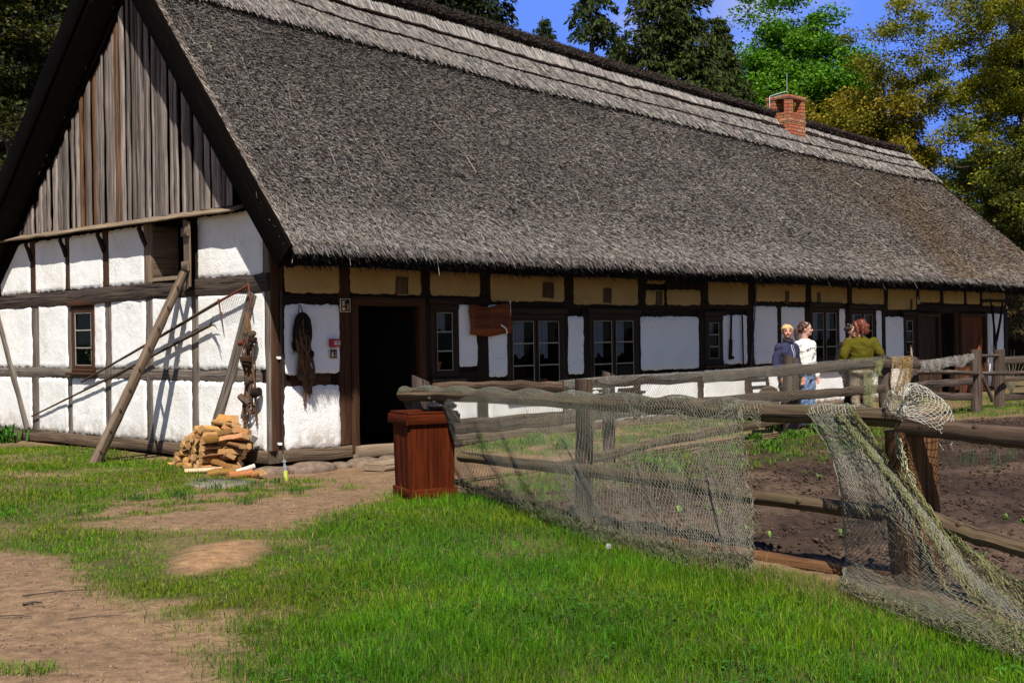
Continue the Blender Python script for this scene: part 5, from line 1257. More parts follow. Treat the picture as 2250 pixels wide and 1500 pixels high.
for e_ in ((477, 702, .06), (475, 716, .2), (478, 723, .12), (468, 693, .16)):
    mb = MB(); m_ = gpt((461 + e_[0]) / 2 + 2, (715 + e_[1]) / 2 - 3, .1 + e_[2] * .4); E_ = gpt(e_[0], e_[1], .08 + e_[2]); tube(mb, spline([root, m_, E_], 8), np.linspace(.009, .004, 8), 6); mb.build('tine', M['iron'], fk)

# rope tackle with wooden floats on the gable
tk = thing('net_tackle', 'hanging bundle of brown ropes with wooden and cork floats on the gable right end', 'rope tackle', tuple(gpt(545, 690, .1)))
cp = lambda x, y, o=.08: gpt(500 + x * .2133, 640 + y * .2133, o)
for k in range(11):
    xe = [175, 185, 205, 165, 300, 295, 255, 215, 240, 170, 285][k]; ye = [1390, 1340, 1370, 1300, 1330, 1270, 1230, 960, 1000, 1240, 1150][k]
    pts = [cp(205 + rng.normal(0, 10), 215, .05)] + [cp(205 + (xe - 205) * f + rng.normal(0, 26) * math.sin(f * 3.1), 215 + (ye - 215) * f, .07 + rng.uniform(0, .06)) for f in (.2, .4, .6, .8)] + [cp(xe, ye, .06)]
    P = spline(pts, 34); mb = MB(); tube(mb, P, .011 * (1 + .25 * np.sin(np.arange(34) * 2.1)), 6, None, .08)
    e_ = P[-1]
    for q in range(4): tube(mb, [e_, e_ + rng.normal(0, .018, 3) + [0, 0, -.05]], [.006, .003], 4)
    ellipsoid(mb, e_, (.02, .02, .026), None, 8, 6); mb.build('rope', M['rope'], tk)
def tackle_float(x, y, wx, wz, mat, rot=0.0, o=.13, roundish=True):
    c = cp(x, y, o); w = wx * .2133 * c[1] / F; h = wz * .2133 * c[1] / F; a = np.array([.85 * math.cos(rot), -.5 * math.cos(rot), math.sin(rot)]); a = nrm(a); mb = MB()
    if roundish: tube(mb, [c - a * w / 2, c - a * w * .4, c + a * w * .4, c + a * w / 2], np.array([.42, .5, .5, .42]) * h, 10, None, .03)
    else: beam(mb, c - a * w / 2, c + a * w / 2, h * .8, h, jit=.003, b=.008)
    mb.build('float', M[mat], tk)
for a in ((185, 425, 60, 60, 'tool', 1.2), (255, 445, 75, 60, 'fence', .6), (140, 530, 60, 60, 'rust', .3), (225, 575, 60, 70, 'timber_dark', 1.2), (265, 500, 60, 80, 'timber_dark', 1.3), (205, 750, 110, 80, 'timber_dark', 0), (215, 925, 75, 70, 'fence_grey', .9), (292, 1042, 105, 95, 'timber_dark', .25), (150, 1100, 85, 70, 'tool', -.7), (200, 1140, 70, 60, 'fence_grey', -.6)): tackle_float(*a)
tackle_float(190, 697, 130, 60, 'timber_red', 0, .16, False)
mb = MB(); c = cp(250, 1210, .1)
for k in range(5): a = np.linspace(0, 6.3, 16); tube(mb, c + np.stack([np.cos(a) * .05, rng.normal(0, .01) + 0 * a, np.sin(a) * .055], 1) + rng.normal(0, .006, 3), .010, 5)
mb.build('rope_coil', M['rope'], tk)
# dark harness on the long wall
hn = thing('horse_harness', 'dark rope harness hanging on the white panel left of the fire alarm', 'harness', tuple(lpt(658, 700, .05)))
ch_ = lambda x, y, o=.07: lpt(500 + x * .2133, 640 + y * .2133, o)
mb = MB(); tube(mb, spline([ch_(738, 135, .03), ch_(733, 240, .06), ch_(780, 250, .06), ch_(748, 135, .03)], 20), .006, 5); mb.build('hanging_loop', M['ropedark'], hn)
mb = MB(); a = np.linspace(0, 2 * np.pi, 40)
P = np.array([ch_(765 + 62 * math.sin(t) + (12 if math.sin(t) > 0 else 0), 430 - 190 * math.cos(t), .08) for t in a]); tube(mb, P, .035 + .012 * np.sin(a / 2), 8, None, .06); 
mb.build('collar', M['ropedark'], hn)
for k in range(22):
    x0 = rng.uniform(700, 830); x1 = [690, 700, 760, 790, 850, 860, 885, 800, 745, 770, 840, 800, 815, 855, 830, 720, 780, 760, 790, 810, 880, 730][k]; y1 = [610, 560, 800, 1130, 560, 1040, 900, 1140, 760, 900, 1050, 1110, 780, 1030, 830, 880, 960, 880, 980, 1000, 880, 850][k]
    P = spline([ch_(x0, 260 + rng.uniform(0, 60), .06), ch_(x0 + (x1 - x0) * .35 + rng.normal(0, 18), 300 + (y1 - 300) * .4, .07 + rng.random() * .07), ch_(x1 + rng.normal(0, 10), 300 + (y1 - 300) * .75, .07 + rng.random() * .06), ch_(x1, y1, .06)], 24)
    mb = MB(); tube(mb, P, rng.uniform(.010, .02) * (1 + .15 * np.sin(np.arange(24) * 2.0)), 6, None, .06)
    for q in range(3): tube(mb, [P[-1], P[-1] + rng.normal(0, .014, 3) + [0, 0, -.05]], [.006, .003], 4)
    mb.build('strap', M['rope'] if y1 > 820 else M['ropedark'], hn)
for x, y, rx in ((865, 645, .04), (760, 880, .05), (850, 870, .04)):
    mb = MB(); ellipsoid(mb, ch_(x, y, .13), (rx, .03, .055), None, 10, 7); mb.build('wooden_block', M['tool'] if y > 700 else M['ropedark'], hn)

# signs and alarm
def plate(name, lab, cat, x0, y0, x1, y1, mat, out, th=.012, border=None):
    u0, u1, z0, z1 = rectL(x0, y0, x1, y1); c = HW((u0 + u1) / 2, -out, (z0 + z1) / 2); t = thing(name, lab, cat, tuple(c))
    mb = MB(); box(mb, c, u1 - u0, th, z1 - z0, (dL, dG, (0, 0, 1)), b=.002); mb.build('plate', M[mat], t)
    return t, u0, u1, z0, z1
def flatpoly(t, name, mat, u0, u1, z0, z1, polys, out):
    for k, pl in enumerate(polys):
        mb = MB(); n = len(pl); f = [HW(u0 + (u1 - u0) * x, -out, z0 + (z1 - z0) * y) for x, y in pl]; b = [p + dG * .003 for p in f]
        mb.add(f + b, [list(range(n)), list(range(n, 2 * n))[::-1]] + [[i, n + i, n + (i + 1) % n, (i + 1) % n] for i in range(n)]); mb.build(name, M[mat], t)
def rect(x0, y0, x1, y1): return [(x0, y0), (x1, y0), (x1, y1), (x0, y1)]
def disc(cx, cy, rx, ry, n=12): return [(cx + rx * math.cos(i * 2 * math.pi / n), cy + ry * math.sin(i * 2 * math.pi / n)) for i in range(n)]
flame = lambda cx, s: [(cx - .05, .16), (cx + .10, .22), (cx + .13, .36), (cx + .05, .33), (cx + .0, .26)]
t, *r = plate('fire_extinguisher_sign', 'dark red extinguisher sign with cream pictogram on the post by the doorway', 'sign', 743, 656.5, 765, 685.5, 'signcream', .045)
flatpoly(t, 'sign_face', 'signred', *r, [rect(.06, .04, .94, .96)], .0525)
flatpoly(t, 'extinguisher_symbol', 'signcream', *r, [rect(.20, .12, .44, .62), [(.20, .62), (.44, .62), (.38, .74), (.26, .74)], rect(.28, .74, .36, .86), [(.12, .70), (.17, .68), (.28, .84), (.26, .88)], [(.36, .82), (.52, .84), (.52, .88), (.36, .87)]], .0555)
flatpoly(t, 'label_band', 'signred', *r, [rect(.20, .34, .44, .46)], .0585)
flatpoly(t, 'flame_symbol', 'signcream', *r, [[(x - .02, y), (x + .12, y + .10), (x + .16, y + .22), (x + .06, y + .14)] for x, y in ((.62, .12), (.70, .26), (.66, .42))], .0555)
t, *r = plate('fire_alarm_box', 'bright red fire alarm call point with white button plate on the wall', 'fire alarm', 719.7, 744, 740.6, 762.6, 'red', .06, .05)
flatpoly(t, 'button_plate', 'white', *r, [rect(.34, .30, .94, .72)], .0875)
flatpoly(t, 'button_dot', 'black', *r, [disc(.64, .51, .08, .11)], .0905)
flatpoly(t, 'arrow_mark', 'black', *r, [[(.38, .44), (.52, .51), (.38, .58)], [(.90, .44), (.76, .51), (.90, .58)], rect(.62, .66, .67, .71), rect(.62, .31, .67, .36)], .0905)
flatpoly(t, 'printed_line', 'white', *r, [rect(.62, .82, .68, .90), rect(.42, .10, .62, .13), rect(.66, .10, .84, .13)], .0875)
t, *r = plate('fire_instruction_sign', 'small tilted dark red sign with a hand symbol below the fire alarm', 'sign', 721, 767, 737, 787.5, 'signcream', .035)
flatpoly(t, 'sign_face', 'signred', *r, [rect(.05, .05, .95, .95)], .0425)
flatpoly(t, 'hand_symbol', 'signcream', *r, [disc(.36, .36, .16, .2), [(.40, .5), (.48, .52), (.44, .82), (.36, .82)], disc(.30, .62, .06, .1)], .0455)
flatpoly(t, 'flame_symbol', 'signcream', *r, [[(x - .02, y), (x + .12, y + .10), (x + .14, y + .24), (x + .04, y + .14)] for x, y in ((.66, .14), (.72, .36), (.66, .58))], .0455)
t, *r = plate('fire_extinguisher_sign', 'tiny dark red sign on the post above the far dark door', 'sign', 2012, 653, 2018, 668, 'signcream', .04)
flatpoly(t, 'sign_face', 'signred', *r, [rect(.08, .05, .92, .95)], .0475); flatpoly(t, 'extinguisher_symbol', 'signcream', *r, [rect(.3, .2, .5, .7), rect(.6, .2, .75, .5)], .0505)
# orange board with burnt writing
u0, u1, z0, z1 = rectL(1027, 671, 1114, 736); bo = thing('information_board', 'orange brown scroll shaped wooden board with dark lettering between two windows', 'information board', tuple(HW((u0 + u1) / 2, -.07, (z0 + z1) / 2)))
nx_ = 26; X = np.linspace(0, 1, nx_); top = z1 + (z1 - z0) * (.05 * np.cos(X * 7.5) - .02 + .06 * X ** 3); bt = z0 + (z1 - z0) * (.05 * np.sin(X * 6 + 2.3)); UU = u0 + (u1 - u0) * X
Vf = []; 
for o in (.095, .06):
    for j in range(5):
        for i in range(nx_): Vf.append(HW(UU[i] + (.02 * math.sin(j * 1.5) if i in (0, nx_ - 1) else 0), -o, bt[i] + (top[i] - bt[i]) * j / 4))
mb = MB(); fs = []; N5 = 5 * nx_
for j in range(4):
    for i in range(nx_ - 1): a = j * nx_ + i; fs += [[a, a + 1, a + nx_ + 1, a + nx_], [N5 + a + nx_, N5 + a + nx_ + 1, N5 + a + 1, N5 + a]]
for i in range(nx_ - 1): fs += [[N5 + i, N5 + i + 1, i + 1, i], [4 * nx_ + i, 4 * nx_ + i + 1, N5 + 4 * nx_ + i + 1, N5 + 4 * nx_ + i]]
for j in range(4): fs += [[j * nx_, (j + 1) * nx_, N5 + (j + 1) * nx_, N5 + j * nx_], [N5 + j * nx_ + nx_ - 1, N5 + (j + 1) * nx_ + nx_ - 1, (j + 1) * nx_ + nx_ - 1, j * nx_ + nx_ - 1]]
mb.add(Vf, fs, [(p @ dL * 1.0, p[2]) for p in Vf]); mb.build('board', M['board_orange'], bo)
mb = MB()
for rrow in range(15):     # rows of small dark burnt words
    y = .80 - rrow * .040
    for c0_, c1_ in ((.09, .48), (.53, .93)):
        if rrow == 0 and c0_ > .5: continue
        x = c0_
        while x < c1_ - .02:
            w = rng.uniform(.018, .06) * (1.6 if rrow == 0 else 1); w = min(w, c1_ - x); a = u0 + (u1 - u0) * (x + w / 2); z = z0 + (z1 - z0) * (y + (.05 if rrow == 0 else 0))
            box(mb, HW(a, -.0955, z), (u1 - u0) * w, .003, (z1 - z0) * (.032 if rrow == 0 else .016), (dL, dG, (0, 0, 1)), b=.0005); x += w + .012
mb.build('burnt_lettering', M['ink'], bo)
mb = MB(); tube(mb, spline([HW(u1 - .26, -.12, z0 + .16), HW(u1 - .17, -.14, z0 + .10), HW(u1 - .12, -.12, z0 + .02)], 8), .013, 6); mb.build('peg', M['white'], bo)
mb = MB(); tube(mb, [HW(u1 + .005, -.07, z0 + .12), HW(u1 + .01, -.07, z0 + .55)], .012, 6); mb.build('peg', M['white'], bo)

# lightning conductor on the corner post
cdn = thing('lightning_conductor', 'black earthing cable with grey clamps and yellow sleeve on the corner post', 'cable', tuple(lpt(622, 1040, .05)))
mb = MB(); tube(mb, spline([lpt(617, 640, .03), lpt(617, 760, .03), lpt(618, 880, .03), lpt(620, 980, .03), lpt(624, 1012, .1)], 30), .011, 6); mb.build('cable', M['black'], cdn)
for x, y in ((612.5, 786), (615, 975)):
    mb = MB(); box(mb, lpt(x, y, .03), .055, .03, .035, (dL, dG, (0, 0, 1)), b=.004); mb.build('cable_clip', M['white'], cdn)
gcon = gpx(628, 1056); mb = MB(); tube(mb, [gcon + [0, 0, .08], lpt(624, 1010, .1)], .016, 8); 
for f in (.2, .45, .7): box(mb, gcon + (lpt(624, 1010, .1) - gcon) * f + [0, 0, .06], .05, .05, .018, b=.003)
mb.build('earth_clamp', M['steel'], cdn)
mb = MB(); tube(mb, [gcon - [0, 0, .05], gcon + [0, 0, .13]], .03, 10); mb.build('sleeve', M['sleeve'], cdn)

# field stones of the footing
def stone(x0, y0, x1, y1, lab, depth=.5, out=.06, wallv=True):
    xm, ym = (x0 + x1) / 2, (y0 + y1) / 2
    P = lpt(xm, ym, out) if wallv else gpx(xm, y1)
    w = (x1 - x0) * P[1] / F; h = (y1 - y0) * P[1] / F * 1.5
    nu_, nv_ = 22, 14; th = np.linspace(0, np.pi, nv_ + 1)[:, None]; ph = np.linspace(0, 2 * np.pi, nu_, endpoint=False)[None]
    sx, sy, sz = np.sin(th) * np.cos(ph), np.sin(th) * np.sin(ph), np.cos(th) + 0 * ph
    sp = lambda a, e: np.sign(a) * np.abs(a) ** e
    sd = rng.random() * 90; r_ = 1 + .28 * (fbm(sx * 1.2 + sd, sy * 1.2 + sz * 2 + sd, .7, 3) - .5)
    V = P - [0, 0, h * .12] + (sp(sx, .75) * r_)[..., None] * dL * w * .62 + (sp(sy, .75) * r_)[..., None] * dG * depth * .5 + (sp(sz, .7) * r_)[..., None] * np.array([0, 0, h * .52])
    idx = np.arange((nv_ + 1) * nu_).reshape(nv_ + 1, nu_); nx = np.roll(idx, -1, 1); mb = MB()
    mb.add(V.reshape(-1, 3), np.stack([idx[:-1], idx[1:], nx[1:], nx[:-1]], -1).reshape(-1, 4))
    return tag(mb.build('field_stone', M['stone'], loc=tuple(P), smooth=True), lab, 'stone', 'field stones under the house sill')
stone(636, 1018, 729, 1050, 'big flat grey field stone under the sill right of the cable', .5, .12)
stone(733, 1016, 762, 1034, 'rounded grey stone right of the big flat footing stone', .4, .1)
stone(764, 1008, 836, 1034, 'brownish wedge shaped stone below the doorway threshold', .5, .18)
stone(562, 1026, 622, 1050, 'low half buried stone between firewood and cable', .4, .10)
stone(629, 1024, 646, 1040, 'small brown stone wedged beside the yellow sleeve', .25, .10)
stone(836, 1002, 900, 1030, 'worn step stone behind the red bin below the doorway', .6, .25)
q0, q1 = gpx(820, 1036), gpx(905, 1022); st = thing('duckboard', 'low ridged wooden step board in front of the doorway, left of the bin', 'step', tuple(q0))
mb = MB(); beam(mb, q0 + [0, 0, .05], q1 + [0, 0, .05], .42, .07, jit=.003)
mb.build('step_board', M['step'], st)
for k in range(12):
    P = q0 + (q1 - q0) * (k + .5) / 12 + np.array([0, 0, .095]); mb = MB(); dd_ = nrm(q1 - q0); nn_ = np.array([-dd_[1], dd_[0], 0]); tube(mb, [P - nn_ * .2, P + nn_ * .2], .012, 6); mb.build('ridge', M['step'], st)
sb = [gpx(*p) for p in ((405, 1066), (470, 1074), (560, 1062), (520, 1054), (440, 1055))]
mb = MB(); n = len(sb); V = [p + np.array([0, 0, .022]) for p in sb] + [p - np.array([0, 0, .1]) for p in sb]
mb.add(V, [list(range(n)), list(range(n, 2 * n))[::-1]] + [[i, n + i, n + (i + 1) % n, (i + 1) % n] for i in range(n)]); tag(mb.build('paving_slab', M['slab'], loc=tuple(sb[1])), 'flat grey stone slab sunk in the grass before the firewood', 'paving slab')

# ================================================================== FIREWOOD
def wedge_mesh(kind, L):
    mb = MB(); rgv = {0: [(-.05, -.03), (.055, -.035), (.0, .055)], 1: [(-.06, -.035), (.05, -.04), (.045, .02), (-.01, .05)], 2: [(-.05, -.03), (.0, -.048), (.05, -.03), (.02, .05), (-.03, .04)], 3: [(-.065, -.028), (.06, -.03), (.055, .022), (-.055, .03)]}[kind]
    ring = np.array(rgv) * rng.uniform(.85, 1.25); n = 4; pts = np.stack([np.zeros(n), np.linspace(-L / 2, L / 2, n), rng.normal(0, .004, n)], 1)
    cols = np.array([.47, .25, .085]) * rng.uniform(.4, 1.15) * np.array([1, rng.uniform(.85, 1.1), rng.uniform(.6, 1.2)])
    sweep(mb, pts, np.array([ring * (1 + rng.normal(0, .05, ring.shape)) for _ in range(n)]), (0, 0, 1), True, cols)
    k = len(ring) + 1     # bark / outer face darker on one side
    c = mb.c[0]; c[:] = cols * .95
    for r in range(n):
        if kind != 3: c[r * k:r * k + 1] = np.array([.16, .10, .06])
    for e in (1, 2): mb.c[e][:] = np.array([.50, .285, .12]) * rng.uniform(.55, 1.1)
    return mb
protos = []
def log(P, ydir, roll, kind, L, lab, grp='split firewood logs by the gable', parent=None, tint=None):
    mb = wedge_mesh(kind, L)
    if tint is not None:
        for c in mb.c: c[:] = np.array(tint) * rng.uniform(.85, 1.15)
    Y = nrm(ydir); Z = nrm(np.array([0, 0, 1.0]) - Y * Y[2]); X = np.cross(Y, Z); c_, s_ = math.cos(roll), math.sin(roll); X2 = X * c_ + Z * s_; Z2 = -X * s_ + Z * c_
    Mx = np.stack([X2, Y, Z2], 1)
    for i in range(len(mb.V)): mb.V[i] = mb.V[i] @ Mx.T + P
    return tag(mb.build('firewood_log', M['logs'], loc=tuple(P)), lab, 'firewood', grp)
vL, vR_ = gb(378, 1000, -.42)[0], gb(462, 1000, -.42)[0]; vC = gb(512, 1000, -.42)[0]
rowv = [(vL, vR_)]
for k in range(8):
    z0 = -.13 + k * .075; a = vL - (vL - (vR_ + .18)) * (k / 8.0) ** .85; b = vR_ + .02 * k; n = max(2, int((a - b) / .088))
    for i in range(n + 1):
        v_ = b + (a - b) * i / n + rng.normal(0, .008); log(HW(-.33 + rng.normal(0, .03), v_, z0 + rng.normal(0, .008)), dL + rng.normal(0, .07, 3), rng.uniform(0, 6.28), int(rng.integers(0, 3)), .36, 'small split log in the left stack, its pale triangular end facing out')
for k in range(9):
    z0 = -.12 + k * .083
    for q in range(2 if k < 7 else 1):
        v_ = vC + .30 - .045 * k * (k < 6) + rng.normal(0, .04); P = HW(-.30 - .13 * (q) + .02 * k, v_ + .25 * (k > 6), z0 + rng.normal(0, .01))
        grey = rng.random() < .22
        log(P, dG + dL * rng.normal(.0, .16) + np.array([0, 0, rng.normal(0, .09)]), rng.uniform(-.5, .5) + (3.14 if rng.random() < .5 else 0), int(rng.choice([1, 3, 3, 2])), rng.uniform(.42, .56), 'greyed log lying lengthwise in the right stack' if grey else 'honey coloured log lying lengthwise in the right stack', tint=(.2, .17, .14) if grey else None)
for k in range(5):
    log(HW(-.50, vR_ - .06 - .02 * k, -.1 + k * .09), dL + dG * .2, rng.uniform(0, 6), int(rng.integers(0, 3)), .3, 'split log standing out at the joint between the two stacks')
for x, y, lab, ang, kd, L_, tn in ((448, 1040, 'thin pale batten lying alone in the grass left of the fallen logs', .15, 3, .5, (.5, .33, .2)), (487, 1046, 'short log fallen in front of the stack, nearest the slab', .7, 0, .4, None), (520, 1044, 'pale birch stick leaning on the fallen logs', .65, 3, .5, (.5, .45, .38)), (528, 1050, 'red brown split log fallen beside the birch stick', .75, 1, .36, (.30, .12, .045)), (566, 1050, 'broad split slab standing at the right end of the firewood', -1.0, 1, .36, None), (500, 1022, 'thick quarter log at the foot of the right stack', .2, 2, .5, None), (530, 1020, 'long split log lowest in front of the right stack', .3, 1, .55, None), (548, 1012, 'curved log end poking out low on the right', .4, 2, .4, None)):
    P = gpx(x, y) + np.array([0, 0, .05]); log(P, np.array([math.cos(ang), math.sin(ang), .22 if 'lean' in lab or 'standing' in lab else .03]), rng.uniform(-.4, .4), kd, L_, lab, tint=tn)

# ================================================================== THINGS ALONG THE LONG WALL
pd_ = thing('oar', 'dark wooden paddle hanging blade down beside the small far window', 'oar', tuple(lpt(1606, 740, .06)))
mb = MB(); tube(mb, [lpt(1607, 690, .05), lpt(1606, 748, .05)], .02, 8); mb.build('shaft', M['timber_dark'], pd_)
mb = MB(); beam(mb, lpt(1606, 746, .05), lpt(1605, 785, .05), .09, .03, up=-dG, jit=.004); beam(mb, lpt(1603, 786, .05), lpt(1611, 785, .05), .06, .05, up=-dG, jit=.003); mb.build('blade', M['timber_dark'], pd_)
mb = MB(); tube(mb, [lpt(1631, 692, .05), lpt(1633, 800, .06)], .016, 8, None, .03); tag(mb.build('pole', M['timber_dark'], loc=tuple(lpt(1633, 800, .06))), 'thin dark pole leaning upright on the wall right of the paddle', 'pole')
mb = MB(); P = [lpt(1662, 615, .03), lpt(1659, 680, .03), lpt(1655, 740, .04), lpt(1651, 790, .04), lpt(1650, 850, .04)]; tube(mb, spline(P, 24), .012, 5); tag(mb.build('cable', M['black'], loc=tuple(P[4])), 'thin black cable running down a dark post behind the people', 'cable')
chr_ = thing('slatted_chair', 'dark slatted wooden chair by the wall behind the blonde person', 'chair', tuple(HW(wl(1695, 880)[0], -.9, 0)))
cu0 = wl(1690, 850, -.9)[0]
def cpt(a, d, z): return HW(cu0 + a, -.75 - d, z)
for nm, a, b, w in (('leg', (-.25, 0, 0), (-.32, -.12, .95), .06), ('leg', (.3, 0, 0), (.3, -.12, .95), .06), ('leg', (-.25, .5, 0), (-.25, .5, .45), .06), ('leg', (.3, .5, 0), (.3, .5, .45), .06)):
    mb = MB(); beam(mb, cpt(*a), cpt(*b), w, w, up=(0, 1, .1), jit=.003); mb.build(nm, M['timber_dark'], chr_)
for z in (.58, .72, .86):
    mb = MB(); beam(mb, cpt(-.3, -.07 - (z - .58) * .15, z), cpt(.3, -.07 - (z - .58) * .15, z), .03, .07, jit=.003); mb.build('back_slat', M['timber_dark'], chr_)
mb = MB(); beam(mb, cpt(.02, -.02, .45), cpt(.02, .52, .45), .62, .04, jit=.003); mb.build('seat', M['timber_dark'], chr_)
mb = MB(); P = vplane(1690, 873, A2, B2, -.5); d = ray(1690, 873); d = nrm([d[0], d[1], 0]); tube(mb, [P - d * .02, P + d * .5], .17, 16, None, .02); tag(mb.build('wood_round', M['fence'], loc=tuple(P)), 'sawn round of a tree trunk lying behind the garden fence rail', 'log')
mb = MB(); tube(mb, [lpt(2001, 758, .25), lpt(2012, 858, .55)], .022, 8); tag(mb.build('broom_handle', M['step'], loc=tuple(lpt(2012, 858, .55))), 'pale stick leaning below the small far window', 'stick')
fp_ = thing('forked_pole', 'tall dark forked pole leaning on the last white panel', 'pole', tuple(lpt(2182, 800, .3)))
for a, b, r in (((2180, 850), (2188, 755), .05), ((2188, 755), (2176, 655), .035), ((2188, 755), (2204, 660), .04), ((2184, 800), (2182, 670), .03)):
    mb = MB(); tube(mb, spline([lpt(*a, .3), lpt((a[0] + b[0]) / 2 + 1, (a[1] + b[1]) / 2, .22), lpt(*b, .1)], 10), np.linspace(r, r * .6, 10), 7, None, .05); mb.build('branch', M['timber_dark'], fp_)
mb = MB(); beam(mb, lpt(2140, 845, .5), lpt(2156, 742, .2), .16, .04, up=-dG, jit=.004); tag(mb.build('plank', M['board_orange'], loc=tuple(lpt(2140, 845, .5))), 'narrow red plank leaning against the red brown far door', 'plank')
mb = MB(); tube(mb, [lpt(2158, 661, .1), lpt(2225, 661, .12)], .035, 8, None, .04); tag(mb.build('pole', M['timber_dark'], loc=tuple(lpt(2190, 661, .1))), 'dark pole stored horizontally under the far end of the eaves', 'pole')
for (wi, fx_, lab) in ((0, .35, 'small red clay pot behind the narrow window beside the doorway'), (1, .2, 'clay pot in the left pane of the first double window'), (1, .68, 'clay pot in the right pane of the first double window')):
    w = wins[wi]; P = PL(w[0] + (w[1] - w[0]) * fx_, w[2] + .13, -.09); mb = MB(); k = 14; a = np.arange(k) / k * 6.2832
    tube(mb, [P, P + [0, 0, .10], P + [0, 0, .101], P + [0, 0, .135]], [.048, .062, .07, .07], k); tag(mb.build('flower_pot', M['terracotta'], loc=tuple(P)), lab, 'flower pot')
w = gwin; P = PG(w[0] + .17, w[2] + .12, -.08); fpot = thing('potted_plant', 'small leafy plant in a clay pot behind the gable window', 'potted plant', tuple(P))
mb = MB(); tube(mb, [P, P + [0, 0, .10], P + [0, 0, .13]], [.05, .065, .07], 14); mb.build('pot', M['terracotta'], fpot)
mb = MB(); leaves(mb, P + [0, 0, .16] + rng.normal(0, 1, (70, 3)) * [.05, .05, .06], rng.uniform(.04, .08, 70), .6, .5, np.array([.03, .08, .015]) * rng.uniform(.5, 1.5, (70, 1))); mb.build('foliage', M['leaf'], fpot)

# ================================================================== PEOPLE
def vox(mb, name, mat, voxel, parent=None, smooth_it=3, color_fn=None, disp=None, tint=None):
    """fuse the built volumes into one continuous surface (voxel remesh), then smooth it."""
    o = mb.build('tmp_volume', mat)
    r = o.modifiers.new('r', 'REMESH'); r.mode = 'VOXEL'; r.voxel_size = voxel; r.use_smooth_shade = True
    sm = o.modifiers.new('s', 'SMOOTH'); sm.factor = .5; sm.iterations = smooth_it
    dg = bpy.context.evaluated_depsgraph_get(); me = bpy.data.meshes.new_from_object(o.evaluated_get(dg)); old = o.data
    bpy.data.objects.remove(o); bpy.data.meshes.remove(old)
    n = len(me.vertices); co = np.zeros(n * 3, np.float32); me.vertices.foreach_get('co', co); co = co.reshape(-1, 3).astype(float)
    if disp is not None: co = disp(co); me.vertices.foreach_set('co', co.ravel().astype(np.float32))
    if 'tint' in me.attributes: me.attributes.remove(me.attributes['tint'])
    at = me.attributes.new('tint', 'FLOAT_COLOR', 'POINT')
    c = np.tile(np.asarray(tint if tint is not None else (.5, .5, .5), float), (n, 1))
    if color_fn is not None: c = color_fn(co, c)
    at.data.foreach_set('color', np.concatenate([c, np.ones((n, 1))], 1).ravel().astype(np.float32))
    me.materials.clear(); me.materials.append(mat); me.name = name; me.update()
    ob = bpy.data.objects.new(name, me); COL.objects.link(ob)
    if parent is not None: ob.parent = parent
    return ob
def lb(mb, name, mat, T, smooth=True):
    o = mb.build(name, mat, smooth=smooth); o.parent = T; return o
def cap(mb, pts, r, k=12):
    pts = np.asarray(pts, float); P = spline(pts, max(len(pts) * 4, 6)); rr_ = np.interp(np.linspace(0, 1, len(P)), np.linspace(0, 1, len(r)), r)
    tube(mb, P, rr_, k, up=(0.1, 1, .2))
    for e in (0, -1): ellipsoid(mb, P[e], (rr_[e],) * 3, None, 12, 8)
def rings(mb, lev, k=18):
    """stack of ellipses (x, y, z, half width, half depth)"""
    lev = np.asarray(lev, float); S = np.array([np.interp(np.linspace(0, 1, 26), np.linspace(0, 1, len(lev)), lev[:, i]) for i in range(5)]).T
    a = np.arange(k) / k * 2 * np.pi; V = np.array([[(x + w * math.copysign(abs(math.cos(t)) ** .8, math.cos(t)), y + d * math.copysign(abs(math.sin(t)) ** .85, math.sin(t)), z) for t in a] for x, y, z, w, d in S]).reshape(-1, 3)
    n = len(S); fs = [[i * k + j, i * k + (j + 1) % k, (i + 1) * k + (j + 1) % k, (i + 1) * k + j] for i in range(n - 1) for j in range(k)]
    fs += [list(range(k))[::-1], list(range((n - 1) * k, n * k))]; mb.add(V, fs)
def hand(mb, W_, d, side, s=1.0):
    """relaxed hand hanging from wrist W_ along direction d; palm, four curled fingers and a thumb from the palm's side."""
    d = nrm(d); inw = nrm(np.array([-side, .15, 0])); inw = nrm(inw - d * (inw @ d)); fwd = np.cross(inw, d) * (1 if np.cross(inw, d)[1] > 0 else -1)
    ellipsoid(mb, W_ + d * .045 * s, (.042 * s, .018 * s, .052 * s), (fwd, inw, d), 12, 8)
    for i, (o_, L_) in enumerate(((.030, .072), (.010, .082), (-.011, .076), (-.031, .060))):
        b0 = W_ + d * .085 * s + fwd * o_ * s; k1 = b0 + d * L_ * .5 * s + inw * .010 * s; k2 = b0 + d * L_ * .85 * s + inw * (.030 + .004 * i) * s
        cap(mb, [b0, k1, k2], [.0105 * s, .0098 * s, .0082 * s], 8)
    t0 = W_ + d * .03 * s + fwd * .036 * s; cap(mb, [t0, t0 + d * .03 * s + fwd * .022 * s, t0 + d * .062 * s + fwd * .024 * s + inw * .012 * s], [.0125 * s, .011 * s, .009 * s], 8)
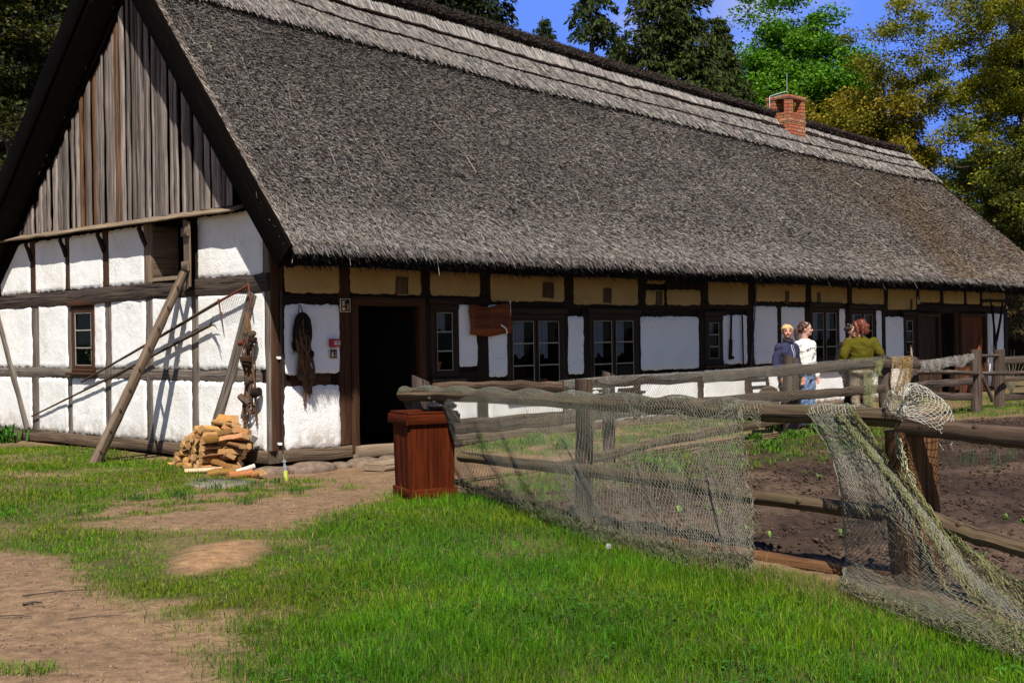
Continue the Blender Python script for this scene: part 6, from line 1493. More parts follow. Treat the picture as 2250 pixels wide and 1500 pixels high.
def person(label, pos, face, H, look=0.0, head_tilt=0.0, arms=None, shoulder=.115, bulk=1.0, skin=(.50, .26, .17), top=None, pants=None, hair=None, hairfn=None, group='people standing by the house', sleeve=.015, extra=None):
    """built facing +Y, right hand at +X; H is the standing height."""
    T = thing('person', label, 'person', tuple(pos), group, rz=face)
    h = H; hd = np.array([0, .012, .935]) * h; q = Matrix.Rotation(look, 3, 'Z') @ Matrix.Rotation(head_tilt, 3, 'X'); Q = np.array(q)
    piv = np.array([0, .0, .86]) * h; HP = lambda p: piv + Q @ (np.asarray(p, float) * h - piv + 0)
    hx, hy, hz = Q[:, 0], Q[:, 1], Q[:, 2]
    B = MB()
    ellipsoid(B, HP((0, .004, .942)), (.0435 * h, .054 * h, .057 * h), (hx, hy, hz), 18, 12)
    ellipsoid(B, HP((0, .020, .905)), (.034 * h, .040 * h, .040 * h), (hx, hy, hz), 16, 10)
    ellipsoid(B, HP((0, .046, .884)), (.016 * h, .014 * h, .012 * h), (hx, hy, hz), 10, 7)          # chin
    cap(B, [HP((0, .053, .938)), HP((0, .064, .918))], [.0065 * h, .0105 * h], 8)                    # nose
    for s in (-1, 1):
        ellipsoid(B, HP((s * .044, -.002, .928)), (.006 * h, .013 * h, .019 * h), (hx, hy, hz), 8, 6)  # ears
        ellipsoid(B, HP((s * .022, .046, .915)), (.014 * h, .012 * h, .013 * h), (hx, hy, hz), 10, 6)  # cheeks
    cap(B, [np.array([0, -.012, .82]) * h, HP((0, -.004, .895))], [.034 * h, .031 * h])
    rings(B, [(0, 0, .83 * h, .05 * h, .04 * h), (0, 0, .785 * h, shoulder * .8 * h, .055 * h), (0, .005 * h, .72 * h, .092 * h, .062 * h), (0, 0, .62 * h, .078 * h, .055 * h), (0, 0, .53 * h, .092 * h, .064 * h), (0, 0, .48 * h, .085 * h, .06 * h)])
    A = arms or {s: ((s * (shoulder + .042), -.012, .635), (s * (shoulder + .036), .045, .50)) for s in (-1, 1)}
    sh = {s: np.array([s * shoulder, -.005, .787]) * h for s in (-1, 1)}; el = {s: np.array(A[s][0]) * h for s in (-1, 1)}; wr = {s: np.array(A[s][1]) * h for s in (-1, 1)}
    for s in (-1, 1):
        cap(B, [sh[s], el[s], wr[s]], [.032 * h, .025 * h, .016 * h]); hand(B, wr[s], wr[s] - el[s], s, h / 1.75)
        kn, an = np.array([s * .052, .012, .285]) * h, np.array([s * .055, -.01, .045]) * h
        cap(B, [np.array([s * .048, 0, .50]) * h, kn, an], [.052 * h, .034 * h, .022 * h])
        ellipsoid(B, np.array([s * .057, .045, .02]) * h, (.028 * h, .075 * h, .022 * h), None, 12, 8)
    lipz = .894
    def skincol(co, c):
        c = c.copy(); loc = (co - piv) @ Q / h + piv / h
        lip = (np.abs(loc[:, 0]) < .017) & (np.abs(loc[:, 2] - lipz) < .0045) & (loc[:, 1] > .03); c[lip] = np.array(skin) * [.75, .5, .5]
        ck = np.exp(-(((np.abs(loc[:, 0]) - .026) / .012) ** 2 + ((loc[:, 2] - .912) / .012) ** 2)) * (loc[:, 1] > .02); return c * (1 - .18 * ck[:, None] * np.array([0, 1, 1]))
    body = vox(B, 'body', M['skin'], .0085, T, 2, skincol, tint=skin)
    for s in (-1, 1):
        mb = MB(); ellipsoid(mb, HP((s * .0185, .0545, .9345)), (.0085 * h, .004 * h, .0042 * h), (hx, hy, hz), 10, 6, (.03, .02, .015)); lb(mb, 'eye', M['skin'], T)
        mb = MB(); tube(mb, [HP((s * .009, .0585, .945)), HP((s * .019, .0585, .9485)), HP((s * .030, .052, .945))], .0026 * h, 6, tuple(np.array(hair) * .6)); lb(mb, 'eyebrow', M['hair'], T)
    mb = MB(); tube(mb, [HP((-.016, .055, lipz + .003)), HP((0, .0605, lipz)), HP((.016, .055, lipz + .003))], .0022 * h, 6, (.20, .05, .045)); lb(mb, 'mouth', M['skin'], T)
    # sweater / jacket
    C = MB(); b = bulk
    rings(C, [(0, -.004 * h, .838 * h, .047 * h, .046 * h), (0, -.004 * h, .820 * h, .066 * h, .055 * h), (0, 0, .782 * h, (shoulder + .010) * h, .066 * h * b), (0, .006 * h, .72 * h, .108 * h * b, .078 * h * b), (0, .004 * h, .62 * h, .100 * h * b, .074 * h * b), (0, .002 * h, .545 * h, .108 * h * b, .080 * h * b), (0, 0, .50 * h, .100 * h * b, .074 * h * b)])
    for s in (-1, 1): cap(C, [sh[s] + [0, 0, -.004 * h], el[s], wr[s] - (wr[s] - el[s]) * .05], [.042 * h * b ** .5, (.033 + sleeve * .4) * h, (.022 + sleeve * .6) * h])
    def wrinkle(co):
        n_ = (fbm(co[:, 0] * 1.3 + co[:, 1], co[:, 2] * 2.2 + co[:, 0], .09 * h, 7) - .5) * .026 * h
        r = co - np.array([0, 0, 1]) * co[:, 2:3]; r = r / (np.linalg.norm(r, axis=1)[:, None] + 1e-6); return co + r * n_[:, None]
    top_o = vox(C, 'sweater' if top['kind'] == 'sweater' else 'jacket', M['cloth'], .011, T, 3, top.get('fn'), wrinkle, top['col'])
    P_ = MB()
    rings(P_, [(0, 0, .54 * h, .094 * h * b, .070 * h * b), (0, -.006 * h, .49 * h, .098 * h * b, .076 * h * b), (0, 0, .455 * h, .09 * h * b, .066 * h * b)])
    for s in (-1, 1): cap(P_, [np.array([s * .048, 0, .49]) * h, np.array([s * .054, .012, .285]) * h, np.array([s * .056, -.006, .06]) * h], [.060 * h * b, .046 * h, .040 * h])
    vox(P_, 'trousers', M['cloth'], .011, T, 3, None, wrinkle, pants)
    for s in (-1, 1):
        mb = MB(); ellipsoid(mb, np.array([s * .057, .040, .022]) * h, (.033 * h, .082 * h, .026 * h), None, 14, 8, (.03, .028, .026)); lb(mb, 'shoe', M['cloth'], T)
    Hm = MB(); hairfn(Hm, HP, h, (hx, hy, hz))
    def hdisp(co):
        n_ = (fbm(co[:, 0] * 3 + co[:, 1] * 2, co[:, 2] * 1.2 + co[:, 1], .022 * h, 3, 3) - .5) * .019 * h; r = co - HP((0, 0, .93)); return co + r / (np.linalg.norm(r, axis=1)[:, None] + 1e-6) * n_[:, None]
    vox(Hm, 'hair', M['hair'], .0075, T, 1, None, hdisp, hair)
    hm = T.children[-1].data; idx_ = rng.integers(0, len(hm.vertices), 900); Vc = np.array([hm.vertices[int(i)].co[:] for i in idx_]); Vn = np.array([hm.vertices[int(i)].normal[:] for i in idx_])
    dd_ = np.array([0, 0, -1.0]) + (HP((0, .1, .93)) - HP((0, 0, .93))) * 4 * (Vc[:, 2:3] > HP((0, 0, .965))[2]) + rng.normal(0, .35, (900, 3)); dd_ -= Vn * (dd_ * Vn).sum(1)[:, None] * .85; dd_ /= np.linalg.norm(dd_, axis=1)[:, None]
    mb = MB(); segs(mb, Vc + Vn * .001, Vc + Vn * .006 + dd_ * rng.uniform(.02, .055, (900, 1)), .0022, np.array(hair) * rng.uniform(.4, 1.7, (900, 1))); lb(mb, 'hair_strands', M['hair'], T)
    if extra: extra(T, HP, h, (hx, hy, hz), top_o)
    return T
def ppos(px, dep): P = at_depth(px, 900, dep); return np.array([P[0], P[1], float(terr(P[0], P[1])) + .0])
def hair_short(m_, HP, h, ax):
    ellipsoid(m_, HP((0, -.010, .955)), (.0475 * h, .058 * h, .045 * h), ax, 16, 10); ellipsoid(m_, HP((0, -.034, .935)), (.044 * h, .036 * h, .050 * h), ax, 14, 8)
    for x in (-.034, -.018, 0, .018, .034): cap(m_, [HP((x * .8, .005, .990 - abs(x) * .25)), HP((x + .004, .040, .978 - abs(x) * .3)), HP((x + .008, .052, .960))], [.012 * h, .012 * h, .005 * h], 8)
    for s in (-1, 1): cap(m_, [HP((s * .044, .008, .965)), HP((s * .046, .002, .925))], [.012 * h, .006 * h], 8)
def hair_tail(m_, HP, h, ax):
    ellipsoid(m_, HP((0, -.012, .952)), (.048 * h, .057 * h, .053 * h), ax, 16, 10); ellipsoid(m_, HP((0, -.04, .93)), (.034 * h, .026 * h, .04 * h), ax, 12, 8)
    for s in (-1, 1): cap(m_, [HP((s * .02, .036, .985)), HP((s * .046, .006, .955)), HP((s * .036, -.045, .93))], [.010 * h, .011 * h, .012 * h], 8)
    cap(m_, [HP((0, -.058, .945)), HP((0, -.082, .915)), HP((0.004, -.078, .85)), HP((0, -.07, .80))], [.016 * h, .022 * h, .018 * h, .006 * h])
def hair_bob(m_, HP, h, ax):
    ellipsoid(m_, HP((0, -.014, .954)), (.052 * h, .062 * h, .050 * h), ax, 16, 10); ellipsoid(m_, HP((0, -.036, .912)), (.049 * h, .038 * h, .054 * h), ax, 16, 10)
    for s in (-1, 1): cap(m_, [HP((s * .045, .022, .975)), HP((s * .050, .0, .93)), HP((s * .051, -.018, .868))], [.015 * h, .018 * h, .009 * h])
    for x in (-.03, 0, .03): cap(m_, [HP((x, -.06, .93)), HP((x * 1.2, -.062, .862))], [.025 * h, .012 * h])
def hair_curly(m_, HP, h, ax):
    ellipsoid(m_, HP((0, -.012, .957)), (.052 * h, .060 * h, .050 * h), ax, 16, 10)
    for k in range(26):
        a = rng.uniform(0, 6.28); e = rng.uniform(.1, 1.35); p = (.056 * math.cos(a) * math.cos(e - .2), -.012 + .060 * math.sin(a) * math.cos(e - .2) - .008, .950 + .055 * math.sin(e))
        if p[1] > .035 and p[2] < .965: continue
        ellipsoid(m_, HP(p), (.017 * h,) * 3, None, 8, 6)
def zip_extra(T, HP, h, ax, top):
    bvh = BVHTree.FromObject(top, bpy.context.evaluated_depsgraph_get())
    for dx, w, col in ((.006, .0045, (.55, .55, .58)), (-.030, .004, (.30, .30, .34))):
        P = []
        for z in np.linspace(.83, .54, 24):
            hit = bvh.ray_cast(Vector((dx, .6, z * h)), Vector((0, -1, 0)))[0]
            if hit: P.append(np.array(hit) + [0, .004, 0])
        mb = MB(); tube(mb, P, w, 6, col); lb(mb, 'zip', M['cloth'], T)
    mb = MB(); 
    for s in (-1, 1): cap(mb, [np.array([s * .012, .055, .83]) * h, np.array([s * .045, .01, .852]) * h, np.array([0, -.045, .858]) * h], [.012 * h, .014 * h, .014 * h], 8)
    for c in mb.c: c[:] = (.02, .02, .035)
    lb(mb, 'collar', M['cloth'], T)
def seattle_extra(T, HP, h, ax, top):
    dg = bpy.context.evaluated_depsgraph_get(); bvh = BVHTree.FromObject(top, dg)
    cu = bpy.data.curves.new('t', 'FONT'); cu.body = 'SEATTLE'; cu.size = .062; cu.align_x = 'CENTER'; cu.offset = .0022; cu.space_character = 1.12; cu.resolution_u = 3
    to = bpy.data.objects.new('t', cu); COL.objects.link(to); dg = bpy.context.evaluated_depsgraph_get(); me = bpy.data.meshes.new_from_object(to.evaluated_get(dg)); bpy.data.objects.remove(to)
    co = np.array([v.co[:] for v in me.vertices]); fs = [list(p.vertices) for p in me.polygons]; Rr = .26
    def put(x, z, e=.005):
        hit = bvh.ray_cast(Vector((x, .6, z)), Vector((0, -1, 0)))[0]; y = hit[1] if hit else .1; return np.array([x, y + e, z])
    V = []
    for x, y, _ in co:
        a = x / Rr; r = Rr + y; V.append(put(-r * math.sin(a) * 1.0, .735 * h - Rr + r * math.cos(a)))   # seen from the front, +x is the wearer's right
    mb = MB(); mb.add(V, fs, None, (.065, .012, .045)); lb(mb, 'lettering', M['cloth'], T, False)
    mb = MB(); pl = [(-.045, .0), (.045, .0), (.042, .03), (.02, .05), (.008, .035), (-.012, .062), (-.034, .03)]
    mb.add([put(-x, .672 * h + z - .03, .005) for x, z in pl], [list(range(len(pl)))], None, (.33, .33, .40)); lb(mb, 'print', M['cloth'], T, False)
    P = []      # spectacles
    for s in (-1, 1):
        a = np.linspace(0, 6.3, 14); mb = MB(); c = HP((s * .0195, .060, .933)); tube(mb, c + ax[0] * np.cos(a)[:, None] * .015 * h + ax[2] * np.sin(a)[:, None] * .011 * h, .0016, 5, (.05, .05, .06)); tube(mb, [HP((s * .034, .058, .936)), HP((s * .046, .0, .936))], .0016, 5, (.05, .05, .06)); lb(mb, 'glasses', M['skin'], T)
def clip_extra(T, HP, h, ax, top):
    mb = MB(); beam(mb, HP((.052, -.048, .950)), HP((.030, -.075, .942)), .012, .010, jit=0, col=(.75, .72, .70)); lb(mb, 'hair_clip', M['skin'], T)
def shade_extra(T, HP, h, ax, top):
    for s in (-1, 1):
        mb = MB(); ellipsoid(mb, HP((s * .021, .058, .933)), (.017 * h, .006 * h, .012 * h), ax, 10, 6, (.01, .01, .012)); lb(mb, 'glasses', M['black'], T)
    mb = MB(); tube(mb, [HP((-.02, .062, .936)), HP((.02, .062, .936))], .003, 5, (.02, .02, .02)); lb(mb, 'glasses', M['black'], T)
def cuffs(co, c):
    return c
person('short haired blonde person in a navy zip jacket smiling towards the camera behind the fence', ppos(1732, 20.95), math.atan2(-.55, -.83), 1.755, look=-.62, shoulder=.104, bulk=.98, skin=(.52, .24, .15), top=dict(kind='jacket', col=(.030, .030, .062)), pants=(.02, .02, .03), hair=(.46, .32, .13), hairfn=hair_short, extra=zip_extra)
person('person with a brown ponytail in a white sweatshirt and blue jeans, in profile', ppos(1772, 21.35), math.atan2(-.66, -.75), 1.80, look=.62, shoulder=.108, bulk=1.0, skin=(.50, .27, .20), top=dict(kind='sweater', col=(.72, .69, .60)), pants=(.13, .20, .34), hair=(.055, .024, .014), hairfn=hair_tail, extra=seattle_extra, sleeve=.03,
       arms={s: ((s * .152, -.045, .635), (s * .135, .02, .485)) for s in (-1, 1)})
person('broad person in an olive green sweater seen from behind, with red brown hair', ppos(1893, 22.3), .12, 1.835, look=.45, head_tilt=-.06, shoulder=.128, bulk=1.2, skin=(.45, .22, .15), top=dict(kind='sweater', col=(.072, .062, .005)), pants=(.21, .18, .125), hair=(.12, .028, .012), hairfn=hair_bob, extra=clip_extra, sleeve=.035,
       arms={s: ((s * .188, -.03, .635), (s * .115, .115, .555)) for s in (-1, 1)})
person('dark haired curly person in sunglasses and black clothes, half hidden behind the olive sweater', ppos(1875, 23.05), math.atan2(-.25, -.95), 1.745, look=.1, shoulder=.122, bulk=1.1, skin=(.42, .20, .13), top=dict(kind='jacket', col=(.012, .012, .014)), pants=(.02, .02, .024), hair=(.028, .014, .009), hairfn=hair_curly, extra=shade_extra)

# ================================================================== TREES
def tube_tree(mb, segs_list):
    for A, B, r0, r1 in segs_list: tube(mb, [A, (A + B) / 2 + rng.normal(0, np.linalg.norm(B - A) * .03, 3), B], [r0, (r0 + r1) / 2, r1], 6, None, .03, cap=False)
def pxtree(px, dep): P = at_depth(px, 760, dep); return np.array([P[0], P[1], 0.0])
def broadleaf(name, label, base, ctr, rad, nclump, nleaf, lsize, cols, trunk_r=.3, clump=.9, gap=.35, seed=1, upb=.3):
    r = np.random.default_rng(seed); T = thing(name, label, 'tree', tuple(base), 'trees behind the farmhouse')
    ctr = np.asarray(ctr, float); rad = np.asarray(rad, float)
    d = r.normal(0, 1, (nclump * 3, 3)); d /= np.linalg.norm(d, axis=1)[:, None]; q = d * (r.random((nclump * 3, 1)) ** (1 / 2.2))
    lob = 1 + .30 * np.sin(3.1 * np.arctan2(d[:, 1], d[:, 0]) + seed) + .22 * np.sin(5.3 * d[:, 2] + 2 * seed) 
    keep = fbm(q[:, 0] * 4 + seed, q[:, 2] * 4 + q[:, 1] * 2, 1.0, seed) > gap
    Cc = (ctr + q * rad * np.clip(lob, .55, 1.25)[:, None])[keep][:nclump]
    # limb network
    top = ctr + np.array([0, 0, rad[2] * .35]); nodes = [np.array(base) + (np.array([ctr[0], ctr[1], top[2]]) - np.array(base)) * f for f in np.linspace(.0, 1, 9)]; rads = [trunk_r * (1 - .75 * f) for f in np.linspace(0, 1, 9)]
    mbt = MB(); tube(mbt, np.array(nodes) + np.concatenate([[[0, 0, 0]], r.normal(0, trunk_r * .5, (8, 3))]), rads, 10, None, .04)
    N_ = list(nodes[3:]); Rd = [min(x, trunk_r * .45) for x in rads[3:]]
    for c in Cc[np.argsort(np.linalg.norm(Cc - nodes[4], axis=1))]:
        A = np.array(N_); dd = np.linalg.norm(A - c, axis=1) + .6 * np.clip(A[:, 2] - c[2], 0, None); j = int(dd.argmin()); r1 = max(.018, Rd[j] * .62)
        mid = A[j] + (c - A[j]) * .5 + r.normal(0, .18, 3); P = spline([A[j], mid, c], 6); tube(mbt, P, np.linspace(min(Rd[j] * .8, r1 * 1.4), r1 * .7, 6), 5, None, .03, cap=False)
        N_ += [mid, c]; Rd += [r1 * .9, r1 * .7]
    mbt.build('trunk', M['bark'], T)
    k = r.integers(0, len(Cc), nleaf); off = r.normal(0, 1, (nleaf, 3)); off /= np.linalg.norm(off, axis=1)[:, None]
    P = Cc[k] + off * (r.random((nleaf, 1)) ** .55) * clump * np.array([1.15, 1.15, .7]) * r.uniform(.55, 1.25, (len(Cc), 1))[k]
    cols = np.array(cols); w = r.random(len(Cc)); ci = np.clip((w[k] * .6 + r.random(nleaf) * .4) * len(cols), 0, len(cols) - 1).astype(int)
    c = cols[ci] * r.uniform(.65, 1.35, (nleaf, 1)); mb = MB(); leaves(mb, P, r.uniform(.6, 1.3, nleaf) * lsize, .62, upb, c); mb.build('crown', M['leaf'], T); return T
def conifer(name, label, base, h, rb, nwh, col, seed=1, droop=.35, zmin=.12, dens=1.0, bare=0.0, leafs=.19):
    r = np.random.default_rng(seed); T = thing(name, label, 'tree', tuple(base), 'trees behind the farmhouse'); base = np.asarray(base, float)
    mbt = MB(); tube(mbt, [base, base + [0, 0, h * .5], base + [r.normal(0, .1), r.normal(0, .1), h]], [rb * .075, rb * .05, .02], 9, None, .03)
    LP, LD = [], []
    for z in np.linspace(zmin, .985, nwh):
        nb = max(4, int(7 * dens)); rr0 = rb * (1 - z) ** .78 + .12; a0 = r.random() * 6.28
        for b in range(nb):
            if bare and r.random() < bare: continue
            a = a0 + 6.283 * b / nb + r.normal(0, .25); L = rr0 * r.uniform(.6, 1.18); dr = np.array([math.cos(a), math.sin(a), 0])
            n = 7; s = np.linspace(0, 1, n)[:, None]; P = base + [0, 0, h * z] + dr * L * s + np.array([0, 0, 1.0]) * (L * (.10 * s - droop * s ** 1.6 + .10 * s ** 5))
            tube(mbt, P, np.linspace(.035 * (1.2 - z), .008, n), 4, None, 0, cap=False)
            m_ = max(10, int(L * 52 * dens)); t = r.random(m_) ** .75; i = np.minimum((t * (n - 1)).astype(int), n - 2); f = (t * (n - 1) - i)[:, None]; Q = P[i] * (1 - f) + P[i + 1] * f
            sd = np.cross(dr, [0, 0, 1.0]); lat = r.normal(0, 1, (m_, 1)) * (.16 + .22 * (1 - t[:, None])) * min(1.2, L * .5)
            LP.append(Q + sd * lat + r.normal(0, .05, (m_, 3)) - np.array([0, 0, 1.0]) * np.abs(lat) * .35); LD.append(dr * .5 + sd * np.sign(lat) * .5 + np.array([0, 0, -1.0]) * r.uniform(.2, 1.3, (m_, 1)) + r.normal(0, .25, (m_, 3)))
    LP = np.concatenate(LP); LD = np.concatenate(LD); n = len(LP); c = np.array(col) * r.uniform(.45, 1.5, (n, 1)); yl = r.random(n) < .15; c[yl] = c[yl] * [1.6, 1.35, .8]
    mbt.build('trunk', M['bark'], T)
    mb = MB(); leaves(mb, LP, r.uniform(.7, 1.3, n) * leafs * 1.2, .36, .2, c, LD); leaves(mb, LP + r.normal(0, .05, (n, 3)), r.uniform(.5, 1.1, n) * leafs, .32, .2, c * .9, LD + r.normal(0, .5, (n, 3))); mb.build('crown', M['needle'], T); return T
def zat(y, dep, x=1125): return float(at_depth(x, y, dep)[2])
G_sp = (.034, .050, .011)
conifer('spruce_tree', 'tallest dark spruce rising behind the middle of the roof', pxtree(1482, 50), zat(-190, 50), 5.6, 46, G_sp, 3, .34, .25, 1.2, .12)
conifer('spruce_tree', 'small pointed spruce top peeping over the ridge left of the bare trunk', pxtree(1207, 56), zat(38, 56), 3.0, 36, (.024, .042, .014), 5, .22, .3, 1.2)
conifer('spruce_tree', 'thin ragged spruce with a bare pale trunk section above the ridge', pxtree(1316, 46), zat(-130, 46), 3.2, 15, (.030, .046, .010), 8, .8, .80, .9, .25)
conifer('spruce_tree', 'low dark spruce skirt between the ragged spruce and the tallest spruce', pxtree(1372, 53), zat(78, 53), 3.8, 34, G_sp, 12, .32, .3, 1.2)
conifer('spruce_tree', 'huge dark spruce cut off by the top edge above the ridge', pxtree(988, 40), zat(-560, 40), 4.7, 44, (.018, .028, .009), 15, .55, .35, 1.2)
conifer('spruce_tree', 'dark spruce between the tallest spruce and the bright green tree', pxtree(1590, 56), zat(40, 56), 4.2, 36, G_sp, 19, .4, .3, 1.3)
b = pxtree(1722, 60); broadleaf('oak_tree', 'bright green leafy tree standing behind the brick chimney', b, (b[0], b[1], zat(215, 60)), (3.5, 3.4, 4.2), 210, 100000, .165, [(.050, .135, .009), (.072, .180, .010), (.10, .22, .013), (.03, .088, .007)], .3, .95, .24, 4)
b = pxtree(1850, 62); broadleaf('oak_tree', 'lower bright green tree crown right of the chimney', b, (b[0], b[1], zat(330, 62)), (2.6, 2.6, 3.0), 80, 20000, .20, [(.055, .15, .010), (.09, .21, .012)], .25, .7, .25, 14)
b = pxtree(1890, 46); broadleaf('oak_tree', 'yellow brown spring tree low behind the right end of the ridge', b, (b[0], b[1], zat(330, 46)), (2.9, 2.6, 2.3), 170, 60000, .115, [(.20, .15, .011), (.25, .19, .015), (.14, .115, .011), (.16, .17, .012)], .22, .6, .18, 24)
b = pxtree(2212, 44); broadleaf('oak_tree', 'tall olive yellow oak with dark limbs filling the right edge', pxtree(2300, 44), (b[0] + .6, b[1], zat(190, 44)), (5.2, 4.6, 6.4), 430, 150000, .105, [(.13, .135, .010), (.18, .18, .012), (.21, .18, .014), (.10, .135, .011), (.06, .085, .010)], .42, .60, .30, 31)
b = pxtree(2120, 60); broadleaf('oak_tree', 'dark green tree behind the yellow oak low on the right', b, (b[0], b[1], zat(470, 60)), (3.6, 3.0, 2.4), 90, 22000, .20, [(.020, .035, .009), (.04, .06, .012)], .3, .8, .2, 37)
b = pxtree(2330, 52); broadleaf('oak_tree', 'olive oak partly outside the right edge of the picture', b, (b[0], b[1], zat(330, 52)), (4.2, 4.0, 5.0), 130, 34000, .16, [(.13, .11, .012), (.19, .15, .014), (.09, .10, .012)], .4, .7, .25, 41)
b = pxtree(40, 38); broadleaf('pine_tree', 'dark olive pine filling the top left corner beside the gable', b, (b[0] - .3, b[1], zat(120, 38, 40)), (2.7, 2.6, 5.6), 170, 60000, .16, [(.030, .036, .010), (.050, .052, .012), (.018, .024, .008), (.07, .065, .014)], .3, .62, .25, 47)
conifer('spruce_tree', 'dark spruce trunk and branches just left of the gable top', pxtree(150, 44), zat(-420, 44), 3.4, 40, (.014, .020, .008), 53, .45, .3, 1.0)
conifer('spruce_tree', 'dark spruce low behind the left eave', pxtree(-40, 50), zat(150, 50), 4.0, 34, (.016, .024, .008), 59, .4, .05, 1.1)
b = pxtree(985, 50); broadleaf('oak_tree', 'small bright green leafy tree behind the top ridge before the huge spruce', b, (b[0] + .6, b[1], zat(75, 50)), (1.7, 1.6, 1.5), 50, 10000, .18, [(.05, .10, .012), (.08, .12, .014)], .22, .6, .3, 61)
b = pxtree(2268, 42); broadleaf('oak_tree', 'dark olive bushy young oak under the tall oak at the right edge', b, (b[0], b[1], zat(480, 42)), (2.3, 2.0, 2.6), 110, 42000, .11, [(.05, .06, .010), (.09, .095, .011), (.03, .045, .009)], .14, .6, .2, 67)
# second thatched barn beyond the far corner
bb = at_depth(2330, 760, 50); barn = thing('thatched_barn', 'low brown thatched barn roof beyond the far corner of the farmhouse', 'barn', (bb[0], bb[1], 0))
mb = MB(); wdt, ln = 7.0, 14.0; x0, y0 = bb[0] - 5.2, bb[1]
V = [(x0, y0 - 3.5, 1.35), (x0 + ln, y0 - 3.5, 1.35), (x0 + ln, y0, 5.0), (x0 + .6, y0, 5.0), (x0, y0 + 3.5, 1.35), (x0 + ln, y0 + 3.5, 1.35)]
mb.add(V, [[0, 1, 2, 3], [5, 4, 3, 2], [4, 0, 3], [1, 5, 2], [0, 4, 5, 1]])
n = 26000; a, b_ = rng.random(n), rng.random(n); P = np.array(V[0]) + a[:, None] * np.array([ln, 0, 0]) + b_[:, None] * np.array([.3, 3.5, 3.65]); mb2 = MB(); D = np.tile([0, -.69, -.72], (n, 1)) + rng.normal(0, .2, (n, 3))
leaves(mb2, P + [0, -.02, .03], rng.uniform(.15, .4, n), .12, .5, np.array([.17, .115, .045]) * rng.uniform(.4, 1.6, (n, 1)), D, 0)
for c in mb.c: c[:] = (.06, .045, .025)
mb.V += mb2.V; mb.L += [l + mb.n for l in mb2.L]; mb.N += mb2.N; mb.uv += mb2.uv; mb.c += mb2.c; mb.mi += mb2.mi; mb.n += mb2.n
mb.build('roof', M['straw'], barn)
mb = MB(); box(mb, (x0 + ln / 2 + .2, y0, .65), ln - 1, wdt - 2.2, 1.5); mb.build('wall', M['timber_dark'], barn)
# bush, weeds and seedlings
def tuft(name, label, P, n, L, wd, col, cat='plant', group=None, spread=.06, flat_=.5):
    P = np.asarray(P, float); mb = MB(); r = rng
    for k in range(n):
        a = r.random() * 6.283; l = L * r.uniform(.55, 1.15); e = r.uniform(.25, 1.2) * flat_; b0 = P + [r.normal(0, spread), r.normal(0, spread), -.01]; d = np.array([math.cos(a), math.sin(a), 0]); s_ = np.array([-d[1], d[0], 0]) * wd * r.uniform(.6, 1.2)
        p1 = b0 + d * l * .4 * e + [0, 0, l * .62]; p2 = b0 + d * l * (1.0 * e) + [0, 0, l * (.9 - .55 * e)]; pm = (b0 + p1) / 2
        c = np.array(col) * r.uniform(.6, 1.4); mb.add([b0 - s_ * .3, b0 + s_ * .3, p1 + s_ * .5, p1 - s_ * .5, p2, pm + s_ * .5, pm - s_ * .5], [[0, 1, 5, 6], [6, 5, 2, 3], [3, 2, 4]], None, c)
    return tag(mb.build(name, M['grass'], loc=tuple(P)), label, cat, group)
wd_px = [(1745, 962, 38, .26), (1800, 950, 40, .30), (1690, 985, 34, .26), (1850, 945, 22, .22), (1905, 938, 20, .2), (1655, 965, 24, .22), (1240, 985, 30, .28), (1175, 975, 34, .34), (1120, 960, 30, .3), (1090, 905, 30, .45), (1300, 940, 26, .3), (1040, 975, 24, .3), (1480, 1030, 24, .18), (1435, 1015, 20, .16), (1700, 945, 24, .24)]
for x, y, n_, L_ in wd_px: tuft('weed', 'clump of bright green weeds on the garden edge along the fence', gpx(x, y), n_ * 3, L_ * .8, .016, (.085, .18, .016), group='weeds along the garden fences', spread=.08, flat_=1.0)
for x, y in ((2100, 1022), (2122, 1012), (2180, 1012), (2192, 1028), (2215, 1015), (2235, 1005), (1830, 1010), (1850, 1000), (1955, 985), (1975, 970), (2230, 985), (2140, 1020)): tuft('onion_tuft', 'thin upright blue green onion shoots growing from the bare soil', gpx(x, y), 12, .24, .007, (.035, .075, .028), group='onion rows in the garden', spread=.06, flat_=.25)
for x, y in ((1770, 1040), (1800, 1050), (1735, 1015), (1905, 1005), (1560, 1118), (1582, 1130), (1490, 1120), (1640, 1165), (1690, 1180), (2210, 1140), (2160, 1225), (2245, 1150), (1850, 1175), (1440, 1095)): tuft('seedling', 'tiny pale green seedling alone on the dug soil', gpx(x, y), 7, .085, .022, (.14, .22, .05), group='seedlings in the garden', spread=.012, flat_=.9)
tuft('leafy_plant', 'light green broad leaved plant at the bottom right corner', gpx(2207, 1490), 18, .11, .028, (.085, .24, .02), spread=.02, flat_=.85)
tuft('leafy_plant', 'bushy green plant at the left edge against the gable foot', gpx(2, 972), 60, .42, .05, (.04, .13, .01), spread=.14, flat_=.7)
for x, y in ((440, 1062), (560, 1068), (470, 1075), (610, 1062), (535, 1080), (650, 1085), (385, 1090), (400, 1098), (545, 1108), (300, 1100)): tuft('grass_tuft', 'darker tuft of grass in the worn yard near the firewood', gpx(x, y), 60, .13, .006, (.028, .09, .008), group='grass tufts in the worn yard', spread=.06, flat_=.7)
for x, y in ((90, 1478), (22, 1478), (660, 1420)): tuft('grass_tuft', 'yellowish tuft of grass alone on the bare earth path', gpx(x, y), 90, .09, .005, (.10, .17, .012), group='grass tufts on the path', spread=.06, flat_=.8)
dn = thing('dandelion_clock', 'white dandelion seed head above the lawn by the net', 'flower', tuple(gpx(1338, 1262))); P = gpx(1338, 1262)
mb = MB(); tube(mb, [P, P + [.004, 0, .1], P + [0, 0, .19]], .0025, 5, (.08, .14, .03)); mb.build('stem', M['straw'], dn)
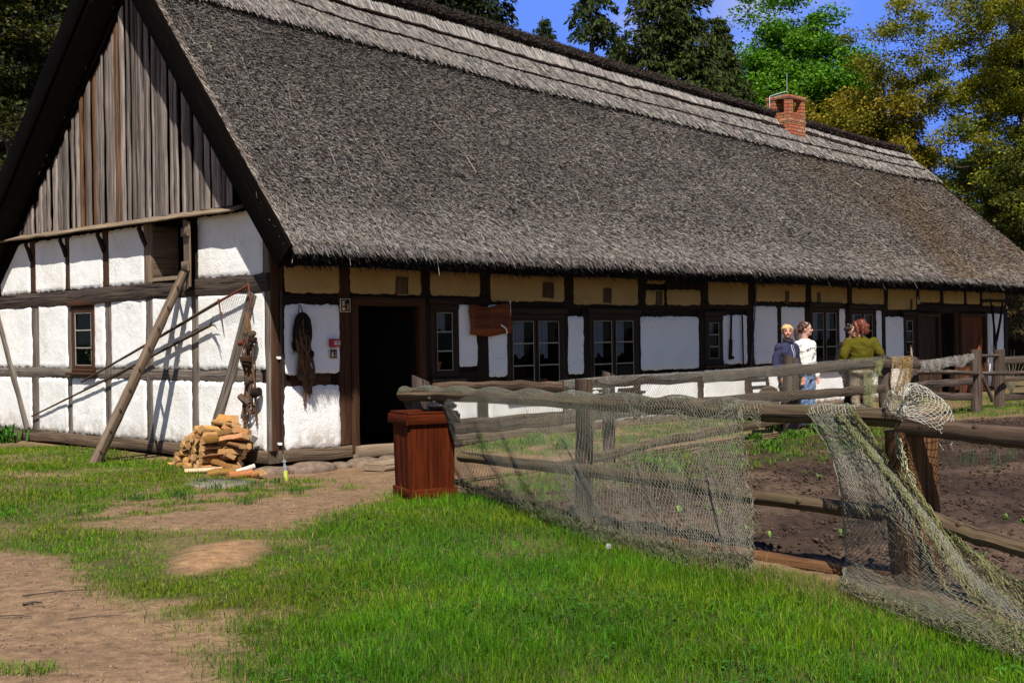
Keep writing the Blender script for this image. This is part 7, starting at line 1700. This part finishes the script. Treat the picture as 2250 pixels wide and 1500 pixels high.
d = rng.normal(0, 1, (160, 3)); d /= np.linalg.norm(d, axis=1)[:, None]; mb = MB(); segs(mb, np.tile(P + [0, 0, .19], (160, 1)), P + [0, 0, .19] + d * .02, .0008, np.tile([.55, .55, .5], (160, 1))); mb.build('seed_head', M['straw'], dn)
bsh = thing('bare_shrub', 'small pale leafless shrub beyond the last fence post', 'shrub', tuple(at_depth(2222, 800, 30) * [1, 1, 0])); P = np.array(bsh.location); mb = MB()
for k in range(26): a = rng.normal(0, .28, 2); tube(mb, spline([P, P + [a[0] * .3, a[1] * .3, .4], P + [a[0], a[1], .8 + rng.random() * .4]], 8), [.007, .006, .006, .005, .004, .003, .003, .002], 4, (.20, .18, .12))
mb.build('branches', M['straw'], bsh)
def grit(name, label, cat, poly, n, smin, smax, col, flat_=.6, far_bias=1.0):
    mb = MB(); b = np.array([p[:2] for p in POLY[poly]]); lo, hi = np.maximum(b.min(0), [-8, 5]), np.minimum(b.max(0), [12, 24]); Q = rng.uniform(lo, hi, (n * 6, 2))
    Q = Q[(np.abs(Q[:, 0] / Q[:, 1]) < .47) & (inpoly(Q[:, 0], Q[:, 1], POLY[poly]) > .03) & (rng.random(len(Q)) < .15 + fbm(Q[:, 0], Q[:, 1], .6, 5) ** 2 * 1.6)][:n]; n = len(Q)
    sz = rng.uniform(0, 1, n) ** 3 * (smax - smin) + smin; base = np.stack([Q[:, 0], Q[:, 1], terr(Q[:, 0], Q[:, 1]) + sz * .15], 1)
    oct_ = np.array([[1, 0, 0], [-.9, .2, 0], [0, 1, .1], [.1, -1, 0], [0, .1, 1], [0, 0, -1.0]]); V = base[:, None] + oct_[None] * sz[:, None, None] * rng.uniform(.5, 1.2, (n, 6, 3)) * np.array([1, 1, flat_])
    f = np.array([[0, 2, 4], [2, 1, 4], [1, 3, 4], [3, 0, 4], [2, 0, 5], [1, 2, 5], [3, 1, 5], [0, 3, 5]]); F_ = (f[None] + (np.arange(n) * 6)[:, None, None]).reshape(-1, 3)
    c = np.array(col) * rng.uniform(.5, 1.6, (n, 1)); mb.add(V.reshape(-1, 3), F_, None, np.repeat(c[:, None], 6, 1).reshape(-1, 3)); tag(mb.build(name, M['straw']), label, cat, kind='stuff')
grit('soil_clods', 'dark crumbly clods of dug garden soil', 'soil', 'garden', 16000, .006, .035, (.050, .032, .022))
grit('pebbles', 'fine grit and pebbles on the bare earth path', 'grit', 'dirt', 4200, .002, .014, (.17, .125, .085))
grit('path_grit', 'fine grit on the trodden path to the door', 'grit', 'path', 1500, .003, .014, (.17, .12, .08))
# twigs and pebbles on the bare path
for k, (x, y, L_, a_, lab) in enumerate(((130, 1305, .42, .2, 'thin dark twig lying highest on the bare path'), (72, 1328, .10, .3, 'short dark wood chip on the bare path below the twig'), (215, 1360, .34, .1, 'thin curved twig lying right on the bare path'), (30, 1358, .22, -.05, 'thin straight twig at the left edge of the path'))):
    P = gpx(x, y) + np.array([0, 0, .012]); d = np.array([math.cos(a_), math.sin(a_) * 2, 0]); mb = MB(); tube(mb, spline([P - d * L_ / 2, P + [0, .02, .004], P + d * L_ / 2], 10), np.linspace(.0045, .002, 10) * (2.2 if k == 1 else 1), 5, None, .1); tag(mb.build('twig', M['bark'], loc=tuple(P)), lab, 'twig')
